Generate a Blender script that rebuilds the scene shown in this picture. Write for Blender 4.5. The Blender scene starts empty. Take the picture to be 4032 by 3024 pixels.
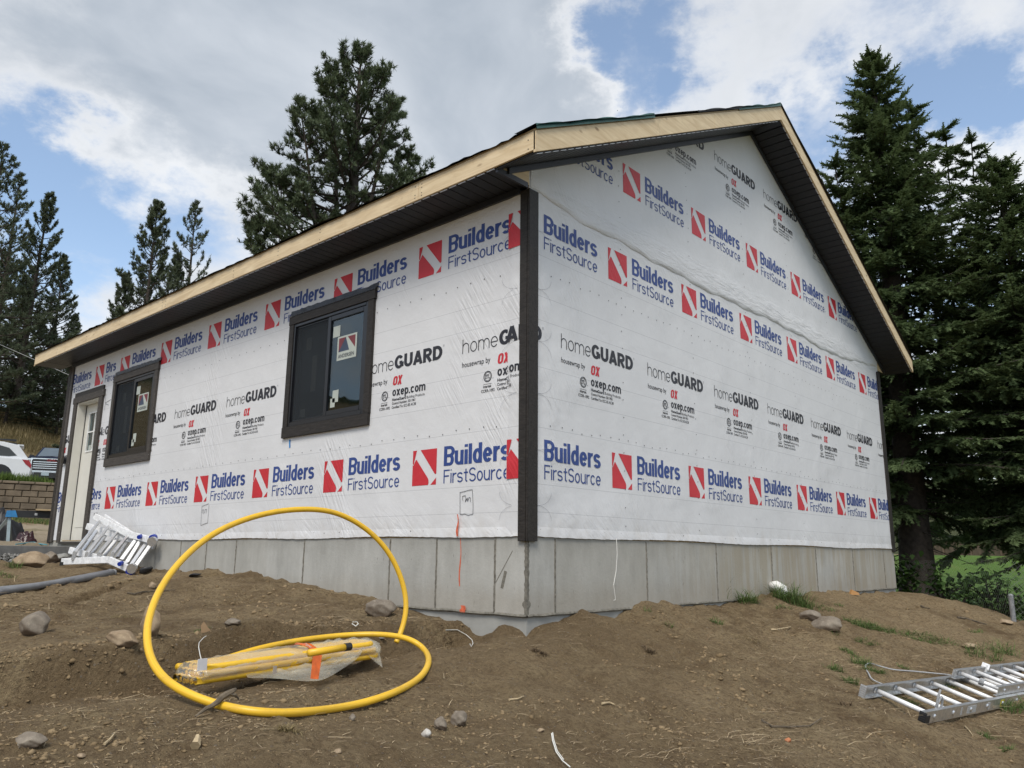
import bpy, bmesh, math, random
import numpy as np
from math import radians, sin, cos, pi, sqrt
from mathutils import Vector, Matrix
random.seed(7); RNG = np.random.default_rng(11)
S = bpy.context.scene
COL = S.collection

# ------------------------------------------------------------------ camera
CAM = np.array([-4.2571, -3.6805, -0.135])
YAW, PITCH, ROLL, FPX = 0.8371, 0.2130, 0.0102, 3104.93
_F = np.array([sin(YAW)*cos(PITCH), cos(YAW)*cos(PITCH), sin(PITCH)])
_R0 = np.array([cos(YAW), -sin(YAW), 0.0]); _U0 = np.cross(_R0, _F)
_R = _R0*cos(ROLL)+_U0*sin(ROLL); _U = -_R0*sin(ROLL)+_U0*cos(ROLL)
cd = bpy.data.cameras.new('camera'); cam = bpy.data.objects.new('camera', cd); COL.objects.link(cam)
cd.sensor_width = 36; cd.lens = 36*FPX/4032; cd.clip_start = .05; cd.clip_end = 4000
cam.matrix_world = Matrix(((_R[0], _U[0], -_F[0], CAM[0]), (_R[1], _U[1], -_F[1], CAM[1]), (_R[2], _U[2], -_F[2], CAM[2]), (0, 0, 0, 1)))
S.camera = cam
def ray(u, v): return _F+_R*(u-2016)/FPX-_U*(v-1512)/FPX
def at(u, v, D):                      # the point D metres away (level distance) seen at u, v of the photograph
    d = ray(u, v); return CAM+d*D/np.hypot(d[0], d[1])
def hit(u, v, ax, val):
    d = ray(u, v); return CAM+d*(val-CAM[ax])/d[ax]

# ------------------------------------------------------------------ light and sky
S.view_settings.view_transform = 'Standard'; S.view_settings.look = 'None'
S.view_settings.gamma = 1; S.view_settings.use_curve_mapping = False
S.view_settings.exposure = 0.38
SUN_AZ, SUN_EL = radians(238), radians(52)        # azimuth from +y towards +x
sd = bpy.data.lights.new('sun', 'SUN'); sun = bpy.data.objects.new('sun', sd); COL.objects.link(sun)
sd.energy = 2.1; sd.angle = radians(22); sd.color = (1, .93, .83)
_sv = Vector((sin(SUN_AZ)*cos(SUN_EL), cos(SUN_AZ)*cos(SUN_EL), sin(SUN_EL)))
sun.rotation_euler = _sv.to_track_quat('Z', 'Y').to_euler()

class NT:
    def __init__(s, nt): s.nt = nt; s.N = nt.nodes; s.L = nt.links
    def n(s, t, **k):
        x = s.N.new(t)
        for a, b in k.items(): setattr(x, a, b)
        return x
    def put(s, sock, v):
        if isinstance(v, bpy.types.NodeSocket): s.L.new(v, sock)
        elif v is not None:
            if isinstance(v, (tuple, list)) and len(v) == 3 and sock.type == 'RGBA': v = (*v, 1)
            sock.default_value = v
    def math(s, op, a, b=None, c=None, clamp=False):
        x = s.n('ShaderNodeMath', operation=op, use_clamp=clamp); s.put(x.inputs[0], a)
        if b is not None: s.put(x.inputs[1], b)
        if c is not None: s.put(x.inputs[2], c)
        return x.outputs[0]
    def vmath(s, op, a, b=None, out=0, scale=None):
        x = s.n('ShaderNodeVectorMath', operation=op); s.put(x.inputs[0], a)
        if b is not None: s.put(x.inputs[1], b)
        if scale is not None: s.put(x.inputs['Scale'], scale)
        return x.outputs[out]
    def noise(s, vec, scale, detail=4, rough=.55, dist=0, col=False):
        x = s.n('ShaderNodeTexNoise'); s.put(x.inputs['Vector'], vec); x.inputs['Scale'].default_value = scale
        x.inputs['Detail'].default_value = detail; x.inputs['Roughness'].default_value = rough; x.inputs['Distortion'].default_value = dist
        return x.outputs['Color' if col else 'Fac']
    def ramp(s, fac, stops, interp='LINEAR'):
        x = s.n('ShaderNodeValToRGB'); x.color_ramp.interpolation = interp; e = x.color_ramp.elements
        while len(e) < len(stops): e.new(.5)
        for i, (p, c) in enumerate(stops):
            e[i].position = p; e[i].color = (*c, 1) if len(c) == 3 else c
        s.put(x.inputs[0], fac); return x.outputs[0]
    def mapr(s, v, a, b, c=0., d=1., smooth=False):
        x = s.n('ShaderNodeMapRange'); x.clamp = True
        if smooth: x.interpolation_type = 'SMOOTHSTEP'
        s.put(x.inputs[0], v)
        for i, q in enumerate((a, b, c, d)): s.put(x.inputs[i+1], q)
        return x.outputs[0]
    def mix(s, f, a, b, mode='MIX'):
        x = s.n('ShaderNodeMix', data_type='RGBA', blend_type=mode); s.put(x.inputs[0], f); s.put(x.inputs[6], a); s.put(x.inputs[7], b); return x.outputs[2]
    def scl(s, vec, v3):
        return s.vmath('MULTIPLY', vec, v3)
    def sep(s, v):
        x = s.n('ShaderNodeSeparateXYZ'); s.put(x.inputs[0], v); return x.outputs

W = bpy.data.worlds.new('World'); S.world = W; W.use_nodes = True
w = NT(W.node_tree); w.N.clear()
wo = w.n('ShaderNodeOutputWorld'); bg = w.n('ShaderNodeBackground'); bg.inputs[1].default_value = 0.1
w.L.new(bg.outputs[0], wo.inputs[0])
sky = w.n('ShaderNodeTexSky', sky_type='NISHITA'); sky.sun_disc = False
sky.sun_elevation = SUN_EL; sky.sun_rotation = SUN_AZ; sky.altitude = 600; sky.air_density = 1.0; sky.dust_density = .6; sky.ozone_density = 1.4
tc = w.n('ShaderNodeTexCoord').outputs['Generated']
dirn = w.vmath('NORMALIZE', tc)
dx, dy, dz = w.sep(dirn)
den = w.math('ADD', w.math('MAXIMUM', dz, 0.0), .22)
cx = w.math('DIVIDE', dx, den); cy = w.math('DIVIDE', dy, den)
cv = w.n('ShaderNodeCombineXYZ'); w.put(cv.inputs[0], cx); w.put(cv.inputs[1], cy); cvec = cv.outputs[0]
warp = w.vmath('SUBTRACT', w.noise(cvec, 1.3, 3, .5, col=True), (.5, .5, .5))
cw = w.vmath('ADD', cvec, w.vmath('SCALE', warp, scale=.5))
n1 = w.noise(cw, 1.15, 9, .56)
n2 = w.noise(w.vmath('ADD', cw, (7.3, 2.1, 0)), 3.2, 8, .6)
dens = w.math('ADD', w.math('MULTIPLY', n1, .9), w.math('MULTIPLY', n2, .34))     # mean about .62
dwarp = w.vmath('NORMALIZE', w.vmath('ADD', dirn, w.vmath('SCALE', w.vmath('SUBTRACT', w.noise(w.vmath('MULTIPLY', dirn, (1, 1, 1.6)), 3.4, 9, .62, col=True), (.5, .5, .5)), scale=.55)))
def blob(u, v, r, amp):
    global dens
    d = ray(u, v); d = d/np.linalg.norm(d)
    dt = w.vmath('DOT_PRODUCT', dwarp, tuple(float(q) for q in d), out=1)
    g = w.math('EXPONENT', w.math('MULTIPLY', w.math('SUBTRACT', dt, 1.0), 2.0/(r*r)))
    dens = w.math('ADD', dens, w.math('MULTIPLY', g, amp))
for a in [(1150, 180, .30, .34), (1850, 350, .22, .26), (600, 250, .16, .16), (60, 150, .12, .10), (350, 620, .13, -.25), (620, 830, .10, -.21), (120, 600, .07, -.26), (900, 760, .05, -.10), (1040, 980, .06, -.10),
          (500, 1230, .10, .10), (2480, 140, .075, -.26), (2420, 330, .06, -.22), (2620, 330, .045, .14), (2700, 210, .05, -.18), (2560, 520, .05, -.12), (2900, 330, .09, .06), (3330, 150, .12, .07),
          (3560, 330, .06, -.24), (3780, 260, .05, -.20), (3150, 560, .05, -.22), (3870, 520, .12, .05), (3950, 60, .09, -.10), (3960, 1000, .05, -.08), (2200, 500, .08, -.02), (3450, 820, .10, -.04)]:
    blob(*a)
n4 = w.noise(w.vmath('ADD', cw, (3.3, 9.1, 0)), 7.5, 7, .62)
dens = w.math('ADD', dens, w.math('MULTIPLY', w.math('SUBTRACT', n4, .5), .24))
cover = w.mapr(dens, .43, .74, 0, 1, True)
thick = w.mapr(dens, .66, 1.02, 0, 1, True)
n3 = w.noise(w.vmath('ADD', cw, (1.3, 5.1, 0)), 2.4, 6, .55)
white = w.ramp(w.mapr(n3, .3, .7), [(0, (5.8, 6.0, 6.3)), (1, (7.7, 7.8, 7.9))])
grey = w.ramp(w.mapr(n3, .34, .64), [(0, (3.0, 3.45, 4.0)), (1, (5.1, 5.45, 5.9))])
cloud = w.mix(thick, white, grey)
skyc = w.mix(.12, w.vmath('MULTIPLY', sky.outputs[0], (1.75, 1.72, 1.62)), (6.0, 6.8, 7.6))
skyh = w.mix(w.mapr(dz, 0, .35, .35, 0), skyc, (6.0, 6.6, 7.2))
w.L.new(w.mix(w.math('MULTIPLY', cover, .93), skyh, cloud), bg.inputs[0])

# ------------------------------------------------------------------ materials
MATS = {}
def newmat(name):
    m = bpy.data.materials.new(name); m.use_nodes = True; t = NT(m.node_tree); t.N.clear()
    o = t.n('ShaderNodeOutputMaterial'); b = t.n('ShaderNodeBsdfPrincipled'); t.L.new(b.outputs[0], o.inputs[0])
    t.out = o; t.b = b; MATS[name] = m; return m, t
def bump(t, h, strength=.5, dist=.01, normal=None):
    x = t.n('ShaderNodeBump'); x.inputs['Strength'].default_value = strength; x.inputs['Distance'].default_value = dist
    t.put(x.inputs['Height'], h)
    if normal is not None: t.put(x.inputs['Normal'], normal)
    return x.outputs[0]
def OBJ(t): return t.n('ShaderNodeTexCoord').outputs['Object']
def GEO(t): return t.n('ShaderNodeNewGeometry').outputs['Position']
def simple(name, col, rough=.6, metal=0, var=.12, scale=8, bumps=0, bscale=60, spec=None, detail=5):
    m, t = newmat(name); p = GEO(t)
    f = t.mapr(t.noise(p, scale, detail), .3, .7)
    c = t.mix(f, tuple(max(0, q*(1-var)) for q in col), tuple(min(1, q*(1+var)) for q in col))
    t.put(t.b.inputs['Base Color'], c); t.b.inputs['Roughness'].default_value = rough; t.b.inputs['Metallic'].default_value = metal
    if spec is not None: t.b.inputs['Specular IOR Level'].default_value = spec
    if bumps: t.put(t.b.inputs['Normal'], bump(t, t.noise(p, bscale, 5, .6), bumps, .004))
    return m
# house wrap: crumpled woven film; the same relief is used under the print
def wrap_bump(t):
    p = GEO(t); x, y, z = t.sep(p)
    run = t.math('SUBTRACT', x, y)                                  # distance along either wall
    c = t.n('ShaderNodeCombineXYZ'); t.put(c.inputs[0], run); t.put(c.inputs[2], z); q = c.outputs[0]
    # diagonal tension wrinkles
    rot = t.n('ShaderNodeVectorRotate', rotation_type='Y_AXIS'); t.put(rot.inputs['Vector'], q); rot.inputs['Angle'].default_value = radians(32)
    st = t.scl(rot.outputs[0], (34, 1, 3.4))
    wr = t.noise(st, 1.0, 3, .5, .4)
    mask = t.mapr(t.noise(q, 1.15, 2), .50, .66, 0, 1, True)
    # slack near the hem and the laps
    hem = t.mapr(z, .34, .04, 0, 1, True)
    rot2 = t.n('ShaderNodeVectorRotate', rotation_type='Y_AXIS'); t.put(rot2.inputs['Vector'], q); rot2.inputs['Angle'].default_value = radians(-38)
    wr2 = t.noise(t.scl(rot2.outputs[0], (5, 1, 22)), 1.0, 3, .5, .6)
    hm = t.math('MULTIPLY', hem, t.mapr(t.noise(t.scl(q, (1.1, 1, .4)), 1.6, 2), .40, .62, 0, 1, True))
    lapd = t.math('ABSOLUTE', t.math('SUBTRACT', z, 2.66))
    lap = t.mapr(lapd, .22, .04, 0, 1, True)
    wr3 = t.noise(t.scl(q, (3.2, 1, 15)), 1.0, 5, .6, 1.2)
    nearc = t.mapr(t.math('ABSOLUTE', run), .95, .1, 0, .55, True)
    band = t.math('MULTIPLY', nearc, t.mapr(t.noise(q, 2.1, 2), .42, .60, 0, 1, True))
    h = t.math('ADD', t.math('MULTIPLY', wr, t.math('MULTIPLY', mask, .35)), t.math('MULTIPLY', wr2, t.math('MULTIPLY', hm, .40)))
    h = t.math('ADD', h, t.math('MULTIPLY', wr3, t.math('MULTIPLY', lap, .6)))
    h = t.math('ADD', h, t.math('MULTIPLY', wr, t.math('MULTIPLY', band, .75)))
    h = t.math('ADD', h, t.math('MULTIPLY', t.noise(q, 1.6, 3), .55))
    h = t.math('ADD', h, t.math('MULTIPLY', t.noise(q, 14, 4, .6), .10))
    return bump(t, h, .8, .030), q, z
def wrapmat(name, col, print_=False, rough=.5):
    m, t = newmat(name); nrm, q, z = wrap_bump(t)
    t.put(t.b.inputs['Normal'], nrm); t.b.inputs['Roughness'].default_value = rough; t.b.inputs['Specular IOR Level'].default_value = .28
    f = t.mapr(t.noise(q, 1.7, 6, .6), .35, .7)
    if print_:
        # worn print: fine breaks and a slight fade
        wear = t.mapr(t.noise(t.scl(q, (60, 1, 9)), 1, 3, .7), .70, .80, 0, .35)
        c = t.mix(f, col, tuple(q_*1.18+.01 for q_ in col)); c = t.mix(wear, c, (.62, .64, .66))
    else:
        c = t.mix(f, tuple(q_*.94 for q_ in col), col)
        dirt = t.math('MULTIPLY', t.mapr(z, .22, 0, 0, .35), t.mapr(t.noise(q, 6, 5, .7), .42, .7))
        c = t.mix(dirt, c, (.42, .37, .30))
        sm = t.mapr(t.noise(t.scl(q, (2.0, 1, 5.5)), 1.0, 7, .72, .6), .60, .78, 0, .30)
        c = t.mix(sm, c, (.50, .50, .50))
        # thin guide lines printed along the film
        for zl in (.165, .365, .78, 1.02, 1.235, 1.60, 1.79, 2.12):
            ln = t.math('LESS_THAN', t.math('ABSOLUTE', t.math('SUBTRACT', z, zl)), .0022)
            c = t.mix(t.math('MULTIPLY', ln, .42), c, (.30, .31, .33))
    t.put(t.b.inputs['Base Color'], c); return m
WRAP = wrapmat('house_wrap_film', (.695, .705, .722))
P_RED = wrapmat('red_print', (.50, .028, .040), True, .42)
P_BLUE = wrapmat('blue_print', (.030, .062, .225), True, .42)
P_BLACK = wrapmat('black_print', (.022, .023, .030), True, .42)
P_GREY = wrapmat('grey_print', (.20, .21, .24), True, .5)
TRIM = None
def trimmat():
    m, t = newmat('dark_painted_trim'); p = GEO(t)
    g = t.noise(t.scl(p, (9, 2.2, 9)), 6, 6, .62, .8)
    t.put(t.b.inputs['Base Color'], t.ramp(g, [(.3, (.016, .014, .013)), (.7, (.040, .035, .031))]))
    t.b.inputs['Roughness'].default_value = .55; t.b.inputs['Specular IOR Level'].default_value = .3
    t.put(t.b.inputs['Normal'], bump(t, g, .8, .004)); return m
TRIM = trimmat()
def trimlight():
    m, t = newmat('scuffed_trim'); p = GEO(t)
    g = t.noise(t.scl(p, (9, 2.2, 9)), 6, 6, .62, .8)
    c = t.ramp(g, [(.3, (.030, .026, .023)), (.7, (.075, .064, .054))])
    s = t.mapr(t.noise(p, 22, 3, .6), .70, .76)
    t.put(t.b.inputs['Base Color'], t.mix(t.math('MULTIPLY', s, .75), c, (.5, .48, .45)))
    t.b.inputs['Roughness'].default_value = .6; t.put(t.b.inputs['Normal'], bump(t, g, .8, .004)); return m
TRIM2 = trimlight()
SOFF = simple('dark_metal_soffit', (.016, .017, .020), .45, 0, .2, 20, .3, 300, .35)
SOFFJ = simple('soffit_channel', (.024, .028, .038), .42, 0, .15, 12)
CLIP = simple('galvanized_clip', (.55, .56, .56), .4, .6, .2, 30)
def woodmat(name, a, b, axis=(1, 1, 1), knots=True, rough=.62):
    m, t = newmat(name); tcn = t.n('ShaderNodeTexCoord'); p = tcn.outputs['UV']
    x, y, z = t.sep(p)
    q = t.n('ShaderNodeCombineXYZ'); t.put(q.inputs[0], x); t.put(q.inputs[1], t.math('MULTIPLY', y, 9)); q = q.outputs[0]
    g = t.noise(q, 2.0, 4, .6, 1.3)
    g2 = t.noise(t.scl(p, (3, 160, 1)), 1, 3, .6)
    c = t.mix(t.mapr(g, .35, .68), a, b); c = t.mix(t.math('MULTIPLY', g2, .25), c, tuple(k*.72 for k in a))
    if knots:
        vo = t.n('ShaderNodeTexVoronoi'); t.put(vo.inputs['Vector'], t.scl(p, (2.2, 5.5, 1))); vo.inputs['Scale'].default_value = 1
        k = t.mapr(vo.outputs['Distance'], .03, .10, 1, 0, True)
        c = t.mix(t.math('MULTIPLY', k, .75), c, (.16, .085, .035))
        st = t.mapr(t.noise(t.scl(p, (5, 2, 1)), 1, 5, .7), .60, .74, 0, .5)
        c = t.mix(st, c, tuple(k_*.55 for k_ in a))
    t.put(t.b.inputs['Base Color'], c); t.b.inputs['Roughness'].default_value = rough
    t.put(t.b.inputs['Normal'], bump(t, g2, .25, .002)); return m
FASC = woodmat('new_pine_board', (.60, .46, .275), (.78, .64, .42))
OSB = simple('sheathing_edge', (.33, .24, .13), .8, 0, .3, 60)
PLY = woodmat('grey_wood', (.30, .22, .14), (.42, .32, .21))
def concmat():
    m, t = newmat('formed_concrete'); p = GEO(t); x, y, z = t.sep(p)
    run = t.math('SUBTRACT', x, y)
    c = t.n('ShaderNodeCombineXYZ'); t.put(c.inputs[0], run); t.put(c.inputs[2], z); q = c.outputs[0]
    big = t.math('ADD', t.math('MULTIPLY', t.noise(q, 1.4, 6, .62), .6), t.math('MULTIPLY', t.noise(t.scl(q, (9, 1, 2.5)), 1, 5, .65), .4))
    col = t.mix(t.mapr(big, .3, .7), (.29, .29, .27), (.50, .50, .475))
    pan = t.n('ShaderNodeTexWhiteNoise', noise_dimensions='1D'); t.put(pan.inputs['W'], t.math('FLOOR', t.math('DIVIDE', t.math('SUBTRACT', run, .31), 1.2192)))
    col = t.mix(t.mapr(pan.outputs[0], 0, 1, 0, .55), col, (.335, .315, .265))
    tops = t.math('MULTIPLY', t.mapr(t.math('ADD', z, t.math('MULTIPLY', t.noise(t.scl(q, (3, 1, 1)), 1, 5, .7), .5)), .10, .30), .45)
    col = t.mix(tops, col, (.23, .225, .20))
    # water runs from the top
    st = t.noise(t.scl(q, (7, 1, .45)), 1, 7, .72)
    lo = t.mapr(t.math('ABSOLUTE', t.math('SUBTRACT', x, 5.2)), 4.4, 1.0, 0, 1, True)
    run1 = t.math('MULTIPLY', t.mapr(t.math('ADD', t.math('ADD', st, t.math('MULTIPLY', z, .14)), t.math('MULTIPLY', t.noise(t.scl(q, (2.2, 1, 1.5)), 1, 3), .30)), .56, .68), t.math('MULTIPLY', lo, t.mapr(y, .3, .1, .26, .55)))
    col = t.mix(run1, col, (.30, .255, .175))
    st2 = t.mapr(t.noise(t.scl(q, (24, 1, 1.2)), 1, 4, .6), .60, .74)
    fade = t.mapr(z, -.5, -.02, 0, 1)
    col = t.mix(t.math('MULTIPLY', t.math('MULTIPLY', st2, fade), .35), col, (.50, .50, .48))
    # earth splashed on the lower part
    g = t.math('ADD', z, t.math('MULTIPLY', t.noise(q, 5, 4, .7), .22))
    spl = t.math('MULTIPLY', t.mapr(g, -.16, -.40, 0, 1, True), .30)
    col = t.mix(spl, col, (.27, .22, .155))
    fl = t.math('MAXIMUM', t.mapr(t.noise(t.scl(q, (70, 1, 9)), 1, 2, .7), .68, .74, 0, .75), t.mapr(t.noise(t.scl(q, (34, 1, 20)), 1, 3, .7), .69, .74, 0, .6))
    col = t.mix(fl, col, (.075, .07, .062))
    t.put(t.b.inputs['Base Color'], col); t.b.inputs['Roughness'].default_value = .86; t.b.inputs['Specular IOR Level'].default_value = .2
    h = t.math('ADD', t.noise(q, 38, 5, .65), t.math('MULTIPLY', t.noise(q, 4, 3), .8))
    t.put(t.b.inputs['Normal'], bump(t, h, .35, .006)); return m
CONC = concmat()
CONCR = simple('concrete_fin', (.165, .155, .13), .9, 0, .35, 30, .6, 90)
FOOT = simple('concrete_footing', (.33, .33, .31), .88, 0, .12, 6, .4, 60)
SLABM = simple('concrete_walk', (.30, .29, .27), .9, 0, .2, 6, .4, 60)
SLABE = simple('concrete_walk_side', (.15, .15, .145), .9, 0, .25, 9, .6, 60)
UNDER = simple('black_underlayment', (.012, .013, .015), .55, 0, .3, 20)
GREENU = simple('green_underlayment', (.010, .060, .050), .5, 0, .25, 20)
FRAME = simple('black_window_frame', (.010, .011, .014), .32, 0, .15, 20, 0, 60, .5)
SCREEN = simple('window_screen', (.012, .014, .017), .75, 0, .25, 300)
FLASH = simple('flashing', (.045, .047, .052), .35, .5, .2, 14)
DOOR = simple('off_white_door', (.66, .645, .585), .45, 0, .05, 5)
STICK = simple('dimmed_white_sticker', (.43, .47, .43), .6, 0, .1, 5)  # white dulled in the colour, as if dimmed by glass
ST_RED = simple('sticker_red', (.17, .035, .045), .6); ST_BLUE = simple('sticker_blue', (.045, .065, .11), .6); ST_TXT = simple('sticker_text', (.05, .06, .07), .6)
def glassmat():
    m, t = newmat('window_glass'); t.N.remove(t.b)
    tr = t.n('ShaderNodeBsdfTransparent'); tr.inputs[0].default_value = (.50, .60, .61, 1)
    gl = t.n('ShaderNodeBsdfGlossy'); gl.inputs['Roughness'].default_value = .02; gl.inputs[0].default_value = (.9, .97, 1, 1)
    t.put(gl.inputs['Normal'], bump(t, t.noise(GEO(t), 3, 2), .05, .02))
    lw = t.n('ShaderNodeFresnel'); lw.inputs[0].default_value = 1.5
    mx = t.n('ShaderNodeMixShader'); t.put(mx.inputs[0], t.math('ADD', t.math('MULTIPLY', lw.outputs[0], .95), .03)); t.L.new(tr.outputs[0], mx.inputs[1]); t.L.new(gl.outputs[0], mx.inputs[2])
    t.L.new(mx.outputs[0], t.out.inputs[0]); return m
GLASS = glassmat()
ORANGE = simple('orange_spray_paint', (.62, .13, .06), .7, 0, .3, 40)
PEN = simple('pen_mark', (.07, .075, .09), .7)
BLUET = simple('blue_tape', (.02, .20, .50), .6)
WHITES = simple('white_string', (.72, .72, .68), .6)
NAIL = simple('nail_head', (.03, .03, .035), .5)

# ------------------------------------------------------------------ object helpers
ORG = {}
def tag(o, label=None, cat=None, group=None, kind=None):
    if label: o['label'] = label
    if cat: o['category'] = cat
    if group: o['group'] = group
    if kind: o['kind'] = kind
    return o
def thing(name, label, cat, loc=(0, 0, 0), group=None):
    o = bpy.data.objects.new(name, None); COL.objects.link(o); o.location = loc; o.empty_display_size = .1
    ORG[o] = np.array(loc, float); return tag(o, label, cat, group)
class MB:
    def __init__(s): s.V = []; s.F = []; s.U = []; s.n = 0
    def add(s, v, f, uv=None):
        v = [tuple(map(float, p)) for p in v]; s.V += v; s.F += [tuple(i+s.n for i in q) for q in f]
        s.U += (uv if uv else [(0, 0)]*len(v)); s.n += len(v); return s
    def box(s, a, b, uvaxis=None):
        x0, y0, z0 = a; x1, y1, z1 = b
        v = [(x, y, z) for z in (z0, z1) for y in (y0, y1) for x in (x0, x1)]
        uv = None
        if uvaxis is not None:
            o2 = [k for k in (0, 1, 2) if k != uvaxis]
            uv = [(p[uvaxis]+random.random()*0, p[2] if uvaxis != 2 else p[0]+p[1]) for p in v]
        return s.add(v, [(0, 2, 3, 1), (4, 5, 7, 6), (0, 1, 5, 4), (2, 6, 7, 3), (0, 4, 6, 2), (1, 3, 7, 5)], uv)
    def obox(s, c, X, Y, Z):                       # centre and three half vectors
        c, X, Y, Z = map(np.array, (c, X, Y, Z))
        v = [c+i*X+j*Y+k*Z for k in (-1, 1) for j in (-1, 1) for i in (-1, 1)]
        return s.add(v, [(0, 2, 3, 1), (4, 5, 7, 6), (0, 1, 5, 4), (2, 6, 7, 3), (0, 4, 6, 2), (1, 3, 7, 5)])
    def bar(s, a, b, w, h, up=(0, 0, 1)):
        a, b = np.array(a, float), np.array(b, float); d = b-a; L = np.linalg.norm(d); d = d/L
        side = np.cross(d, up); side /= np.linalg.norm(side); u2 = np.cross(side, d)
        return s.obox((a+b)/2, d*L/2, side*w/2, u2*h/2)
    def tube(s, pts, r, n=8, caps=True):
        pts = [np.array(p, float) for p in pts]; m = len(pts)
        rr = r if hasattr(r, '__len__') else [r]*m
        t = (pts[1]-pts[0]); t /= np.linalg.norm(t); ref = np.array((0, 0, 1.)) if abs(t[2]) < .9 else np.array((1., 0, 0))
        nn = np.cross(t, ref); nn /= np.linalg.norm(nn); V = []; L = 0; uv = []
        for i, p in enumerate(pts):
            tt = pts[min(i+1, m-1)]-pts[max(i-1, 0)]; tt = tt/(np.linalg.norm(tt)+1e-9)
            nn = nn-tt*(nn@tt); nn /= np.linalg.norm(nn); bb = np.cross(tt, nn)
            if i: L += np.linalg.norm(p-pts[i-1])
            for k in range(n):
                a = 2*pi*k/n; V.append(p+rr[i]*(cos(a)*nn+sin(a)*bb)); uv.append((L, k/n))
        Fc = [(i*n+k, i*n+(k+1) % n, (i+1)*n+(k+1) % n, (i+1)*n+k) for i in range(m-1) for k in range(n)]
        if caps: Fc += [tuple(range(n-1, -1, -1)), tuple((m-1)*n+k for k in range(n))]
        return s.add(V, Fc, uv)
    def prism(s, poly, axis_vec):                  # polygon (3D points) extruded by a vector
        n = len(poly); a = [np.array(p, float) for p in poly]; b = [p+np.array(axis_vec) for p in a]
        return s.add(a+b, [tuple(range(n-1, -1, -1)), tuple(range(n, 2*n))]+[(i, (i+1) % n, n+(i+1) % n, n+i) for i in range(n)])
    def mesh(s, name, mat, org=(0, 0, 0), smooth=False, bevel=0):
        m = bpy.data.meshes.new(name)
        o = np.array(org); m.from_pydata([tuple(np.array(v)-o) for v in s.V], [], s.F); m.update()
        uvl = m.uv_layers.new(name='UVMap'); idx = np.zeros(len(m.loops), dtype=np.int32); m.loops.foreach_get('vertex_index', idx)
        U = np.array(s.U, dtype=np.float32)[idx]; uvl.data.foreach_set('uv', U.ravel())
        for q in (mat if isinstance(mat, (list, tuple)) else [mat]): m.materials.append(q)
        if smooth: m.shade_smooth()
        return m
    def build(s, name, mat, parent=None, smooth=False, kind=None, label=None, bevel=0):
        root = parent
        org = ORG.get(parent, np.zeros(3)) if parent is not None else np.zeros(3)
        m = s.mesh(name, mat, org, smooth)
        if bevel:
            bm = bmesh.new(); bm.from_mesh(m); bmesh.ops.bevel(bm, geom=[e for e in bm.edges if e.calc_face_angle(0) > .5], offset=bevel, segments=2, affect='EDGES', clamp_overlap=True); bm.to_mesh(m); bm.free()
        return link(name, m, parent, org, kind, label)
def link(name, m, parent=None, org=None, kind=None, label=None, loc=None, rot=None, scale=None):
    o = bpy.data.objects.new(name, m); COL.objects.link(o)
    if parent is not None: o.parent = parent; ORG[o] = ORG.get(parent, np.zeros(3))
    else: ORG[o] = np.zeros(3)
    if loc is not None: o.location = tuple(np.array(loc, float)-ORG[o])
    if rot is not None: o.rotation_euler = rot
    if scale is not None: o.scale = scale
    if kind: o['kind'] = kind
    if label: o['label'] = label
    return o
def topmesh(name, mb, mat, label, cat, group=None, smooth=False, kind=None, loc=None):
    loc = np.array(loc if loc is not None else np.mean(np.array(mb.V), axis=0)); loc = loc.astype(float)
    m = mb.mesh(name, mat, loc, smooth); o = bpy.data.objects.new(name, m); COL.objects.link(o); o.location = tuple(loc); ORG[o] = loc
    return tag(o, label, cat, group, kind)
def npmesh(name, V, F, mat, smooth=False, attr=None):        # F: (n,3) or (n,4) array
    m = bpy.data.meshes.new(name); n, k = F.shape
    m.vertices.add(len(V)); m.vertices.foreach_set('co', np.asarray(V, dtype=np.float32).ravel())
    m.loops.add(n*k); m.loops.foreach_set('vertex_index', F.astype(np.int32).ravel())
    m.polygons.add(n); m.polygons.foreach_set('loop_start', np.arange(0, n*k, k, dtype=np.int32)); m.polygons.foreach_set('loop_total', np.full(n, k, dtype=np.int32))
    if smooth: m.polygons.foreach_set('use_smooth', np.ones(n, dtype=bool))
    m.update(calc_edges=True)
    if attr is not None:
        a = m.color_attributes.new('tint', 'FLOAT_COLOR', 'POINT'); a.data.foreach_set('color', np.asarray(attr, dtype=np.float32).ravel())
    for q in (mat if isinstance(mat, (list, tuple)) else [mat]): m.materials.append(q)
    return m

# ------------------------------------------------------------------ terrain
def _h2(ix, iy, s):
    n = (ix.astype(np.int64)*374761393+iy.astype(np.int64)*668265263+s*2246822519) & 0xffffffff
    n = ((n ^ (n >> 13))*1274126177) & 0xffffffff
    return ((n ^ (n >> 16)) & 0xffff)/65535.0
def vnoise(x, y, sc, seed):
    x = np.asarray(x)/sc+1000; y = np.asarray(y)/sc+1000; ix = np.floor(x); iy = np.floor(y); fx = x-ix; fy = y-iy
    fx = fx*fx*(3-2*fx); fy = fy*fy*(3-2*fy)
    a = _h2(ix, iy, seed); b = _h2(ix+1, iy, seed); c = _h2(ix, iy+1, seed); d = _h2(ix+1, iy+1, seed)
    return (a+(b-a)*fx)*(1-fy)+(c+(d-c)*fx)*fy-.5
def sst(a, b, x):
    t = np.clip((x-a)/(b-a), 0, 1); return t*t*(3-2*t)
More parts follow.
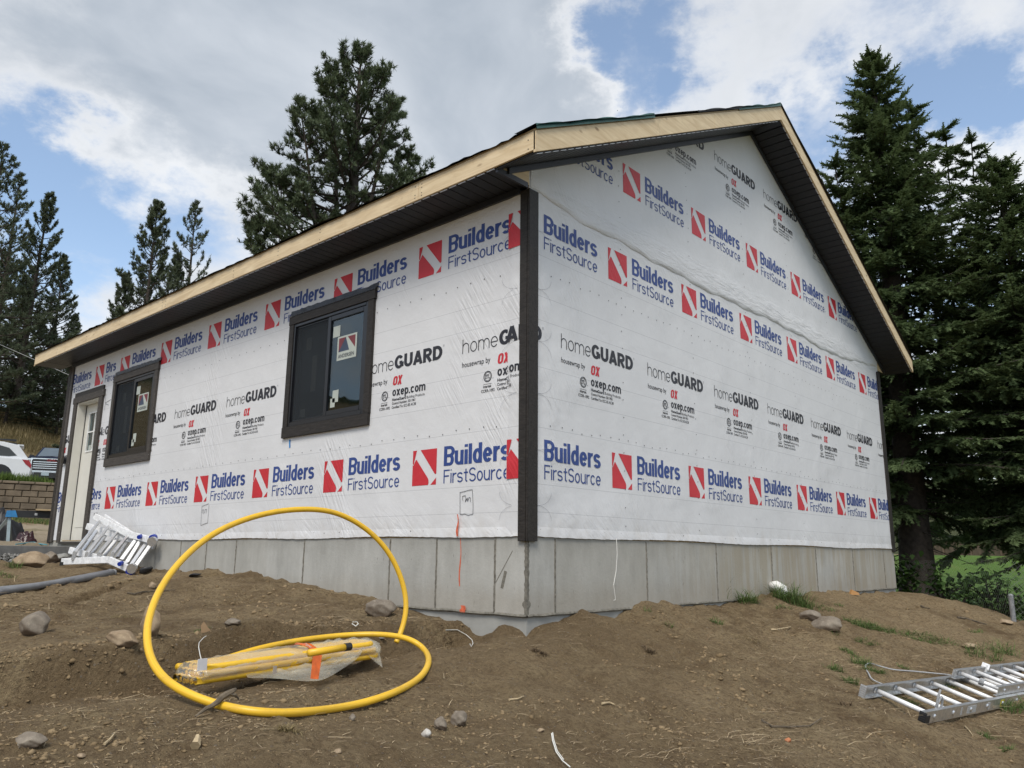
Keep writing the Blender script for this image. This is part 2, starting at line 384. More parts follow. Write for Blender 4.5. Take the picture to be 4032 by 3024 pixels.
CP = [(.1, 0, -.66), (.35, 0, -.63), (.8, 0, -.63), (1.34, 0, -.56), (2.15, 0, -.54), (3.1, 0, -.53), (4.3, 0, -.50), (5.8, 0, -.54), (7.9, 0, -.60),
      (0, .5, -.66), (0, 1.26, -.54), (0, 1.92, -.48), (0, 2.68, -.42), (0, 3.56, -.372), (0, 4.6, -.372), (0, 5.8, -.356), (0, 7, -.30), (0, 9, -.22),
      (-1.0, 6.3, -.31), (-.4, 5.5, -.41), (-1.5, 5.9, -.33), (-1.66, 5.46, -.42), (-2.06, 4.01, -.53), (-.9, 4.67, -.40), (-2.46, 2.57, -.55), (-2.8, 1.31, -.60), (-2.0, 1.33, -.57), (-.5, 1.0, -.57),
      (-2.6, .6, -.62), (-1.5, .75, -.60), (-2.54, -.1, -.74), (-1.02, .0, -.70), (-3.2, -.04, -.72), (-3.3, -.62, -.82), (-2.4, -.8, -.79), (-1.8, -1.48, -.93), (-1.35, -1.08, -.87), (-.7, -.5, -.78), (-1.3, -.36, -.82),
      (.4, -.8, -.84), (-.3, -1.3, -.96), (-1.0, -1.7, -1.04), (2.5, -.5, -.76), (.7, -1.34, -.95), (-.6, -2.0, -1.10), (1.6, -2.05, -1.19), (1.6, -1.7, -1.10), (4.3, -1.0, -.84), (2.6, -2.15, -1.20), (3.6, -2.0, -1.12),
      (-2.6, -2.2, -1.15), (-4.3, -3.7, -1.62), (-1.5, -4.5, -1.6), (2, -4.5, -1.75), (6.5, -1.7, -.95), (7.4, -.9, -.76), (8.0, -.4, -.66), (8.6, -1.5, -.98), (8.3, -3, -1.25), (5, -4.5, -1.5),
      (10.2, .3, -.86), (10.3, -1.2, -1.12), (12.2, .7, -1.0), (10, 4, -.75), (15.3, .3, -1.22), (15, 3.5, -1.1), (9, 9, -.4), (4, 5, -.5),
      (-4, 2, -.62), (-5.5, 0, -.8), (-7, -3, -1.4), (-4, 6, -.42), (-3, 8.5, -.25), (-1, 8.5, -.24), (0, 9.8, -.1), (-6, 10, -.2),
      (3.5, 22, .45), (3.5, 24.8, .76), (-6, 22, .4), (-14, 10, 0), (4.75, 28, .80), (7.9, 35.5, 1.45), (11.6, 54.2, 6.9), (12.7, 48.6, 4.6), (0, 60, 9), (-14, 60, 11), (12, 19, .3), (25, 40, 2.4), (40, 60, 4),
      (69, 11, -1.0), (84, 20, -1.15), (40, 5, -1.2), (40, -20, -1.4), (80, -30, -1.5), (20, -8, -1.6), (10, -12, -1.8), (-5, -15, -2), (-15, -5, -1.6), (-24, 10, 0), (100, 60, 1.0), (60, 100, 9), (0, 100, 18), (-60, 60, 14), (-60, -20, -1),
      (-60, -80, -2), (60, -80, -2), (130, 0, -1.3), (120, 80, 1.5), (30, 20, -.4), (55, 30, -.6)]
CP = np.array(CP, float)
def _k(r2): return .5*r2*np.log(r2+1e-9)
_n = len(CP); _A = np.zeros((_n+3, _n+3)); _d2 = ((CP[:, None, :2]-CP[None, :, :2])**2).sum(2)
_A[:_n, :_n] = _k(_d2)+np.eye(_n)*.02; _A[:_n, _n] = 1; _A[:_n, _n+1:] = CP[:, :2]; _A[_n, :_n] = 1; _A[_n+1:, :_n] = CP[:, :2].T
_W = np.linalg.solve(_A, np.r_[CP[:, 2], 0, 0, 0])
TRENCH = np.array([(-6, -.15), (-4.2, .15), (-3.03, .47), (-2.5, .36), (-2.2, .36), (-1.8, .44), (-1.02, .46), (-.56, .46), (-.02, .46)])
TR2 = np.array([(-4.2, 2.3), (-3.0, 2.55), (-2.1, 2.95), (-1.5, 3.6), (-.9, 3.95), (-.1, 4.05)])
def polyd(x, y, P):
    best = np.full(x.shape, 1e9); sg = np.zeros(x.shape); tt = np.zeros(x.shape)
    for i in range(len(P)-1):
        a, b = P[i], P[i+1]; d = b-a; L2 = d@d; t = np.clip(((x-a[0])*d[0]+(y-a[1])*d[1])/L2, 0, 1)
        ex = x-a[0]-t*d[0]; ey = y-a[1]-t*d[1]; q = np.hypot(ex, ey); m = q < best
        best = np.where(m, q, best); sg = np.where(m, np.sign(d[0]*ey-d[1]*ex), sg); tt = np.where(m, (i+t)/(len(P)-1), tt)
    return best*sg, tt
def terrain(x, y, detail=True):
    x = np.atleast_1d(np.asarray(x, float)); y = np.atleast_1d(np.asarray(y, float)); shp = x.shape; x = x.ravel(); y = y.ravel()
    r = np.hypot(x, y); f = np.minimum(1, 125/np.maximum(r, 1e-6)); xc = x*f; yc = y*f; z = np.zeros(len(x))
    for s in range(0, len(x), 20000):
        e = slice(s, s+20000); d2 = (xc[e, None]-CP[None, :, 0])**2+(yc[e, None]-CP[None, :, 1])**2
        z[e] = _k(d2)@_W[:_n]+_W[_n]+_W[_n+1]*xc[e]+_W[_n+2]*yc[e]
    # terrace behind the block wall
    yw = 25.15-.28*(x-4.2)
    sharp = 1.15*sst(-.02, .12, y-yw); soft = 1.15*sst(-1.5, 2.5, y-yw)
    kx = sst(4.7, 6.2, x); z = z+(sharp*(1-kx)+soft*kx)
    # distant hills
    ang = np.arctan2(x, y); z = z+np.maximum(0, r-160)*.10*(.6+.5*np.sin(ang*5+1))
    if detail:
        near = sst(30, 8, r)
        d, t = polyd(x, y, TRENCH); dist = np.abs(d); wv = vnoise(x, y, .35, 5)*.09
        dd = d+wv
        dd = dd+vnoise(x, y, .12, 6)*.05
        floor_ = (1-sst(.085, .125, dd))*sst(-.75, .02, dd)
        dep = (.150+.09*vnoise(x, y, .5, 61))*sst(1.02, .96, t)
        z = z-dep*floor_*near
        z = z+.035*np.exp(-((dd+.85)/.16)**2)*near*(.5+vnoise(x, y, .5, 9))+.030*np.exp(-((dd-.22)/.12)**2)*near*(.6+vnoise(x, y, .4, 19))
        d, t = polyd(x, y, TR2); dd = d+vnoise(x, y, .3, 15)*.08
        z = z-.075*(1-sst(.03, .08, dd))*sst(-.45, .0, dd)*near+.03*np.exp(-((dd+.5)/.13)**2)*near
        for bx, by, br, bh in ((-.10, .20, .10, .055), (.62, -.12, .28, .045), (-.05, -.04, .10, -.10), (-.30, .38, .13, -.08), (-1.75, .60, .22, .07), (-3.0, -.9, .5, .05), (1.5, -1.9, .6, .03), (-2.2, .15, .15, .03)):
            z = z+bh*np.exp(-((x-bx)**2+(y-by)**2)/(br*br))
        inn = sst(.0, .3, near)
        rid = .5-np.abs(vnoise(x*1.0+y*.4, y*1.6-x*.3, .55, 3))*2
        z = z+inn*(.05*vnoise(x, y, 1.1, 1)+.066*vnoise(x, y, .50, 2)+.024*rid+.030*vnoise(x, y, .19, 4)+.026*vnoise(x, y, .09, 6)*(1.1+2*vnoise(x, y, .8, 66))+.017*vnoise(x, y, .06, 8)*(1+2*vnoise(x, y, .6, 67)))
        clod = np.maximum(0, vnoise(x, y, .11, 21)-.22)*np.maximum(0, vnoise(x, y, .9, 22)+.2); z = z+inn*clod*.28
        z = z+(1-near)*(.25*vnoise(x, y, 6, 31)*sst(20, 40, r)*sst(10, 30, y)+.05*vnoise(x, y, 2, 32))
    return z.reshape(shp)
def tz(x, y): return float(terrain(np.array([x]), np.array([y]))[0])
def gp(u, v, lo=2.4, hi=40):         # where the line of sight through u, v meets the ground
    d = ray(u, v); d = d/np.hypot(d[0], d[1]); t = np.concatenate([np.arange(lo, 12, .01), np.arange(12, hi, .05)])
    P = CAM[None]+t[:, None]*d[None]; g = terrain(P[:, 0], P[:, 1]); k = np.where(P[:, 2] <= g)[0]
    i = k[0] if len(k) else len(t)-1
    return np.array([P[i, 0], P[i, 1], g[i]])
def scale_at(P): return float((np.array(P)-CAM)@_F)/FPX       # metres per photo pixel there

def axis(segs):
    out = [segs[0][0]]
    for a, b, s0, s1 in segs:
        p = a; 
        while p < b-1e-6:
            q = (p-a)/(b-a); p = p+s0*(s1/s0)**q; out.append(min(p, b))
    return np.unique(np.round(np.array(out), 5))
gx = axis([(-600, -60, 60, 10), (-60, -6, 8, .3), (-6, -3.6, .3, .03), (-3.6, 2.8, .03, .035), (2.8, 9, .04, .08), (9, 20, .1, .6), (20, 130, .7, 8), (130, 700, 9, 70)])
gy = axis([(-500, -40, 60, 10), (-40, -4, 7, .2), (-4, -2.8, .15, .035), (-2.8, 2.6, .03, .03), (2.6, 9, .035, .1), (9, 24, .12, .4), (24, 27, .1, .1), (27, 60, .3, .9), (60, 700, 1.2, 70)])
XX, YY = np.meshgrid(gx, gy); ZZ = terrain(XX, YY)
nx, ny = len(gx), len(gy); idx = np.arange(nx*ny).reshape(ny, nx)
GF = np.stack([idx[:-1, :-1], idx[:-1, 1:], idx[1:, 1:], idx[1:, :-1]], -1).reshape(-1, 4)
# zones in the colour attribute: r lawn, g dry grass, b pale drive gravel, a forest floor
xr, yr, zr = XX.ravel(), YY.ravel(), ZZ.ravel(); rr = np.hypot(xr, yr)
wob = vnoise(xr, yr, 1.2, 41)*1.2+vnoise(xr, yr, .4, 42)*.5
lawn = sst(0, .8, (xr-10.9)+wob*.5+np.maximum(0, -yr-1)*.35)*sst(24, 20, yr+wob)
dry = sst(25.5, 27.5, yr+wob)*sst(0, 1.2, (yr-30.5-(xr-6)*.55)+wob*2)*(1-lawn)
bankw = sst(31, 33, yr)*sst(2, -1.5, (yr-50+(xr-8)*1.4)+wob*2)
dry = np.clip(dry*(1-bankw*.95)+sst(.25, .7, vnoise(xr, yr, .8, 47)+vnoise(xr, yr, 3, 48))*sst(9, 12, yr)*sst(25, 24, yr)*.5+sst(23.4, 24.6, yr+.28*(xr-4.2))*sst(27.5, 26, yr)*.9, 0, 1)
gravel = sst(9.3, 10.2, yr+wob*.2)*sst(23.6, 22.8, yr+.28*(xr-4.2)+wob*.6)*sst(9.5, 8, xr)*sst(-9, -7, xr)
forest = sst(56, 66, yr+wob)+sst(130, 160, rr)
att = np.stack([lawn, dry, gravel, np.clip(forest, 0, 1)], -1)
def groundmat():
    m, t = newmat('ground_soil'); p = GEO(t); ca = t.n('ShaderNodeAttribute', attribute_name='tint')
    r, g, b = t.sep(ca.outputs['Color']); a = ca.outputs['Alpha']
    n_big = t.noise(p, .9, 5, .6); n_mid = t.noise(p, 5, 6, .65); n_f = t.noise(p, 38, 6, .7); n_ff = t.noise(p, 150, 4, .7)
    c = t.mix(t.mapr(n_big, .40, .60), (.180, .126, .069), (.325, .243, .142))
    c = t.mix(t.mapr(n_mid, .38, .66, 0, .75), c, (.385, .30, .175))
    c = t.mix(t.mapr(n_f, .34, .54, .70, 0), c, (.095, .062, .037))
    fr = t.sep(t.n('ShaderNodeAttribute', attribute_name='fresh').outputs['Color'])[0]
    c = t.mix(t.mapr(t.noise(p, 16, 5, .7), .36, .50, .32, 0), c, (.125, .083, .050))
    c = t.mix(t.math('MULTIPLY', fr, t.mapr(t.noise(p, 3, 5, .7), .3, .6, .45, .95)), c, t.mix(n_f, (.140, .098, .055), (.245, .178, .103)))
    c = t.mix(t.mapr(t.noise(p, 70, 3, .7), .60, .70, 0, .45), c, (.40, .31, .195))
    # chaff and dry fibres lying on the soil
    s1 = t.noise(t.scl(p, (150, 26, 60)), 1, 2, .5, .8); s2 = t.noise(t.scl(p, (30, 170, 60)), 1, 2, .5, .8)
    patch = t.mapr(t.noise(p, 1.3, 4, .6), .42, .62, .12, .85)
    st = t.math('MULTIPLY', t.math('MAXIMUM', t.mapr(s1, .63, .69), t.mapr(s2, .64, .70)), patch)
    c = t.mix(t.math('MULTIPLY', st, .8), c, (.40, .31, .19))
    vo = t.n('ShaderNodeTexVoronoi'); t.put(vo.inputs['Vector'], p); vo.inputs['Scale'].default_value = 60
    vc = t.sep(vo.outputs['Color'])
    peb = t.math('MULTIPLY', t.math('GREATER_THAN', vc[0], .93), t.mapr(vo.outputs['Distance'], .38, .30))
    c = t.mix(t.math('MULTIPLY', peb, .7), c, t.mix(vc[1], (.16, .12, .085), (.36, .31, .25)))
    x, y, z = t.sep(p)
    law = t.mix(t.mapr(t.noise(p, .16, 4), .35, .65), (.055, .112, .022), (.092, .160, .034))
    law = t.mix(t.mapr(t.noise(p, .45, 3), .55, .7, 0, .45), law, (.16, .17, .05))
    dr = t.mix(t.mapr(n_mid, .35, .65), (.150, .125, .050), (.25, .20, .095)); dr = t.mix(t.mapr(t.noise(p, 1.1, 5), .5, .65, 0, .7), dr, (.075, .085, .028))
    gv = t.mix(n_f, (.30, .245, .17), (.44, .37, .27))
    fo = t.mix(n_mid, (.030, .040, .014), (.060, .062, .026))
    c = t.mix(b, c, gv); c = t.mix(g, c, dr); c = t.mix(r, c, law); c = t.mix(a, c, fo)
    t.put(t.b.inputs['Base Color'], c); t.b.inputs['Roughness'].default_value = .95; t.b.inputs['Specular IOR Level'].default_value = .12
    h = t.math('ADD', t.math('MULTIPLY', n_f, 1.0), t.math('MULTIPLY', n_ff, .45)); h = t.math('ADD', h, t.math('MULTIPLY', st, .12)); h = t.math('ADD', h, t.math('MULTIPLY', peb, .25))
    t.put(t.b.inputs['Normal'], bump(t, h, 1.0, .045)); return m
GROUND = groundmat()
gm = npmesh('ground', np.stack([xr, yr, zr], -1), GF, GROUND, True, att)
_d, _t = polyd(xr, yr, TRENCH); _d = _d+vnoise(xr, yr, .3, 91)*.35
_fr = np.clip(sst(.20, .08, _d)*sst(-1.15, -.35, _d)+.8*np.exp(-((xr-.5)**2+(yr+.35)**2)/.45)+.6*sst(-.2, -1.2, yr)*sst(.5, -1, xr)*.8, 0, 1)*sst(14, 8, rr)
_a = gm.color_attributes.new('fresh', 'FLOAT_COLOR', 'POINT'); _a.data.foreach_set('color', np.stack([_fr, _fr, _fr, np.ones_like(_fr)], -1).astype(np.float32).ravel())
go = link('ground', gm, kind='structure')
def terrain(x, y, detail=True):                     # heights read back from the ground sheet itself
    x = np.atleast_1d(np.asarray(x, float)); y = np.atleast_1d(np.asarray(y, float))
    i = np.clip(np.searchsorted(gx, x)-1, 0, nx-2); j = np.clip(np.searchsorted(gy, y)-1, 0, ny-2)
    fx = np.clip((x-gx[i])/(gx[i+1]-gx[i]), 0, 1); fy = np.clip((y-gy[j])/(gy[j+1]-gy[j]), 0, 1)
    return (ZZ[j, i]*(1-fx)+ZZ[j, i+1]*fx)*(1-fy)+(ZZ[j+1, i]*(1-fx)+ZZ[j+1, i+1]*fx)*fy

# ------------------------------------------------------------------ the house
WID, LEN, WH = 8.09, 9.30, 2.62
OH = .395; SL = .505
def rooftop(x): return 2.80+SL*(min(x, WID-x)+OH)
RT = 9.75
house = thing('house', 'unfinished house wrapped in white printed building film on a grey concrete base', 'house', (0, 0, -.6))
# foundation: main pour, lower lift, form fins
f = MB()
f.box((.0, .0, -.545), (WID, .2, -.013)); f.box((.0, .2, -.545), (.2, LEN, -.013)); f.box((.2, LEN-.2, -.545), (WID, LEN, -.013)); f.box((WID-.2, .2, -.545), (WID, LEN-.2, -.013))
fo_ = f.build('foundation_wall', CONC, house)
f = MB(); f.box((.012, .012, -1.6), (WID-.012, .25, -.556)); f.box((.012, .25, -1.6), (.25, LEN-.012, -.556)); f.box((WID-.25, .25, -1.6), (WID-.012, LEN, -.556)); f.box((.25, LEN-.25, -1.6), (WID-.25, LEN-.012, -.556))
f.build('footing', FOOT, house)
def fin(u0, side):
    mb = MB(); seg = 26; pts = []
    for i in range(seg+1):
        z = -.54+.52*i/seg; pts.append((u0+random.uniform(-.0022, .0022), z, random.uniform(.004, .010)))
    V = []; 
    for u, z, d in pts:
        for du, dd in ((-.009, 0), (-.003, d), (.003, d*.8), (.010, 0)):
            V.append((u+du, -dd-.0006, z) if side == 'R' else (-dd-.0006, u+du, z))
    F = [(i*4+k, i*4+k+1, i*4+k+5, i*4+k+4) for i in range(seg) for k in range(3)]
    mb.add(V, F); mb.build('form_fin', CONCR, fo_)
for k in range(7): fin(.31+1.2192*k, 'R')
for yy in (.306, .924, 1.485, 2.72, 3.94, 4.56, 5.15, 6.37, 7.59): fin(yy, 'L')
mb = MB()
for side in 'RL':
    n = 90; Lh = WID if side == 'R' else LEN; V = []
    for i in range(n+1):
        q = Lh*i/n; d = random.uniform(.004, .016); zz = -.548+random.uniform(-.003, .003)
        for dz_, dd in ((-.010, 0), (-.003, d), (.004, d*.7), (.011, 0)):
            V.append((q, -dd-.0006, zz+dz_) if side == 'R' else (-dd-.0006, q, zz+dz_))
    mb.add(V, [(i*4+k, i*4+k+1, i*4+k+5, i*4+k+4) for i in range(n) for k in range(3)])
mb.build('pour_joint', CONCR, fo_)
# chipped, rounded arris at the corner
mb = MB(); V = []; n = 30
for i in range(n+1):
    z = -.55+.53*i/n; j = random.uniform(.002, .011) if i not in (4, 5) else .024
    V += [(-.001, .016+j, z), (-.004, -.004, z), (.016+j, -.001, z)]
mb.add(V, [(i*3+k, i*3+k+1, i*3+k+4, i*3+k+3) for i in range(n) for k in range(2)]); mb.build('corner_edge', CONCR, fo_)
# sill strip showing between the film and the concrete
f = MB(); f.box((.004, .004, -.013), (WID, .03, 0)); f.box((.004, .03, -.013), (.03, LEN, 0)); f.box((WID-.03, .03, -.013), (WID, LEN, 0)); f.build('sill_plate', OSB, house)

# walls: thin skins with real openings
WIN = [(1.905, 3.125, 1.07, 2.125), (6.255, 7.475, 1.07, 2.125)]; DOORO = (8.0, 8.815, -.003, 2.0)
def holed(ys, zs, holes, x0, x1):
    mb = MB(); Y = sorted(ys); Z = sorted(zs)
    for i in range(len(Y)-1):
        for j in range(len(Z)-1):
            cy_, cz_ = (Y[i]+Y[i+1])/2, (Z[j]+Z[j+1])/2
            if any(h[0] < cy_ < h[1] and h[2] < cz_ < h[3] for h in holes): continue
            mb.box((x0, Y[i], Z[j]), (x1, Y[i+1], Z[j+1]))
    return mb
hs = WIN+[DOORO]
wl = holed([0.016, LEN]+[q for h in hs for q in h[:2]], [0, WH]+[q for h in hs for q in h[2:] if q > .01], hs, -.004, .010)
bm = bmesh.new()
wallL = wl.build('wrapped_eave_wall', WRAP, house)
def gable(y0, y1):
    mb = MB(); t = [(-.004, 0), (WID+.004, 0), (WID+.004, 2.80), (WID/2, 2.80+SL*WID/2+.012), (-.004, 2.80)]
    return mb.prism([(x, y0, z) for x, z in t], (0, y1-y0, 0))
wallR = gable(-.004, .012).build('wrapped_gable_wall', WRAP, house)
gable(LEN-.012, LEN+.004).build('wrapped_rear_gable_wall', WRAP, house)
MB().box((WID-.01, .016, 0), (WID+.004, LEN-.016, WH)).build('wrapped_far_eave_wall', WRAP, house)
# inside faces, the gloom of the unlit room painted into their colours
MB().box((.02, .02, -.03), (WID-.02, LEN-.02, -.004)).build('subfloor', simple('shade_painted_floor', (.05, .045, .04), .8), house)
mb = MB(); mb.box((1.5, .3, 0), (1.6, LEN-.3, 2.6)); mb.box((.3, 4.75, 0), (1.49, 4.85, 2.6)); mb.build('inner_partition', simple('shade_painted_wallboard', (.050, .062, .066), .8), house)
MB().box((.02, .02, 2.63), (WID-.02, LEN-.02, 2.64)).build('ceiling', MATS['shade_painted_wallboard'], house)

# ---- print on the film
def text_mesh(body, x0, z0, wdt, cap, bold=0., shear=0, desc=False):
    c = bpy.data.curves.new('t', 'FONT'); c.body = body; c.size = 1; c.offset = bold; c.shear = shear; c.resolution_u = 4
    o = bpy.data.objects.new('t', c); COL.objects.link(o)
    dg = bpy.context.evaluated_depsgraph_get(); m = bpy.data.meshes.new_from_object(o.evaluated_get(dg))
    n = len(m.vertices); co = np.zeros(n*3); m.vertices.foreach_get('co', co); co = co.reshape(-1, 3)
    F = [tuple(p.vertices) for p in m.polygons]
    bpy.data.objects.remove(o); bpy.data.curves.remove(c); bpy.data.meshes.remove(m)
    xmin, xmax = co[:, 0].min(), co[:, 0].max(); sx = wdt/(xmax-xmin); sz = cap/.682
    V = np.stack([(co[:, 0]-xmin)*sx+x0, np.zeros(n), co[:, 1]*sz+z0], 1)
    return V, F
def earc(cx_, cy_, rx, ry, a0, a1, n=14):
    return [(cx_+rx*cos(radians(a0+(a1-a0)*i/n)), cy_+ry*sin(radians(a0+(a1-a0)*i/n))) for i in range(n+1)]
def glyph(ch, w, tx, ty, xh=.73):
    a, b = tx/2, ty/2; c = w/2; R = c-a
    if ch == 'i': return [[(a, 0), (a, xh)], [(a, .99-ty*.85), (a, .99)]], tx
    if ch == 'l': return [[(a, 0), (a, 1)]], tx
    if ch == '.': return [[(a, 0), (a, ty)]], tx
    if ch in 'unhm':
        top = 1 if ch == 'h' else xh; ry = min(R*1.05, xh*.42)
        if ch == 'u': return [[(a, xh), (a, ry+b)]+earc(c, ry+b, R, ry, 180, 360)+[(w-a, xh)], [(w-a, 0), (w-a, xh)]], w
        if ch in 'nh': return [[(a, 0), (a, top)], [(a, xh-ry-b)]+earc(c, xh-ry-b, R, ry, 180, 0)+[(w-a, 0)]], w
        W2 = w*1.62; r2 = (W2/2-a)/2; ry = min(r2*1.1, xh*.4)
        return [[(a, 0), (a, xh)], [(a, xh-ry-b)]+earc(a+r2, xh-ry-b, r2, ry, 180, 0)+[(a+2*r2, 0)], [(a+2*r2, xh-ry-b)]+earc(a+3*r2, xh-ry-b, r2, ry, 180, 0)+[(a+4*r2, 0)]], W2
    if ch == 'd': return [[(w-a, 0), (w-a, 1)], earc(c, xh/2, R, xh/2-b, 0, 360, 26)], w
    if ch == 'p': return [[(a, -.28), (a, xh)], earc(c, xh/2, R, xh/2-b, 0, 360, 26)], w
    if ch == 'e': return [earc(c, xh/2, R, xh/2-b, 0, 322, 24), [(a, xh/2), (w-a, xh/2)]], w
    if ch == 'o': return [earc(c, xh/2, R, xh/2-b, 0, 360, 28)], w
    if ch == 'c': return [earc(c, xh/2, R, xh/2-b, 38, 322, 24)], w
    if ch == 'x': return [[(a, 0), (w-a, xh)], [(a, xh), (w-a, 0)]], w
    if ch == 'r': return [[(a, 0), (a, xh)], earc(w*.62, xh-b-xh*.34, w*.62-a, xh*.34, 180, 82, 10)], w*.66
    if ch in 'sS':
        H = 1 if ch == 'S' else xh; q = (H-2*b)/4
        return [earc(c, H-b-q, R, q, 22, 270, 16)+earc(c, b+q, R, q, 90, -158, 16)], w
    if ch == 't': return [[(w*.36, .94), (w*.36, .16)]+earc(w*.36+.14, .16, .14, .16-b, 180, 270, 6), [(0, xh-b), (w*.72, xh-b)]], w*.74
    if ch == 'F': return [[(a, 0), (a, 1)], [(a, 1-b), (w, 1-b)], [(a, .53), (w*.9, .53)]], w
    if ch == 'B': return [[(a, 0), (a, 1)], [(a, 1-b), (w*.55, 1-b)]+earc(w*.55, .755-b*.5, w*.39-a*.2, .245-b*.5, 90, -90, 12)+[(a, .51)], [(a, .51), (w*.6, .51)]+earc(w*.6, .255+b*.5, w*.40-a, .255-b*.5, 90, -90, 12)+[(a, b)]], w
    if ch == 'D': return [[(a, 0), (a, 1)], [(a, 1-b), (w*.42, 1-b)]+earc(w*.42, .5, w*.58-a, .5-b, 90, -90, 20)+[(a, b)]], w
    if ch == 'R': return [[(a, 0), (a, 1)], [(a, 1-b), (w*.52, 1-b)]+earc(w*.52, .71-b*.2, w*.44-a, .29-b*.8, 90, -90, 12)+[(a, .43)], [(w*.46, .43), (w-a, 0)]], w
    if ch == 'G': return [earc(c, .5, R, .5-b, 40, 350, 26), [(w-a, .0+b), (w-a, .46)], [(w*.54, .46-b*.2), (w-a, .46-b*.2)]], w
    if ch == 'U': return [[(a, 1), (a, R+b)]+earc(c, R+b, R, R, 180, 360, 14)+[(w-a, 1)]], w
    if ch == 'A': return [[(a*.9, 0), (c, 1-.02)], [(w-a*.9, 0), (c, 1-.02)], [(w*.22, .26), (w*.78, .26)]], w
    if ch == 'O': return [[(a, .72), (a, .28)]+earc(a+.17, .28, .17, .28-b, 180, 270, 5)+[(w-a-.17, b)]+earc(w-a-.17, .28, .17, .28-b, 270, 360, 5)+[(w-a, .72)]+earc(w-a-.17, .72, .17, .28-b, 0, 90, 5)+[(a+.17, 1-b)]+earc(a+.17, .72, .17, .28-b, 90, 180, 5)], w
    if ch == 'X': return [[(a, 0), (w-a, 1)], [(a, 1), (w-a, 0)]], w
    return [], w*.5
_gw = {'r': 1, 'F': 1.08, 'B': 1.16, 'S': 1.16, 'G': 1.25, 'U': 1.15, 'A': 1.25, 'R': 1.18, 'D': 1.2, 'O': 1.1, 'X': 1.1}
def word(body, x0, z0, wdt, cap, lw, tx, ty, gap, shear=0):
    V, F = [], []; x = 0; k = 0; G = []
    for ch in body:
        S_, adv = glyph(ch, lw*_gw.get(ch, 1), tx, ty); G.append((x, S_)); x += adv+gap
    tot = x-gap; sx = wdt/tot
    for gx0, S_ in G:
        for P in S_:
            k += 1; n = len(P); base = len(V)
            for i, (px, py) in enumerate(P):
                q0 = P[max(i-1, 0)]; q1 = P[min(i+1, n-1)]
                if i == 0 and n > 3 and abs(P[0][0]-P[-1][0])+abs(P[0][1]-P[-1][1]) < 1e-6: q0 = P[-2]
                if i == n-1 and n > 3 and abs(P[0][0]-P[-1][0])+abs(P[0][1]-P[-1][1]) < 1e-6: q1 = P[1]
                dx_, dy_ = q1[0]-q0[0], q1[1]-q0[1]; L = math.hypot(dx_, dy_)+1e-9; nx_, ny_ = -dy_/L*tx/2, dx_/L*ty/2
                for sgn in (1, -1):
                    X_ = (gx0+px+sgn*nx_); Z_ = py+sgn*ny_; V.append(((X_+shear*Z_)*sx+x0, -k*.00006, Z_*cap+z0))
            F += [(base+2*i, base+2*i+1, base+2*i+3, base+2*i+2) for i in range(n-1)]
    return V, F
class PR:                                           # a print: geometry in its own plane, X right, Z up
    def __init__(s): s.V = []; s.F = []; s.M = []
    def add(s, V, F, mi):
        b = len(s.V); s.V += [tuple(map(float, v)) for v in V]; s.F += [tuple(i+b for i in f) for f in F]; s.M += [mi]*len(F)
    def text(s, *a, mi=0, **k): V, F = text_mesh(*a, **k); s.add(V, F, mi)
    def word(s, *a, mi=0, **k): V, F = word(*a, **k); s.add(V, F, mi)
    def poly(s, P, mi=0): s.add([(x, 0, z) for x, z in P], [tuple(range(len(P)))], mi)
    def mesh(s, name, mats, lo=None, hi=None, slant=()):
        m = bpy.data.meshes.new(name); m.from_pydata(s.V, [], s.F); m.polygons.foreach_set('material_index', s.M)
        for q in mats: m.materials.append(q)
        if lo is not None or hi is not None or slant:
            b = bmesh.new(); b.from_mesh(m)
            for co_, no_ in slant: bmesh.ops.bisect_plane(b, geom=b.verts[:]+b.edges[:]+b.faces[:], plane_co=co_, plane_no=no_, clear_outer=True)
            for val, sg in ((lo, -1), (hi, 1)):
                if val is None: continue
                bmesh.ops.bisect_plane(b, geom=b.verts[:]+b.edges[:]+b.faces[:], plane_co=(val, 0, 0), plane_no=(sg, 0, 0), clear_outer=True)
            b.to_mesh(m); b.free()
        m.update(); return m
BX = .287
def builders():
    p = PR(); q = lambda x, z: (x*BX, z*BX)
    p.poly([q(0, .64), q(0, 1), q(.165, 1), q(.035, .60), q(.02, .60)])
    p.poly([q(.32, 1), q(1, 1), q(1, .31), q(.965, .285), q(.93, .30)])
    p.poly([q(0, .0), q(0, .60), q(.03, .57), q(.13, .735), q(.16, .735), q(.66, .19), q(.69, .13), q(.69, .05), q(.67, 0)])
    p.poly([q(.77, 0), q(.995, .19), q(.995, 0)])
    p.word('Builders', .370, .139, .706, .155, .50, .185, .155, .045, mi=1)
    p.word('FirstSource', .372, .003, .700, .106, .52, .100, .100, .085, mi=1)
    return p
def arcpts(cx_, cz_, r0, r1, n=20):
    V = []; F = []
    for i in range(n):
        a = 2*pi*i/n
        for r in (r0, r1): V.append((cx_+r*cos(a), 0, cz_+r*sin(a)))
    for i in range(n): j = (i+1) % n; F.append((2*i, 2*i+1, 2*j+1, 2*j))
    return V, F
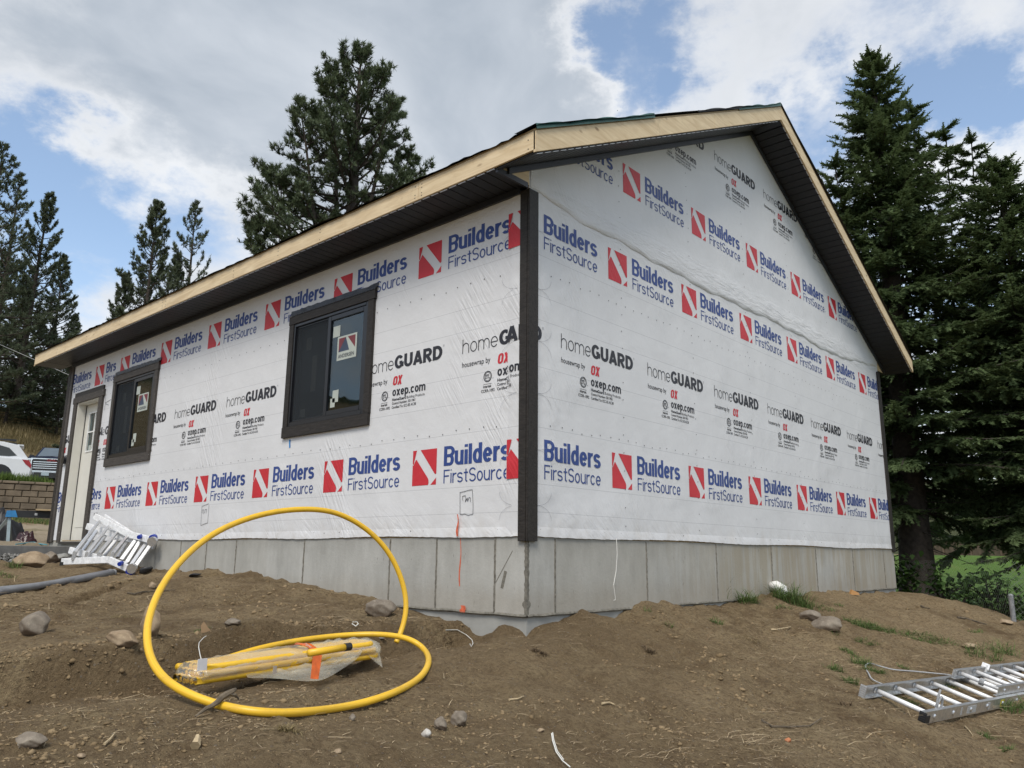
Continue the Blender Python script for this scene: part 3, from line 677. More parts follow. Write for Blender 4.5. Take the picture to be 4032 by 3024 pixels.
def homeguard():                                    # origin at the h, baseline height 0
    p = PR()
    p.word('home', .002, 0, .385, .118, .62, .066, .062, .11, mi=0)
    p.word('GUARD', .400, 0, .603, .119, .66, .250, .215, .045, mi=0)
    p.text('R', 1.014, .104, .008, .009, mi=2); p.add(*arcpts(1.018, .108, .0085, .010, 12), 2)
    p.text('housewrap by', .003, -.113, .308, .042, bold=.006, mi=0)
    p.word('OX', .385, -.142, .118, .080, .60, .25, .20, .04, shear=.14, mi=1)
    p.word('oxep.com', .387, -.236, .424, .076, .56, .185, .165, .06, mi=0)
    p.text('HomeGuard', .387, -.278, .180, .023, bold=.03, mi=0); p.text('Building Products', .578, -.278, .225, .023, mi=0)
    p.text('Control Number: 5011961', .387, -.311, .300, .021, bold=.015, mi=0)
    p.text('Certified To: ICC-ES AC38', .387, -.345, .312, .021, bold=.015, mi=0)
    p.text('CCRR-1092', .218, -.345, .142, .022, bold=.015, mi=0)
    p.text('Intertek', .240, -.310, .086, .021, bold=.02, mi=0); p.poly([(.240, -.283), (.240, -.2805), (.328, -.2805), (.328, -.283)])
    p.add(*arcpts(.285, -.223, .037, .044), 0); p.add(*arcpts(.285, -.223, .030, .033), 0); p.text('ETL', .262, -.238, .046, .030, bold=.03, mi=0)
    p.text('us', .335, -.245, .012, .012, mi=2); p.text('c', .228, -.245, .006, .012, mi=2)
    return p
B_, H_ = builders(), homeguard()
BM = (P_RED, P_BLUE); HM = (P_BLACK, P_RED, P_GREY)
BFULL = B_.mesh('builders_print', BM); HFULL = H_.mesh('home_print', HM)
PER = 1.2346
def place(kind, wall, pos, z, lo, hi, off=.0058):
    if wall == 'L' and z < 2:
        w_ = 1.08 if kind == 'b' else 1.03; a, b = max(lo, pos), min(hi, pos+w_)
        cuts = [(-8.815, -8.0)]+([(-h[1], -h[0]) for h in WIN] if kind == 'h' else [])
        segs_ = [(a, b)]
        for c0, c1 in cuts:
            segs_ = [q for s0, s1 in segs_ for q in (((s0, min(s1, c0)), (max(s0, c1), s1)) if (s0 < c1 and s1 > c0) else ((s0, s1),)) if q[1]-q[0] > .01]
        for s0, s1 in segs_: place_(kind, wall, pos, z, s0-1e-4 if s0 == pos else s0, s1+1e-4 if s1 == pos+w_ else s1, off)
        return
    place_(kind, wall, pos, z, lo, hi, off)
def place_(kind, wall, pos, z, lo, hi, off=.0058):
    """pos: wall coordinate of the print's left edge; lo, hi: visible limits along the reading direction (None: whole)"""
    P = B_ if kind == 'b' else H_; w_ = 1.08 if kind == 'b' else 1.03
    c0 = lo-pos if lo is not None and lo > pos else None; c1 = hi-pos if hi is not None and hi < pos+w_ else None
    if (c0 is not None and c0 >= w_) or (c1 is not None and c1 <= 0): return
    nm = 'logo_print' if kind == 'b' else 'film_print'
    sl = ()
    if wall == 'R' and z > 3:
        if z+.33 > rooftop(pos)-.05: sl = (((-pos, 0, rooftop(0)-.05-z), (-SL, 0, 1)),)
        if z+.33 > rooftop(pos+w_)-.05 and pos+w_ > WID/2: sl = sl+(((WID-pos, 0, rooftop(0)-.05-z), (SL, 0, 1)),)
    m = (BFULL if kind == 'b' else HFULL) if c0 is None and c1 is None and not sl else P.mesh(nm, BM if kind == 'b' else HM, c0, c1, sl)
    if wall == 'R': link(nm, m, wallR, loc=(pos, -off, z))
    else: link(nm, m, wallL, loc=(-off, -pos, z), rot=(0, 0, -pi/2))     # reading direction is -y: s = -y
for k in range(-1, 6):
    place('b', 'R', 1.0434+k*PER, .401, .0, WID); place('b', 'R', 1.0356+k*PER, 2.178, .0, WID)
for k in range(-2, 6):
    if k < 5: place('b', 'R', 1.291+k*PER, 3.072, .3, WID-.3)
for k in range(-1, 7): place('h', 'R', .380+k*PER, 1.432, .0, WID)
for k in range(0, 5): place('h', 'R', 3.095-2*PER+k*PER, 4.115, 1.8, 6.3)
# eave wall, the main roll (up to the lap at the corner and to the next roll by the door)
for k in range(0, 7):
    place('b', 'L', -(1.2376+k*PER), .401, -7.79, -.20); place('b', 'L', -(1.2532+k*PER), 2.178, -7.79, -.20)
for k in range(0, 8): place('h', 'L', -(.690+k*PER), 1.420, -7.79, -.20)
# the flap of the gable roll folded round the corner
mb = MB(); V = []; n = 60
for i in range(n+1):
    z = .004+(WH-.02)*i/n; e = .198+.012*sin(z*5.1)+random.uniform(-.004, .004)+.03*max(0, .25-z)
    V += [(-.0045, .0, z), (-.0085-random.uniform(0, .004), .07, z), (-.0085-random.uniform(0, .005), .14, z), (-.0045, e, z)]
mb.add(V, [(i*4+k, i*4+k+1, i*4+k+5, i*4+k+4) for i in range(n) for k in range(3)]); mb.build('film_flap', WRAP, wallL, smooth=True)
place('b', 'L', 1.0434-PER, .401, -.198, .0, .0135); place('b', 'L', 1.0356-PER, 2.178, -.198, .0, .0135); place('h', 'L', .380-PER, 1.432, -.198, .0, .0135)
# next roll, by the door
holed([7.78, 8.0, 8.815, LEN-.01], [.003, 2.0, WH-.01], [(8.0, 8.815, .003, 2.0)], -.0056, -.0044).build('film_lap', WRAP, wallL)
for k in (0, 1): place('b', 'L', -(8.285+k*PER), 2.183, -LEN, -7.78, .0075); place('b', 'L', -(8.285+k*PER), .401, -LEN, -7.78, .0075)
for k in (-1, 0, 1): place('h', 'L', -(8.36+k*PER), 1.42, -LEN, -7.78, .0075)

# cap nails in rows on the film
mb = MB()
def nailR(x, z):
    r = .0055; mb.add([(x+r*cos(a), -.0075, z+r*sin(a)) for a in (0, 1.05, 2.1, 3.14, 4.2, 5.25)], [(0, 1, 2, 3, 4, 5)])
def nailL(y, z):
    r = .0055; mb.add([(-.0075, y+r*cos(a), z+r*sin(a)) for a in (0, 1.05, 2.1, 3.14, 4.2, 5.25)], [(0, 1, 2, 3, 4, 5)])
for zr_ in (.80, 1.985):
    for k in range(60):
        x = .25+k*.128+random.uniform(-.015, .015)
        if x < WID: nailR(x, zr_+random.uniform(-.012, .012))
        y = .30+k*.150+random.uniform(-.015, .015)
        if y < 7.7 and not any(h[0]-.1 < y < h[1]+.1 and h[2]-.11 < zr_ < h[3]+.2 for h in WIN): nailL(y, zr_+random.uniform(-.012, .012))
for xs in (1.22, 2.44, 3.66, 4.88, 6.1):
    for k in range(26): nailR(xs+random.uniform(-.008, .008), .1+k*.15)
for k in range(40):
    nailR(.15+k*.2+random.uniform(-.03, .03), .035+random.uniform(-.008, .01)); nailL(.3+k*.19+random.uniform(-.03, .03), .035+random.uniform(-.008, .01))
mb.build('cap_nails', NAIL, wallL, kind='stuff')
# lap of the upper roll over the lower one on the gable: a loose puckered edge
mb = MB(); V = []; n = 260
for i in range(n+1):
    x = .01+(WID-.02)*i/n; zb = 2.545+.018*sin(x*1.7)+.010*sin(x*6.3)+.006*sin(x*17)+(.09*max(0, 1-x/.8)**1.5)+(.14*max(0, (x-6.2)/1.9))
    V += [(x, -.005, zb+.24), (x, -.007-.004*abs(sin(x*9.1+1.2)), zb+.13+.02*sin(x*4)), (x, -.0065-.005*abs(sin(x*13+.4*sin(x*31))), zb+.05), (x, -.0075-.004*abs(sin(x*5.3)), zb+.004), (x, -.0050, zb)]
mb.add(V, [(i*5+k, i*5+k+1, i*5+k+6, i*5+k+5) for i in range(n) for k in range(4)]); mb.build('film_lap', WRAP, wallR, smooth=True)
# torn hem at the bottom of the film
mb = MB(); V = []; n = 220
for i in range(n+1):
    x = .0+WID*i/n; d = .010+.008*abs(sin(x*3.1))+.006*abs(sin(x*11.7)); V += [(x, -.0045, .06), (x, -.004-d*.35, .02), (x, -.004-d*.45, -.006-.007*sin(x*2.3)+random.uniform(-.002, .002))]
mb.add(V, [(i*3+k, i*3+k+1, i*3+k+4, i*3+k+3) for i in range(n) for k in range(2)]); mb.build('film_hem', WRAP, wallR, smooth=True)
mb = MB(); V = []; n = 220
for i in range(n+1):
    y = .0+7.95*i/n; d = .010+.008*abs(sin(y*2.7))+.006*abs(sin(y*12.9)); V += [(-.0045, y, .06), (-.004-d*.35, y, .02), (-.004-d*.45, y, -.006-.007*sin(y*2.9)+random.uniform(-.002, .002))]
mb.add(V, [(i*3+k, i*3+k+1, i*3+k+4, i*3+k+3) for i in range(n) for k in range(2)]); mb.build('film_hem', WRAP, wallL, smooth=True)

# ---- marks: spray paint, pen, tape, string
def lmark(name, mat, y0, y1, z0, z1, taper=.5, x=-.0095, n=24, parent=wallL):
    mb = MB(); V = []
    for i in range(n+1):
        q = i/n; z = z0+(z1-z0)*q; c = (y0+y1)/2+.006*sin(q*7); hw = abs(y1-y0)/2*(taper+(1-taper)*sin(pi*min(1, q*1.3+.12)))*random.uniform(.85, 1.1)
        V += [(x, c-hw, z), (x, c+hw, z)]
    mb.add(V, [(2*i, 2*i+1, 2*i+3, 2*i+2) for i in range(n)]); return mb.build(name, mat, parent)
lmark('paint_mark', ORANGE, .665, .687, -.005, .160, x=-.024)
lmark('paint_mark', ORANGE, .655, .670, -.37, -.016, x=-.0010, parent=fo_); lmark('paint_mark', ORANGE, .58, .64, -.555, -.505, .8, x=-.0135, parent=fo_)
def pen(pts, side='L', parent=wallL, w_=.0042, mat=PEN, name='pen_mark', off=.0078):
    mb = MB()
    for (a, b), (c_, d_) in zip(pts[:-1], pts[1:]):
        L = math.hypot(c_-a, d_-b)+1e-6; nx_, nz_ = -(d_-b)/L*w_/2, (c_-a)/L*w_/2
        Q = [(a+nx_, b+nz_), (c_+nx_, d_+nz_), (c_-nx_, d_-nz_), (a-nx_, b-nz_)]
        mb.add([(-off, y, z) if side == 'L' else (y, -off, z) for y, z in Q], [(0, 1, 2, 3)])
    return mb.build(name, mat, parent)
def uvL(P): return [tuple(hit(u, v, 0, 0)[1:]) for u, v in P]
O4 = lambda P: [(1200+a*.4521, 1700+b*.4521) for a, b in P]
pen(uvL(O4([(1358, 525), (1358, 718), (1375, 722), (1395, 716), (1430, 727), (1470, 718), (1472, 640), (1466, 505), (1440, 508), (1400, 520), (1358, 530)])))
pen(uvL(O4([(1382, 600), (1380, 562), (1405, 556), (1408, 585), (1404, 605)]))); pen(uvL(O4([(1418, 598), (1416, 580)]))); pen(uvL(O4([(1402, 612), (1422, 575), (1424, 608), (1436, 572), (1448, 576), (1449, 612)])))
O5 = lambda P: [(300+a*.4521, 1800+b*.4521) for a, b in P]
pen(uvL(O5([(1160, 405), (1100, 430), (1090, 595), (1150, 572), (1158, 480), (1162, 415)]))); pen(uvL(O5([(1104, 490), (1106, 458), (1118, 460), (1112, 495)]))); pen(uvL(O5([(1122, 490), (1130, 455), (1142, 456), (1136, 492)])))
Z8 = lambda P: [(100+a*.27125, 1400+b*.27125) for a, b in P]
pen(uvL(Z8([(1180, 560), (1165, 690), (1250, 640)])), w_=.006); pen(uvL(Z8([(1150, 800), (1170, 700), (1215, 720)])), w_=.006)
# arcs drawn beside the corner boards and windows
for zc in (2.30, 1.83, 1.42, 1.02, .60, .20):
    for sgn in (1, -1):
        pts = [(sgn*0+.10+.16*sin(i/8*pi/2), zc+sgn*.10*(1-cos(i/8*pi/2))+.01) for i in range(9)]
        pen(pts, 'R', wallR, .0016, P_GREY); pen([(y+.0, z) for y, z in pts], 'L', wallL, .0016, P_GREY, off=.0118)
pen([(3.08, .945), (3.075, .90), (3.07, .865)], mat=BLUET, name='tape_scrap', w_=.022)
mb = MB(); P0 = hit(2415, 2125, 1, 0); mb.tube([(P0[0], -.03, .0), (P0[0], -.034, -.12), (P0[0]-.012, -.03, -.25), (P0[0]-.05, -.03, -.36), (P0[0]-.03, -.032, -.47), (P0[0]-.055, -.03, -.475)], .0028, 5)
topmesh('hanging_string', mb, WHITES, 'thin white string hanging down the concrete from the film edge', 'string')
# dark scuff on the concrete by the corner
mb = MB(); c0 = [(.315-.02*i, -.36+.028*i) for i in range(10)]
pen([(y, z) for y, z in c0], 'L', fo_, .006, CONCR, 'scuff_mark', .0012); pen([(.235, -.37), (.22, -.32), (.205, -.27), (.20, -.25)], 'L', fo_, .026, CONCR, 'scuff_mark', .0014)

# ---- corner boards
def cboard(x0, y0, sx, sy, label=None):
    z0, z1 = -.042, 2.615
    mb = MB(); mb.box((min(x0-sx*.022, x0+sx*.088), min(y0-sy*.022, y0), z0), (max(x0-sx*.022, x0+sx*.088), max(y0-sy*.022, y0-sy*.003), z1)); mb.build('corner_board', TRIM, house, bevel=.002)
    mb = MB(); mb.box((min(x0-sx*.022, x0-sx*.003), min(y0, y0+sy*.072), z0), (max(x0-sx*.022, x0-sx*.003), max(y0, y0+sy*.072), z1)); mb.build('corner_board', TRIM, house, bevel=.002)
cboard(-.004, -.004, 1, 1); cboard(WID+.004, -.004, -1, 1); cboard(-.004, LEN+.004, 1, -1); cboard(WID+.004, LEN+.004, -1, -1)
MB().box((-.026, LEN-.17, -.03), (-.007, LEN-.078, 2.6)).build('corner_board', TRIM2, house, bevel=.002)

# ---- windows
def window(y0, y1, z0, z1, trim, lab, stickers):
    wn = bpy.data.objects.new('window', None); COL.objects.link(wn); wn.parent = house; ORG[wn] = ORG[house]; wn['label'] = lab
    def P(name, mb, mat, bev=0): return mb.build(name, mat, wn, bevel=bev)
    P('trim_board', MB().box((-.034, y0-.095, z1-.002), (-.005, y1+.075, z1+.088)), trim, .002)
    P('trim_board', MB().box((-.034, y0-.075, z0-.105), (-.005, y1+.075, z0)), trim, .002)
    P('trim_board', MB().box((-.030, y0-.080, z0+.001), (-.005, y0+.008, z1-.003)), trim, .002)
    P('trim_board', MB().box((-.030, y1-.008, z0+.001), (-.005, y1+.072, z1-.003)), trim, .002)
    # flashing: bent strip with a ragged upper edge
    mb = MB(); n = 28; V = []
    for i in range(n+1):
        y = y0-.11+(y1-y0+.19)*i/n; zt = z1+.152+random.uniform(-.004, .004)-(.012 if .1 < i/n < .2 else 0)
        V += [(-.040, y, z1+.086), (-.040, y, z1+.094), (-.012-random.uniform(0, .006), y, z1+.112), (-.010-random.uniform(0, .004), y, zt)]
    P('head_flashing', mb.add(V, [(i*4+k, i*4+k+1, i*4+k+5, i*4+k+4) for i in range(n) for k in range(3)]), FLASH)
    t = .030
    fr = MB(); fr.box((-.022, y0+.008, z0+.002), (.055, y0+.008+t, z1-.004)); fr.box((-.022, y1-.008-t, z0+.002), (.055, y1-.008, z1-.004))
    fr.box((-.022, y0+.008+t, z1-.004-t), (.055, y1-.008-t, z1-.004)); fr.box((-.022, y0+.008+t, z0+.002), (.055, y1-.008-t, z0+.002+t+.012)); P('frame', fr, FRAME, .003)
    ym = (y0+y1)/2; a0, a1 = y0+.040, ym+.022; zz0, zz1 = z0+.046, z1-.036
    sa = MB(); s_ = .046                                   # outer sash, at the viewer's right
    sa.box((-.014, a0, zz0), (.016, a0+s_, zz1)); sa.box((-.014, a1-s_, zz0), (.016, a1, zz1)); sa.box((-.014, a0+s_, zz1-s_), (.016, a1-s_, zz1)); sa.box((-.014, a0+s_, zz0), (.016, a1-s_, zz0+s_)); P('sash', sa, FRAME, .003)
    P('pane', MB().box((.001, a0+s_-.004, zz0+s_-.004), (.005, a1-s_+.004, zz1-s_+.004)), GLASS)
    b0, b1 = ym-.02, y1-.040
    sb = MB(); sb.box((.024, b0, zz0), (.050, b0+s_, zz1)); sb.box((.024, b1-s_*.7, zz0), (.050, b1, zz1)); sb.box((.024, b0+s_, zz1-s_*.7), (.050, b1-s_*.7, zz1)); sb.box((.024, b0+s_, zz0), (.050, b1-s_*.7, zz0+s_*.7)); P('sash', sb, FRAME, .003)
    P('pane', MB().box((.034, b0+s_-.004, zz0+.028), (.038, b1-s_*.7+.004, zz1-.028)), GLASS)
    # insect screen in front of the far half: fine open weave built as slats of mesh cloth
    sc_ = MB(); 
    sc_.box((-.004, ym+.026, zz0+.004), (.004, ym+.038, zz1-.004)); sc_.box((-.004, y1-.050, zz0+.004), (.004, y1-.040, zz1-.004)); sc_.box((-.004, ym+.038, zz1-.014), (.004, y1-.050, zz1-.004)); sc_.box((-.004, ym+.038, zz0+.004), (.004, y1-.050, zz0+.014))
    P('screen_frame', sc_, FRAME)
    sm = MB(); sm.box((-.0004, ym+.036, zz0+.010), (.0004, y1-.048, zz1-.010)); P('insect_screen', sm, SCRM)
    # stickers just outside the glass, its dimming mixed into their colours
    def st(name, ya, yb, za, zb, mat, x=-.0002):
        P(name, MB().box((x, min(ya, yb), za), (x+.0008, max(ya, yb), zb)), mat)
    if stickers:
        d = y0-1.905; zo = 0
        st('paper_label', 2.358+d, 2.466+d, 1.870, 1.979, STICK)
        o_ = (2.388+d, 2.090+d, 1.630, 1.862)
        st('maker_sticker', o_[0], o_[1], o_[2], o_[3], STICK)
        mb = MB(); X = -.0006; yl, yr_, zb_, zt_ = 2.365+d, 2.112+d, 1.712, 1.845
        mb.add([(X, yl, zb_), (X, yl, zt_), (X, yl-.105, zt_), (X, yl-.165, zb_)], [(0, 1, 2, 3)]); P('sticker_print', mb, ST_BLUE)
        mb = MB(); mb.add([(X-.0004, yl, zb_), (X-.0004, yl, zt_), (X-.0004, yl-.105, zt_)], [(0, 1, 2)]); mb.add([(X-.0004, yl-.135, zt_), (X-.0004, yr_, zt_), (X-.0004, yr_, zb_+.012)], [(0, 1, 2)]); P('sticker_print', mb, ST_RED)
        V, F = text_mesh('ANDERSEN', 0, 0, .245, .034, bold=.03); mb = MB(); mb.add([(X, yl-v[0]+.004, 1.652+v[2]) for v in V], F); P('sticker_print', mb, ST_TXT)
        st('paper_label', 2.33+d, 2.42+d, 1.235, 1.35, STICK); st('paper_label', 2.38+d, 2.45+d, 1.19, 1.275, STICK)
        st('paper_label', 2.87+d, 2.96+d, 1.83, 1.96, STICK, .0325); st('paper_label', 2.76+d, 2.84+d, 1.40, 1.76, STICK, .0325); st('paper_label', 2.91+d, 2.99+d, 1.16, 1.24, STICK, .0325)
    return wn
def scrm():
    m, t = newmat('fine_insect_mesh'); t.N.remove(t.b)
    tr = t.n('ShaderNodeBsdfTransparent'); tr.inputs[0].default_value = (1, 1, 1, 1); d = t.n('ShaderNodeBsdfDiffuse'); d.inputs[0].default_value = (.040, .046, .052, 1)
    mx = t.n('ShaderNodeMixShader'); mx.inputs[0].default_value = .62; t.L.new(tr.outputs[0], mx.inputs[1]); t.L.new(d.outputs[0], mx.inputs[2]); t.L.new(mx.outputs[0], t.out.inputs[0]); return m
SCRM = scrm()
window(*WIN[0], TRIM, 'sliding window nearest the corner, black frame in dark boards', True)
window(*WIN[1], TRIM2, 'sliding window beside the door, its dark boards specked with white', True)

# ---- door
dr = bpy.data.objects.new('door', None); COL.objects.link(dr); dr.parent = house; ORG[dr] = ORG[house]; dr['label'] = 'off-white panel door with four small panes, set deep in dark boards'
def D(name, mb, mat, bev=0): return mb.build(name, mat, dr, bevel=bev)
D('trim_board', MB().box((-.036, 7.835, 1.990), (-.007, 8.965, 2.085)), TRIM2, .002); D('head_flashing', MB().box((-.030, 7.875, 2.087), (-.007, 8.925, 2.150)), TRIM)
D('trim_board', MB().box((-.034, 7.865, -.035), (-.007, 7.995, 1.988)), TRIM2, .002); D('trim_board', MB().box((-.034, 8.815, -.035), (-.007, 8.935, 1.988)), TRIM2, .002)
D('jamb', MB().box((-.015, 8.795, -.02), (.165, 8.815, 2.0)), DOOR, .002); D('jamb', MB().box((-.015, 7.997, -.02), (.165, 8.017, 2.0)), DOOR, .002); D('jamb', MB().box((-.015, 8.018, 1.975), (.165, 8.794, 1.997)), DOOR, .002)
D('threshold', MB().box((-.04, 8.0, -.05), (.16, 8.81, -.022)), FLASH, .002)
lf = holed([8.022, 8.79, 8.20, 8.62], [-.015, 1.97, 1.28, 1.83], [(8.20, 8.62, 1.28, 1.83)], .110, .150); D('door_leaf', lf, DOOR)
D('weather_strip', MB().box((.100, 8.786, -.012), (.108, 8.7945, 1.97)), FRAME)
mun = MB(); mun.box((.100, 8.402, 1.28), (.135, 8.420, 1.83)); mun.box((.102, 8.20, 1.545), (.133, 8.62, 1.563)); mun.box((.100, 8.185, 1.83), (.112, 8.635, 1.85)); mun.box((.100, 8.185, 1.26), (.112, 8.635, 1.28)); mun.box((.100, 8.62, 1.28), (.112, 8.638, 1.83)); mun.box((.100, 8.182, 1.28), (.112, 8.20, 1.83)); D('muntin', mun, simple('white_muntin', (.78, .79, .78), .4))
for a_, b_ in ((8.202, 8.401), (8.421, 8.618)):
    for c_, d_ in ((1.282, 1.544), (1.564, 1.828)): D('pane', MB().box((.120, a_, c_), (.124, b_, d_)), GLASS)
D('door_panel', MB().box((.104, 8.12, .18), (.1098, 8.69, 1.02)), DOOR, .002)
D('paper_label', MB().box((.1150, 8.47, 1.29), (.1154, 8.56, 1.36)), STICK)
mb = MB(); mb.tube([(.108, 8.10, .95), (.07, 8.10, .95)], .012, 10); mb.tube([(.072, 8.10, .95), (.064, 8.10, .95), (.045, 8.10, .95), (.040, 8.10, .95)], [.018, .030, .030, .012], 12); D('handle', mb, FLASH)
# wall lamp box beside the door
mb = MB(); mb.tube([(-.010, 9.03, 1.16), (-.055, 9.03, 1.16)], [.055, .05], 14); mb.build('wall_outlet', FRAME, house)

# ---- soffits, channels, fascias
so = bpy.data.objects.new('eave_soffit', None); COL.objects.link(so); so.parent = house; ORG[so] = ORG[house]
BW = .1016
def boardmesh(name, L, w_):
    mb = MB()                                                  # shallow v-joint plank, local x along its length
    prof = [(-w_/2+.0015, .006), (-w_/2+.006, 0), (w_/2-.006, 0), (w_/2-.0015, .006), (w_/2-.003, .013), (-w_/2+.003, .013)]
    mb.prism([(0, a, b) for a, b in prof], (L, 0, 0)); return mb.mesh(name, SOFF)
em = boardmesh('soffit_board', OH-.022, BW)
MB().box((-OH+.02, -.001, 2.662), (-.002, LEN+.05, 2.668)).build('soffit_backing', FRAME, so)
nb_ = int((LEN)/BW)+1
for k in range(nb_):
    y = .0+BW*(k+.5)
    if y+BW/2 < LEN+.06: link('soffit_board', em, so, loc=(-OH+.020, y, 2.648))
for k in range(int(LEN/BW)): 
    if k % 1 == 0: pass
link('soffit_board', em, so, loc=(-OH+.020, LEN+.2, 2.648), label=None)
MB().box((-OH+.02, LEN+.05, 2.646), (-.002, RT-.02, 2.656)).build('soffit_return', SOFF, so)
MB().box((-.030, .074, 2.598), (-.007, LEN-.08, 2.647)).build('wall_channel', SOFFJ, so)
mb = MB(); mb.box((-OH+.024, -.014, 2.618), (-.028, .006, 2.660)); mb.build('end_channel', SOFFJ, so)
# small bright clips where the planks meet the fascia
mb = MB()
for k in range(nb_):
    y = BW*k
    if y > LEN+.05: break
    z = 2.643-.003*random.random(); mb.box((-OH+.010, y+.014, z), (-OH+.017, y+BW-.014, z+.0035)); mb.box((-OH+.010, y+.010, z-.003), (-OH+.018, y+.014, z+.004))
mb.build('soffit_clips', CLIP, so, kind='stuff')
MB().box((WID+.002, 0, 2.648), (WID+OH-.02, LEN+.05, 2.66)).build('far_eave_soffit', SOFF, house)
rs = bpy.data.objects.new('rake_soffit', None); COL.objects.link(rs); rs.parent = house; ORG[rs] = ORG[house]
rm = boardmesh('soffit_board', OH-.022, BW)
CS = sqrt(1+SL*SL); ANG = math.atan(SL)
DZ = .178                                                     # soffit plane below the roof top
XI0 = -OH+.02
nr = int((WID/2-XI0)*CS/BW)
for side in (0, 1):
    for k in range(nr+1):
        s_ = (k+.5)*BW; x = XI0+s_/CS
        if x+BW/2/CS > WID/2: continue
        z = rooftop(x)-DZ
        if side == 0: link('soffit_board', rm, rs, loc=(x, -OH+.02, z), rot=Matrix(((0, -1/CS, -SL/CS), (1, 0, 0), (0, -SL/CS, 1/CS))).to_euler())
        else: link('soffit_board', rm, rs, loc=(WID-x, -OH+.02, z), rot=Matrix(((0, -1/CS, SL/CS), (1, 0, 0), (0, SL/CS, 1/CS))).to_euler())
def slopebox(mb, xa, xb, y0, y1, d0, d1, flip=False):
    """a strip under the roof between xa and xb, from d0 to d1 below its top"""
    f_ = (lambda x: WID-x) if flip else (lambda x: x)
    P = []
    for y in (y0, y1):
        for x in (xa, xb):
            for d in (d0, d1): P.append((f_(x), y, rooftop(x)-d))
    return mb.add(P, [(0, 1, 3, 2), (4, 6, 7, 5), (0, 4, 5, 1), (2, 3, 7, 6), (0, 2, 6, 4), (1, 5, 7, 3)], [(p[0]*CS, p[2]*.9) for p in P])
for flip in (False, True):
    mb = MB(); slopebox(mb, XI0, WID/2, -OH+.02, -.002, DZ-.020, DZ-.014, flip); mb.build('soffit_backing', FRAME, rs)
    mb = MB(); slopebox(mb, -.26, WID/2, -.030, -.007, DZ+.002, DZ+.050, flip); mb.build('wall_channel', SOFFJ, rs)
    # wooden gusset closing the end between the level and the sloping soffit
    f_ = (lambda x: WID-x) if flip else (lambda x: x)
    mb = MB(); a = [(f_(-.37), -.004, 2.652), (f_(-.004), -.004, 2.652), (f_(-.004), -.004, rooftop(0)-DZ-.02), (f_(-.30), -.004, 2.672)]
    mb.prism(a, (0, .02, 0)); mb.U = [(p[0], p[2]) for p in mb.V]; mb.build('end_gusset', FASC, rs)
    # clips along the rake fascia
    mb = MB()
    for k in range(nr):
        x0 = XI0+(k*BW+.014)/CS; x1 = XI0+((k+1)*BW-.014)/CS
        slopebox(mb, x0, x1, -OH+.010, -OH+.017, DZ+.002, DZ+.006, flip)
    mb.build('soffit_clips', CLIP, rs, kind='stuff')
# eave fascia boards end to end, with nails
ys = [-OH, .62+.85, 4.95, 8.2, RT] 
ys = [-OH, .84, 5.35, RT]
for x0, x1 in ((-OH, -OH+.018), (WID+OH-.018, WID+OH)):
    for a_, b_ in zip(ys[:-1], ys[1:]): MB().box((x0, a_+.001, 2.652), (x1, b_-.001, 2.800), 1).build('fascia_board', FASC, house, bevel=.0015)
mb = MB()
for y in (-.33, .80, .88, 2.2, 2.9, 3.75, 5.31, 5.39, 6.6, 7.7, 8.8):
    for z in (2.675, 2.70, 2.745, 2.775):
        if random.random() < .8: mb.box((-OH-.0015, y-.004, z-.004), (-OH+.001, y+.004, z+.004))
mb.build('fascia_nails', NAIL, house, kind='stuff')
segs = [(-OH, 2.35), (2.352, WID/2)]
for y0, y1 in ((-OH-.004, -OH+.016), (RT-.018, RT)):
    for flip in (False, True):
        for a_, b_ in segs:
            if y0 > 5 and a_ > 0: continue
            mb = MB(); slopebox(mb, a_+(.018 if a_ < 0 and y0 < 0 else 0)*0, b_ if y0 < 5 else WID/2, y0, y1, .002, .168, flip); mb.build('rake_board', FASC, house, bevel=.0015)
# roof deck and underlayment with lifting edges
for flip in (False, True):
    f_ = (lambda x: WID-x) if flip else (lambda x: x)
    mb = MB(); slopebox(mb, -OH-.002, WID/2, -OH-.004, RT, -.014, -.0005, flip); mb.build('roof_deck', OSB, house)
    mb = MB(); V = []; nxs, nys = 14, 160
    xs = [-OH-.014]+[-OH+.05]+list(np.linspace(-OH+.25, WID/2, nxs-2)); 
    for j in range(nys+1):
        y = -OH-.016+(RT+OH+.03)*j/nys
        wav = .010*abs(sin(y*1.9))+.010*abs(sin(y*4.7+.7))*(.5+.5*sin(y*.9))+.006*random.random()
        for i, x in enumerate(xs):
            lift = .018+(wav if i < 2 else .002+.004*abs(sin(x*3+y)))
            e = -random.uniform(0, .012)-wav*.6 if i == 0 else 0
            if j in (0, 1): lift += .010*abs(sin(x*5.1))+.012*abs(sin(x*2.3+1))
            V.append((f_(x+e), y-(.012*abs(sin(x*7)) if j == 0 else 0), rooftop(x)+lift-(.012 if i == 0 else 0)))
    mb.add(V, [(j*nxs+i, j*nxs+i+1, (j+1)*nxs+i+1, (j+1)*nxs+i) for j in range(nys) for i in range(nxs-1)]); mb.build('roof_underlayment', UNDER, house, smooth=True)
for a_, b_ in ((-.40, 1.2), (2.9, 4.04)):
    mb = MB(); V = []; n = 40
    for i in range(n+1):
        x = a_+(b_-a_)*i/n; h = .010+.016*abs(sin(x*4.3))+.010*abs(sin(x*9.7)); V += [(x, -OH-.020, rooftop(x)+.004), (x, -OH-.012, rooftop(x)+.018+h), (x, -OH+.2, rooftop(x)+.030+h*.4)]
    mb.add(V, [(i*3+k, i*3+k+1, i*3+k+4, i*3+k+3) for i in range(n) for k in range(2)]); mb.build('underlayment_edge', GREENU, house, smooth=True)
mb = MB(); V = []
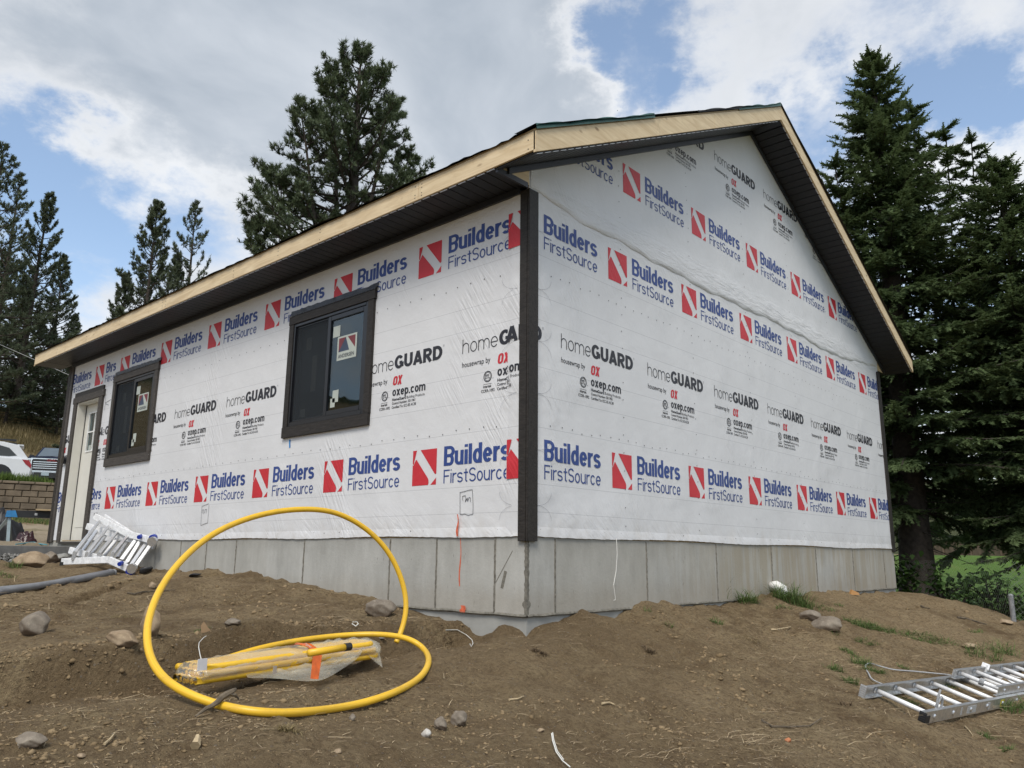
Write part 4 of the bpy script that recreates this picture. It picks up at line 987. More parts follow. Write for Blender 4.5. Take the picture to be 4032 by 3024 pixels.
for i in range(30):
    x = 2.0+1.0*i/29; V += [(x, -OH-.016, rooftop(x)+.02), (x, -OH-.01, rooftop(x)+.035+.018*abs(sin(x*6)))]
mb.add(V, [(2*i, 2*i+1, 2*i+3, 2*i+2) for i in range(29)]); mb.build('underlayment_edge', UNDER, house)

# ================================================================== things on and around the site
STONE = {}
def stonemat(name, a, b, sc=9):
    m, t = newmat(name); p = OBJ(t); n = t.noise(p, sc, 6, .65); n2 = t.noise(p, sc*5, 5, .7)
    c = t.mix(t.mapr(n, .35, .65), a, b); c = t.mix(t.mapr(n2, .55, .75, 0, .5), c, tuple(min(1, k*1.7) for k in b))
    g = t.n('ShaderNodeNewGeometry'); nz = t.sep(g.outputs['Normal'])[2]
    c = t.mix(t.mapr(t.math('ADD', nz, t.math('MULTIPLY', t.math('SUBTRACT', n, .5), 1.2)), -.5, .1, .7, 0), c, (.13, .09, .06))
    t.put(t.b.inputs['Base Color'], c); t.b.inputs['Roughness'].default_value = .85; t.b.inputs['Specular IOR Level'].default_value = .25
    t.put(t.b.inputs['Normal'], bump(t, n2, .6, .006)); return m
ST1 = stonemat('grey_brown_stone', (.14, .115, .09), (.26, .225, .18)); ST2 = stonemat('tan_stone', (.22, .16, .10), (.36, .28, .19)); ST3 = stonemat('grey_stone', (.17, .17, .16), (.30, .30, .28)); ST4 = stonemat('white_stone', (.40, .37, .33), (.62, .60, .56))
def rockmesh(name, size, seed, mat, facets=7, sub=4):
    bm = bmesh.new(); bmesh.ops.create_icosphere(bm, subdivisions=sub, radius=.5); r = np.random.default_rng(seed)
    pl = [(v/np.linalg.norm(v), r.uniform(.30, .44)) for v in r.normal(size=(facets+6, 3))]
    ph = r.uniform(0, 6, 6)
    for v in bm.verts:
        c = np.array(v.co)
        for n_, d in pl:
            e = c@n_-d
            if e > 0: c = c-n_*e*.88
        k = 1+.045*sin(c[0]*11+ph[0])*sin(c[1]*9+ph[1])+.03*sin(c[2]*17+ph[2]+c[0]*13)+.014*sin(c[1]*41+ph[3])*sin(c[0]*37+ph[4])
        v.co = Vector(c*k*np.array(size)*1.18)
    m = bpy.data.meshes.new(name); bm.to_mesh(m); bm.free(); m.materials.append(mat); m.shade_smooth(); return m
def rock(u, v, wpx, hpx, mat, label, seed, depth=.8, rz=0, name='rock', cat='rock', group=None, sink=.18, tilt=0):
    P = gp(u, v); s = scale_at(P); size = (wpx*s, wpx*s*depth, hpx*s*1.25)
    m = rockmesh(name, size, seed, mat, sub=4 if wpx > 45 else 3); o = bpy.data.objects.new(name, m); COL.objects.link(o)
    back = np.array([_F[0], _F[1]])*size[1]*.35
    x, y = P[0]+back[0], P[1]+back[1]
    o.location = (x, y, tz(x, y)+size[2]*(.5-sink)); o.rotation_euler = (tilt, 0, YAW*-1+rz); return tag(o, label, cat, group)
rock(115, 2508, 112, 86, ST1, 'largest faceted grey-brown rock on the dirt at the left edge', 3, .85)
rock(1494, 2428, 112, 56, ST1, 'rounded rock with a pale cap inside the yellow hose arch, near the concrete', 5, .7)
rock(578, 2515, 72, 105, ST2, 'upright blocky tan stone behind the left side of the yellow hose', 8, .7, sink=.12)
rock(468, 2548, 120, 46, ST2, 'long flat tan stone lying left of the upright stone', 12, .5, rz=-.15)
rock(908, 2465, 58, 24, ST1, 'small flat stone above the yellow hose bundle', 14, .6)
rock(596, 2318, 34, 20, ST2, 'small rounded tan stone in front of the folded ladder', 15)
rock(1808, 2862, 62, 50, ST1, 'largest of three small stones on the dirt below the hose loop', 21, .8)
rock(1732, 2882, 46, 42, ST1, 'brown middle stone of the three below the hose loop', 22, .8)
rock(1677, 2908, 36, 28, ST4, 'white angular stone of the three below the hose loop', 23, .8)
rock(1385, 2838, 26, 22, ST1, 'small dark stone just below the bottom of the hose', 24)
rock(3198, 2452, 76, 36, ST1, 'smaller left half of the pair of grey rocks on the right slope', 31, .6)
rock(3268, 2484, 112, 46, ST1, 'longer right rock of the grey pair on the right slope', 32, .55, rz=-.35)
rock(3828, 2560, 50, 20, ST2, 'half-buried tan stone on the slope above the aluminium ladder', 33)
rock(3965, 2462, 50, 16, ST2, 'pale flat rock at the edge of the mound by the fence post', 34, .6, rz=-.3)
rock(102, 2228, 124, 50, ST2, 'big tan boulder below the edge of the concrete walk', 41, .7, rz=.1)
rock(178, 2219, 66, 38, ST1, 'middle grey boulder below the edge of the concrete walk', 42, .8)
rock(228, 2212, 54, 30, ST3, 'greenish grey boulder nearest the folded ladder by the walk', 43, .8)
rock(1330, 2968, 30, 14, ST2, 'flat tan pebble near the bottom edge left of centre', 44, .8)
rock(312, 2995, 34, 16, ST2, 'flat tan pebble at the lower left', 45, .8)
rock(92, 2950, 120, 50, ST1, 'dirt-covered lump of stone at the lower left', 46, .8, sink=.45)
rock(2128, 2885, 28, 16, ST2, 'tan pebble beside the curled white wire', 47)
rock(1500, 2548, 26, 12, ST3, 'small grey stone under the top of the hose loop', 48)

# scattered clods, chips and fibres (nobody could count them)
def scatter(n, lo, hi, umin=0, umax=4032, vmin=2330, vmax=3020):
    out = []
    U = RNG.uniform(umin, umax, n*2); Vv = vmin+(vmax-vmin)*RNG.uniform(0, 1, n*2)**1.0
    for u, v in zip(U, Vv):
        P = gp_fast(u, v)
        if P is None: continue
        out.append(P)
        if len(out) >= n: break
    return np.array(out)
_cells = {}
def gp_fast(u, v):
    k = (int(u//24), int(v//12))
    if k not in _cells:
        _cells[k] = gp((k[0]+.5)*24, (k[1]+.5)*12)
    P = _cells[k]
    D = np.hypot(P[0]-CAM[0], P[1]-CAM[1])
    j = RNG.uniform(-.5, .5, 2)*(.02*D, .10*D)
    x, y = P[0]+_R0[0]*j[0]+_F[0]*j[1], P[1]+_R0[1]*j[0]+_F[1]*j[1]
    if (x > -.02 and y > -.02 and x < WID+.02 and y < LEN) or D > 13: return None
    return (x, y)
pts = np.array([p for p in (gp_fast(a, b) for a, b in zip(RNG.uniform(-100, 4130, 30000), 2270+755*RNG.uniform(0, 1, 30000)**.95)) if p is not None])
pz = terrain(pts[:, 0], pts[:, 1]); P3 = np.c_[pts, pz]; nP = len(P3)
ico = bmesh.new(); bmesh.ops.create_icosphere(ico, subdivisions=1, radius=1); iv = np.array([v.co[:] for v in ico.verts])*np.array([1, 1, .65]); ifc = np.array([[v.index for v in f.verts] for f in ico.faces]); ico.free()
nc = min(10000, nP//2); Q = P3[:nc]; sz = np.clip(np.exp(RNG.normal(-5.5, .6, nc)), 0, .012)
clump = sst(-.1, .3, vnoise(Q[:, 0], Q[:, 1], .35, 77)+vnoise(Q[:, 0], Q[:, 1], 1.2, 78)*.6); sz *= .55+.75*clump
_D = np.hypot(Q[:, 0]-CAM[0], Q[:, 1]-CAM[1]); sz *= np.clip(_D/4.2, .75, 2.2)**.9; V = iv[None]*(sz[:, None, None]*RNG.uniform(.55, 1.3, (nc, 1, 3)))*(1+.32*RNG.normal(size=(nc, len(iv), 1)))
V = V+Q[:, None, :]+np.array([0, 0, 1])*(sz*.10)[:, None, None]
Fc = ifc[None]+(np.arange(nc)*len(iv))[:, None, None]
tint = np.repeat(RNG.uniform(.55, 1.25, (nc, 1)), len(iv), 1).ravel()
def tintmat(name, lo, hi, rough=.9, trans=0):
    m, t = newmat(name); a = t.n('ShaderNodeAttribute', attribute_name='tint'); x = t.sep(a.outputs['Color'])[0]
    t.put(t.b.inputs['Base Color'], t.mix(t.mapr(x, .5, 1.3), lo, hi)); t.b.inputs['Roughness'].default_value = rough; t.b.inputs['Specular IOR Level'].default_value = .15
    if trans:
        tl = t.n('ShaderNodeBsdfTranslucent'); t.put(tl.inputs[0], t.mix(t.mapr(x, .5, 1.3), lo, hi)); mx = t.n('ShaderNodeMixShader'); mx.inputs[0].default_value = trans
        t.L.new(t.b.outputs[0], mx.inputs[1]); t.L.new(tl.outputs[0], mx.inputs[2]); t.L.new(mx.outputs[0], t.out.inputs[0])
    return m
def tatt(x): return np.stack([x, x, x, np.ones_like(x)], -1)
CLOD = tintmat('soil_clods', (.17, .122, .068), (.28, .208, .122))
o = link('soil_clods', npmesh('soil_clods', V.reshape(-1, 3), Fc.reshape(-1, 3), CLOD, False, tatt(tint)), kind='stuff'); tag(o, 'small clods and crumbs of earth over the dug soil', 'soil')
# fibres: thin bent strips
def strips(Q, L, wd, lift, seed, up=.25, nseg=3):
    r = np.random.default_rng(seed); n = len(Q); az = r.uniform(0, 2*pi, n); bend = r.normal(0, .7, n); el = np.abs(r.normal(0, up, n))
    V = np.zeros((n, (nseg+1)*2, 3)); p = Q.copy(); p[:, 2] += lift
    for i in range(nseg+1):
        d = np.stack([np.cos(az)*np.cos(el), np.sin(az)*np.cos(el), np.sin(el)], 1); s = np.stack([-np.sin(az), np.cos(az), .3*np.ones(n)], 1)
        wi = (wd*(1-.5*i/nseg))[:, None]
        V[:, 2*i] = p-s*wi/2; V[:, 2*i+1] = p+s*wi/2
        p = p+d*(L/nseg)[:, None]; az = az+bend/nseg; el = el-np.abs(el)*.9
    f0 = np.array([[2*i, 2*i+1, 2*i+3, 2*i+2] for i in range(nseg)])
    return V.reshape(-1, 3), (f0[None]+(np.arange(n)*(nseg+1)*2)[:, None, None]).reshape(-1, 4)
ns = nP-nc; Q = P3[nc:]; keep = (vnoise(Q[:, 0], Q[:, 1], .9, 88)+RNG.uniform(-.3, .3, ns)) > .10; Q = Q[keep]
_D = np.hypot(Q[:, 0]-CAM[0], Q[:, 1]-CAM[1]); Q = Q[RNG.random(len(Q)) < np.clip((_D-2.6)/2.2, .35, 1)]; _D = np.hypot(Q[:, 0]-CAM[0], Q[:, 1]-CAM[1]); Lf = np.exp(RNG.normal(-3.1, .5, len(Q)))*np.clip(_D/5, .65, 1.6); V, Fq = strips(Q, Lf, np.full(len(Q), .0020)+Lf*.010, .004, 5)
tint = np.repeat(RNG.uniform(.5, 1.3, (len(Q), 1)), 8, 1).ravel()
STRAW = tintmat('dry_fibres', (.15, .10, .058), (.46, .37, .24))
o = link('straw_litter', npmesh('straw_litter', V, Fq, STRAW, False, tatt(tint)), kind='stuff'); tag(o, 'dry roots and straw fibres strewn over the soil', 'straw')

# ---- twigs, scraps, wires
def groundpath(pix, lift=.01):
    return [tuple(gp(u, v)+np.array([0, 0, lift])) for u, v in pix]
def twig(pix, r, mat, label, cat='twig', name='twig', lift=.010, group=None):
    mb = MB(); pts = groundpath(pix, lift); n = len(pts); mb.tube(pts, [r*(1-.55*i/(n-1)) for i in range(n)], 6); return topmesh(name, mb, mat, label, cat, group)
BARK = simple('weathered_wood', (.12, .095, .065), .85, 0, .45, 30, .8, 200); BARKP = simple('pale_split_wood', (.42, .33, .20), .7, 0, .3, 40)
# the forked stick propped on the hose
Pa = gp(768, 2838); Pb = at(930, 2722, 3.52)
mb = MB(); d_ = Pb-Pa; mid = [Pa+d_*q+np.array([.003*sin(q*17), 0, .003*sin(q*11)]) for q in np.linspace(0, 1, 9)]
mid = [m_+np.array([0, 0, .012]) for m_ in mid]
mb.tube(mid, [.004, .006, .008, .009, .011, .013, .013, .011, .006], 7); mb.tube([mid[6], mid[7]+np.array([.012, -.004, -.014]), Pb+np.array([.012, -.004, -.030])], [.009, .007, .003], 6); 
topmesh('stick', mb, BARK, 'weathered forked stick propped on the front of the yellow hose', 'stick')
twig([(500, 2340), (530, 2345), (560, 2336), (620, 2332), (690, 2328)], .008, BARK, 'thin wavy twig on the soil right of the grey conduits')
twig([(3035, 2486), (3060, 2484), (3114, 2474)], .010, BARKP, 'pale flat splinter lying left of the pair of rocks', 'splinter', 'wood_splinter')
twig([(3770, 2434), (3800, 2438), (3850, 2452), (3885, 2462)], .014, BARK, 'bare branch on the far slope near the fence')
twig([(3628, 2390), (3640, 2396), (3662, 2399)], .012, BARK, 'short dark twig on the slope under the fir')
twig([(3000, 2845), (3040, 2868), (3110, 2872), (3190, 2866), (3236, 2835)], .006, BARK, 'long thin root curving over the dirt left of the aluminium ladder')
twig([(3800, 2866), (3818, 2885), (3832, 2905)], .005, BARKP, 'pale straw stalk below the aluminium ladder', 'stalk', 'stalk')
twig([(765, 2968), (772, 2950), (776, 2925)], .018, BARKP, 'frayed pale wood chip standing near the bottom edge', 'wood chip', 'wood_chip', lift=.02)
twig([(2005, 2762), (2040, 2758), (2062, 2748)], .006, BARKP, 'short pale stick on the open dirt in the middle', lift=.008)
twig([(2370, 2780), (2400, 2775), (2420, 2782)], .007, BARKP, 'scrap of husk on the dirt right of centre', 'husk', 'husk')
twig([(410, 2945), (430, 2925), (452, 2900)], .005, BARKP, 'thin pale splinter at the lower left', 'splinter', 'wood_splinter')
mb = MB()
P_ = [at(*q) for q in [(2172, 2888, 3.60), (2176, 2915, 3.55), (2190, 2960, 3.50), (2215, 2995, 3.45), (2245, 3020, 3.40)]]
P_ = [np.array([p[0], p[1], max(p[2], tz(p[0], p[1])+.006)]) for p in P_]; mb.tube(P_, .0024, 6); P2 = [p+np.array([.012, .004, .001]) for p in P_[:4]]; mb.tube(P2, .002, 6); topmesh('wire', mb, WHITES, 'curled white and dark wire sticking out of the dirt at the bottom edge', 'wire')
mb = MB(); mb.tube(groundpath([(1755, 2496), (1800, 2500), (1835, 2512), (1858, 2530), (1862, 2545), (1855, 2560), (1850, 2548)], .018), .0024, 5); topmesh('string', mb, WHITES, 'white string trailing from the pit at the corner of the house', 'string')
mb = MB(); mb.tube(groundpath([(1385, 2470), (1400, 2480), (1410, 2470), (1405, 2462), (1388, 2462)], .02), .0034, 5); topmesh('string', mb, WHITES, 'small white loop of string behind the top of the hose loop', 'string')
mb = MB(); Pq = [at(812, 2504, 4.7), at(800, 2512, 4.62), at(784, 2530, 4.5), at(782, 2548, 4.4), at(788, 2580, 4.25), at(795, 2606, 4.15)]; mb.tube([np.array([p[0], p[1], max(p[2], tz(p[0], p[1])+.01)]) for p in Pq], .0020, 5); topmesh('string', mb, WHITES, 'thin white string rising from the left end of the hose bundle', 'string')
mb = MB(); A = gp(790, 2494); s = scale_at(A); X = _R0*s; Zv = np.array([0, 0, s]); a0 = A+Zv*4; mb.prism([a0-X*2+Zv*26, a0+X*30-Zv*2, a0+X*2-Zv*2], tuple(np.array([.01, .02, 0]))); mb.prism([a0-X*2+Zv*26, a0+X*30-Zv*2, a0+X*40+Zv*4, a0+X*8+Zv*40], (.003, .004, 0)); topmesh('cardboard_scrap', mb, simple('cardboard', (.30, .20, .11), .85), 'folded brown cardboard scrap stuck in the soil behind the bundle', 'cardboard')
mb = MB(); A = gp(3365, 2345); s = scale_at(A); X = _R0*s; Zv = np.array([0, 0, s]); mb.prism([A+Zv*2-X*15, A+Zv*2+X*20, A+Zv*10+X*18, A+Zv*22-X*8], (.02, .03, .0)); topmesh('wood_scrap', mb, simple('orange_wood', (.45, .24, .09), .7), 'orange triangular offcut of wood by the foot of the gable wall', 'wood offcut')
mb = MB(); A = gp(1045, 2118+215); 
# black bag scrap by the folded ladder
bm_ = rockmesh('plastic_scrap', (.13, .06, .07), 71, simple('black_plastic', (.012, .012, .013), .35, 0, .2, 20), 5, 3)
o = bpy.data.objects.new('plastic_scrap', bm_); COL.objects.link(o); P = gp(572, 2262); o.location = tuple(P+np.array([0, 0, .05])); o.rotation_euler = (0, -.35, -.5); tag(o, 'crumpled black plastic scrap between the folded ladder and the concrete', 'plastic scrap')
bm_ = rockmesh('plastic_scrap', (.14, .05, .03), 72, MATS['black_plastic'], 5, 3)
o = bpy.data.objects.new('plastic_scrap', bm_); COL.objects.link(o); P = gp(765, 2272); o.location = tuple(P+np.array([0, 0, .02])); o.rotation_euler = (0, -.1, .1); tag(o, 'flat black scrap half buried against the concrete behind the hose', 'plastic scrap')

# ---- yellow gas pipe
HOSE = None
def hosemat():
    m, t = newmat('yellow_polyethylene'); uv = t.n('ShaderNodeTexCoord').outputs['UV']; p = GEO(t)
    d = t.mapr(t.noise(p, 9, 6, .7), .55, .75, 0, .5)
    st = t.mapr(t.noise(t.scl(uv, (3, 40, 1)), 1, 3), .35, .65)
    c = t.mix(st, (.72, .42, .020), (.82, .52, .045)); c = t.mix(d, c, (.42, .27, .06))
    t.put(t.b.inputs['Base Color'], c); t.b.inputs['Roughness'].default_value = .38; t.b.inputs['Specular IOR Level'].default_value = .4
    t.b.inputs['Subsurface Weight'].default_value = .0; return m
HOSE = hosemat()
BLK = simple('black_tape', (.015, .015, .017), .4)
def catmull(P, per=10):
    P = [np.array(p, float) for p in P]; Q = [2*P[0]-P[1]]+P+[2*P[-1]-P[-2]]; out = []
    for i in range(1, len(Q)-2):
        for k in range(per):
            t = k/per; a, b, c, d = Q[i-1:i+3]
            out.append(.5*((2*b)+(-a+c)*t+(2*a-5*b+4*c-d)*t*t+(-a+3*b-3*c+d)*t**3))
    out.append(P[-1]); return out
HR = .0167
hp = [(700, 2625, 4.5), (800, 2618, 4.66), (905, 2588, 4.85), (1010, 2556, 5.0), (1150, 2526, 5.12), (1300, 2506, 5.2), (1440, 2497, 5.22), (1560, 2503, 5.15), (1640, 2530, 5.02), (1687, 2580, 4.85), (1682, 2630, 4.65), (1640, 2680, 4.4), (1550, 2728, 4.15), (1430, 2768, 3.92), (1290, 2794, 3.72), (1130, 2808, 3.55), (980, 2800, 3.48), (840, 2770, 3.50),
      (720, 2722, 3.58), (640, 2665, 3.68), (592, 2590, 3.80), (578, 2500, 3.93), (590, 2420, 4.05), (625, 2330, 4.2), (690, 2232, 4.38), (790, 2135, 4.6), (910, 2065, 4.8), (1060, 2018, 4.98), (1210, 2004, 5.12), (1330, 2020, 5.22), (1440, 2080, 5.3), (1520, 2160, 5.34), (1570, 2250, 5.36), (1596, 2340, 5.36), (1598, 2410, 5.34), (1586, 2465, 5.32), (1574, 2500, 5.30), (1560, 2530, 5.28)]
def rest(u, v, D, r):
    P = at(u, v, D)
    if P[2] < tz(P[0], P[1])+r:
        G = gp(u, v, 2.4, 9); Dg = np.hypot(G[0]-CAM[0], G[1]-CAM[1]); d = ray(u, v); sl = -d[2]/np.hypot(d[0], d[1])
        P = at(u, v, Dg-r/max(.12, sl)*.55)
    return P
hp2 = catmull([np.array(q, float) for q in hp], 8)
HPt = [rest(*q, HR) for q in hp2]
for _ in range(14): HPt = [HPt[0]]+[(HPt[i-1]+2*HPt[i]+HPt[i+1])/4 for i in range(1, len(HPt)-1)]+[HPt[-1]]
mb = MB(); mb.tube(HPt, HR, 16)
hose = thing('gas_pipe_coil', 'yellow plastic gas pipe looping up from its taped bundle over the dirt', 'gas pipe', tuple(HPt[140]))
mb.build('loose_loop', HOSE, hose, smooth=True)
# bundled turns: flattened stadium coils seen edge-on, wrapped in clear film
A = at(765, 2648, 3.95); Bq = at(1470, 2546, 4.62); A[2] += .0; ax = Bq-A; ax[2] = Bq[2]-A[2]; L = np.linalg.norm(ax); ax /= L
nrm = np.cross(ax, (0, 0, 1)); nrm /= np.linalg.norm(nrm); upv = np.cross(nrm, ax)       # nrm points towards the viewer
k_ = 0
for row in range(3):
    for col in range(3):
        c0 = (A+Bq)/2+upv*(-.036+.028*row)+nrm*(.045-.036*col+.006*(row % 2)); a_, b_ = L/2-.02*row, .045
        pts = []
        for i in range(25):
            t_ = pi*i/24-pi/2; 
            pts.append(c0+ax*(a_-b_)+ax*b_*cos(t_)-nrm*(b_*sin(t_)+b_))
        pts = list(pts)
        for i in range(25):
            t_ = pi*i/24+pi/2; pts.append(c0-ax*(a_-b_)+ax*b_*cos(t_)-nrm*(b_*sin(t_)+b_))
        q = []
        for i, p in enumerate(pts): 
            s_ = (p-(A+Bq)/2)@ax; q.append(p+upv*(.012*cos(s_*3.1)+.005*sin(s_*9+row)))
        q.append(q[0]); MB().tube(catmull(q, 2), HR*.97, 10, False).build('pipe_turn', HOSE, hose, smooth=True)
E1 = at(1290, 2560, 4.05); E2 = at(1374, 2546, 4.13); D1 = at(1215, 2572, 3.99)
MB().tube([D1, E1, E2], HR, 14).build('pipe_end', HOSE, hose, smooth=True); e_ = (E2-E1)/np.linalg.norm(E2-E1)
MB().tube([E2-e_*.028, E2+e_*.008], HR*1.12, 14).build('end_tape', BLK, hose)
def filmmat():
    m, t = newmat('milky_clear_film'); t.N.remove(t.b); p = GEO(t)
    df = t.n('ShaderNodeBsdfDiffuse'); df.inputs[0].default_value = (.78, .74, .60, 1); tr = t.n('ShaderNodeBsdfTransparent'); tr.inputs[0].default_value = (.97, .96, .92, 1)
    gl = t.n('ShaderNodeBsdfGlossy'); gl.inputs['Roughness'].default_value = .22
    nb = bump(t, t.noise(p, 24, 4, .6, 1.5), .8, .01); t.put(gl.inputs['Normal'], nb); t.put(df.inputs['Normal'], nb)
    m1 = t.n('ShaderNodeMixShader'); t.put(m1.inputs[0], t.mapr(t.noise(t.scl(p, (6, 6, 30)), 1, 3, .5), .35, .65, .16, .34)); t.L.new(tr.outputs[0], m1.inputs[1]); t.L.new(df.outputs[0], m1.inputs[2])
    m2 = t.n('ShaderNodeMixShader'); m2.inputs[0].default_value = .12; t.L.new(m1.outputs[0], m2.inputs[1]); t.L.new(gl.outputs[0], m2.inputs[2]); t.L.new(m2.outputs[0], t.out.inputs[0]); return m
FILM = filmmat()
# wrapping sleeve
def sleeve(s0, s1, fa, n=46, k=20, seed=1):
    r = np.random.default_rng(seed); V = []; ce = (A+Bq)/2
    for i in range(n+1):
        s_ = s0+(s1-s0)*i/n
        for j in range(k):
            th = 2*pi*j/k; ra, rb = fa(s_, th); jit = .003*sin(s_*55+j*1.7)+.002*r.normal()
            V.append(ce+ax*s_-nrm*.036+nrm*cos(th)*(ra+jit)+upv*(sin(th)*(rb+jit)-.010+.012*cos(s_*3.1)))
    F = [(i*k+j, i*k+(j+1) % k, (i+1)*k+(j+1) % k, (i+1)*k+j) for i in range(n) for j in range(k)]
    return V, F
_e = lambda s_: min(1, max(.02, (L/2+.045-abs(s_))/.05))**.5
V, F = sleeve(-L/2-.045, L/2+.045, lambda s_, th: (.108*_e(s_), .053*_e(s_))); MB().add(V, F).build('film_sleeve', FILM, hose, smooth=True)
# loose film spreading on the soil under the bundle and trailing off its right end
def sheet(name, quad_top, quad_bot, mat, parent, n=30, m=10, amp=.018, seed=4):
    r = np.random.default_rng(seed); T = catmull([at(*q) for q in quad_top], max(1, n//(len(quad_top)-1))); B = catmull([at(*q) for q in quad_bot], max(1, n//(len(quad_bot)-1))); k = min(len(T), len(B)); V = []
    for i in range(k):
        a_ = T[int(i*(len(T)-1)/(k-1))]; b_ = B[int(i*(len(B)-1)/(k-1))]
        for j in range(m+1):
            q = j/m; p = a_+(b_-a_)*q; p = p+np.array([0, 0, 1])*amp*(sin(i*1.3+j*.9)*.5+sin(i*.47-j*1.9)*.6)*sin(pi*min(1, q+.25)); g = tz(p[0], p[1]); p[2] = max(p[2], g+.004)
            V.append(p)
    F = [(i*(m+1)+j, i*(m+1)+j+1, (i+1)*(m+1)+j+1, (i+1)*(m+1)+j) for i in range(k-1) for j in range(m)]
    return MB().add(V, F).build(name, mat, parent, smooth=True)
sheet('loose_film', [(960, 2640, 4.1), (1080, 2625, 4.2), (1200, 2605, 4.28), (1330, 2575, 4.4), (1440, 2550, 4.5)], [(975, 2668, 3.98), (1090, 2672, 3.98), (1215, 2682, 4.0), (1290, 2668, 4.1), (1400, 2600, 4.4)], FILM, hose)
sheet('loose_film', [(1235, 2548, 4.5), (1300, 2522, 4.62), (1370, 2518, 4.7), (1450, 2520, 4.75), (1490, 2545, 4.7)], [(1260, 2575, 4.3), (1330, 2548, 4.45), (1400, 2540, 4.5), (1470, 2600, 4.5), (1506, 2628, 4.45)], FILM, hose, seed=7)
sheet('loose_film', [(780, 2612, 4.15), (850, 2600, 4.2), (900, 2586, 4.3), (940, 2590, 4.3), (990, 2592, 4.25)], [(780, 2618, 4.0), (850, 2612, 4.05), (900, 2608, 4.1), (940, 2604, 4.1), (990, 2602, 4.1)], FILM, hose, seed=9, n=16, amp=.01)
# orange tape band round the bundle and hanging below it
OT = simple('orange_tape', (.62, .115, .012), .3, 0, .25, 30, .3, 60)
u0, v0 = 1238, 2550
def _pu(P): d = P-CAM; return 2016+FPX*(d@_R)/(d@_F)
_ss = np.linspace(-L/2, L/2, 200); s0_ = _ss[int(np.argmin([abs(_pu((A+Bq)/2+ax*q_+nrm*.075)-1247) for q_ in _ss]))]
V, F = sleeve(s0_-.024, s0_+.024, lambda s_, th: (.112, .057), 4, 20, 3); MB().add(V, F).build('tape_band', OT, hose, smooth=True)
sheet('tape_tail', [(1232, 2585, 3.93), (1250, 2583, 3.94), (1268, 2580, 3.95)], [(1222, 2672, 3.90), (1238, 2674, 3.91), (1254, 2674, 3.92)], OT, hose, n=6, m=12, amp=.003)
mb = MB(); q0 = at(770, 2622, 3.86); mb.obox(q0+upv*.01+nrm*.05, ax*.022, upv*.024, nrm*.002); mb.build('end_label', simple('paper_white', (.66, .65, .66), .6), hose)
mb = MB(); q0 = at(1058, 2634, 3.96); mb.obox(q0+nrm*.045, ax*.010, upv*.018, nrm*.001); mb.build('print_label', simple('smudged_label', (.40, .34, .28), .6), hose)

# ---- aluminium
def alumat(name, base=.62, rough=.33):
    m, t = newmat(name); p = OBJ(t); n = t.noise(t.scl(p, (3, 3, 3)), 9, 6, .65)
    t.put(t.b.inputs['Base Color'], t.mix(t.mapr(n, .35, .7), (base*.72, base*.73, base*.74), (base, base*1.01, base*1.02))); t.put(t.b.inputs['Roughness'], t.mapr(n, .3, .7, rough+.14, rough-.06)); t.b.inputs['Metallic'].default_value = .85; return m
ALU = alumat('worn_aluminium', .78); ALUB = alumat('bright_aluminium', .95, .42); ALUB.node_tree.nodes['Principled BSDF'].inputs['Metallic'].default_value = .15
BLUEP = simple('blue_plastic', (.010, .035, .30), .35); BLACKR = simple('black_rubber', (.02, .02, .02), .6); YLAB = simple('yellow_label', (.60, .50, .02), .5); GLAB = simple('faded_label', (.42, .44, .45), .5); ROPE = simple('grey_rope', (.34, .35, .36), .8, 0, .4, 200)
def frame_of(P, u, w):
    u = np.array(u)/np.linalg.norm(u); w = np.array(w)-u*(np.array(w)@u); w /= np.linalg.norm(w); return u, w, np.cross(u, w)
LP = np.array([1.600, -2.091, -1.128]); LU, LW, LN = frame_of(LP, (.304, -.037, -.012), (.045, .35, .109))
if LN[2] < 0: LN = -LN
lad = thing('extension_ladder', 'aluminium extension ladder lying flat on the slope at the right edge', 'ladder', tuple(LP))
def ibeam(mb, o_, L, h, fl, t, face):
    """C-shaped rail from o_ along LU: web plus two flanges pointing to face"""
    mb.obox(o_+LU*L/2, LU*L/2, LW*t/2, LN*h/2)
    for s in (-1, 1): mb.obox(o_+LU*L/2+LN*s*(h/2-t/2)+LW*face*fl/2, LU*L/2, LW*fl/2, LN*t/2)
def rungs(parent, o_, n, first, width, r):
    for k in range(n):
        c = o_+LU*(first+.3048*k)
        mb = MB(); mb.tube([c+LW*.004, c+LW*(width-.004)], r, 12); mb.build('rung', ALUB, parent, smooth=True)
        for q, dd in ((0, -1), (width, 1)):
            mb = MB(); mb.tube([c+LW*(q+dd*.002), c+LW*(q+dd*.010)], [r*1.15, r*.75], 12); mb.tube([c+LW*(q-dd*.004), c+LW*(q-dd*.012)], [r*1.5, r*1.2], 12); mb.build('rung_ferrule', ALU, parent)
BASE0 = LP-LU*.17; HN, WL = .078, .388
for q, face in ((0, 1), (WL, -1)):
    mb = MB(); ibeam(mb, BASE0+LW*q, 3.9, HN, .026, .0028, face); mb.build('rail', ALU, lad)
rungs(lad, BASE0, 12, .17, WL, .0165)
FO_ = BASE0+LU*1.36+LN*(HN*.92)+LW*.034; FWL = WL-.068
for q, face in ((0, 1), (FWL, -1)):
    mb = MB(); ibeam(mb, FO_+LW*q, 2.7, HN*.9, .024, .0028, face); mb.build('fly_rail', ALU, lad)
rungs(lad, FO_, 9, .13, FWL, .0165)
for q in (0, WL):
    mb = MB(); c = BASE0+LW*q-LU*.012; mb.obox(c, LU*.004, LW*.022, LN*(HN*.56))
    for k in range(6): mb.obox(c-LU*.006+LN*(HN*(-.45+.18*k)), LU*.004, LW*.020, LN*.004)
    mb.obox(c+LU*.03-LN*.01+LW*(-.018 if q == 0 else .018), LU*.035, LW*.003, LN*.035); mb.build('ladder_foot', BLACKR if q == 0 else ALU, lad)
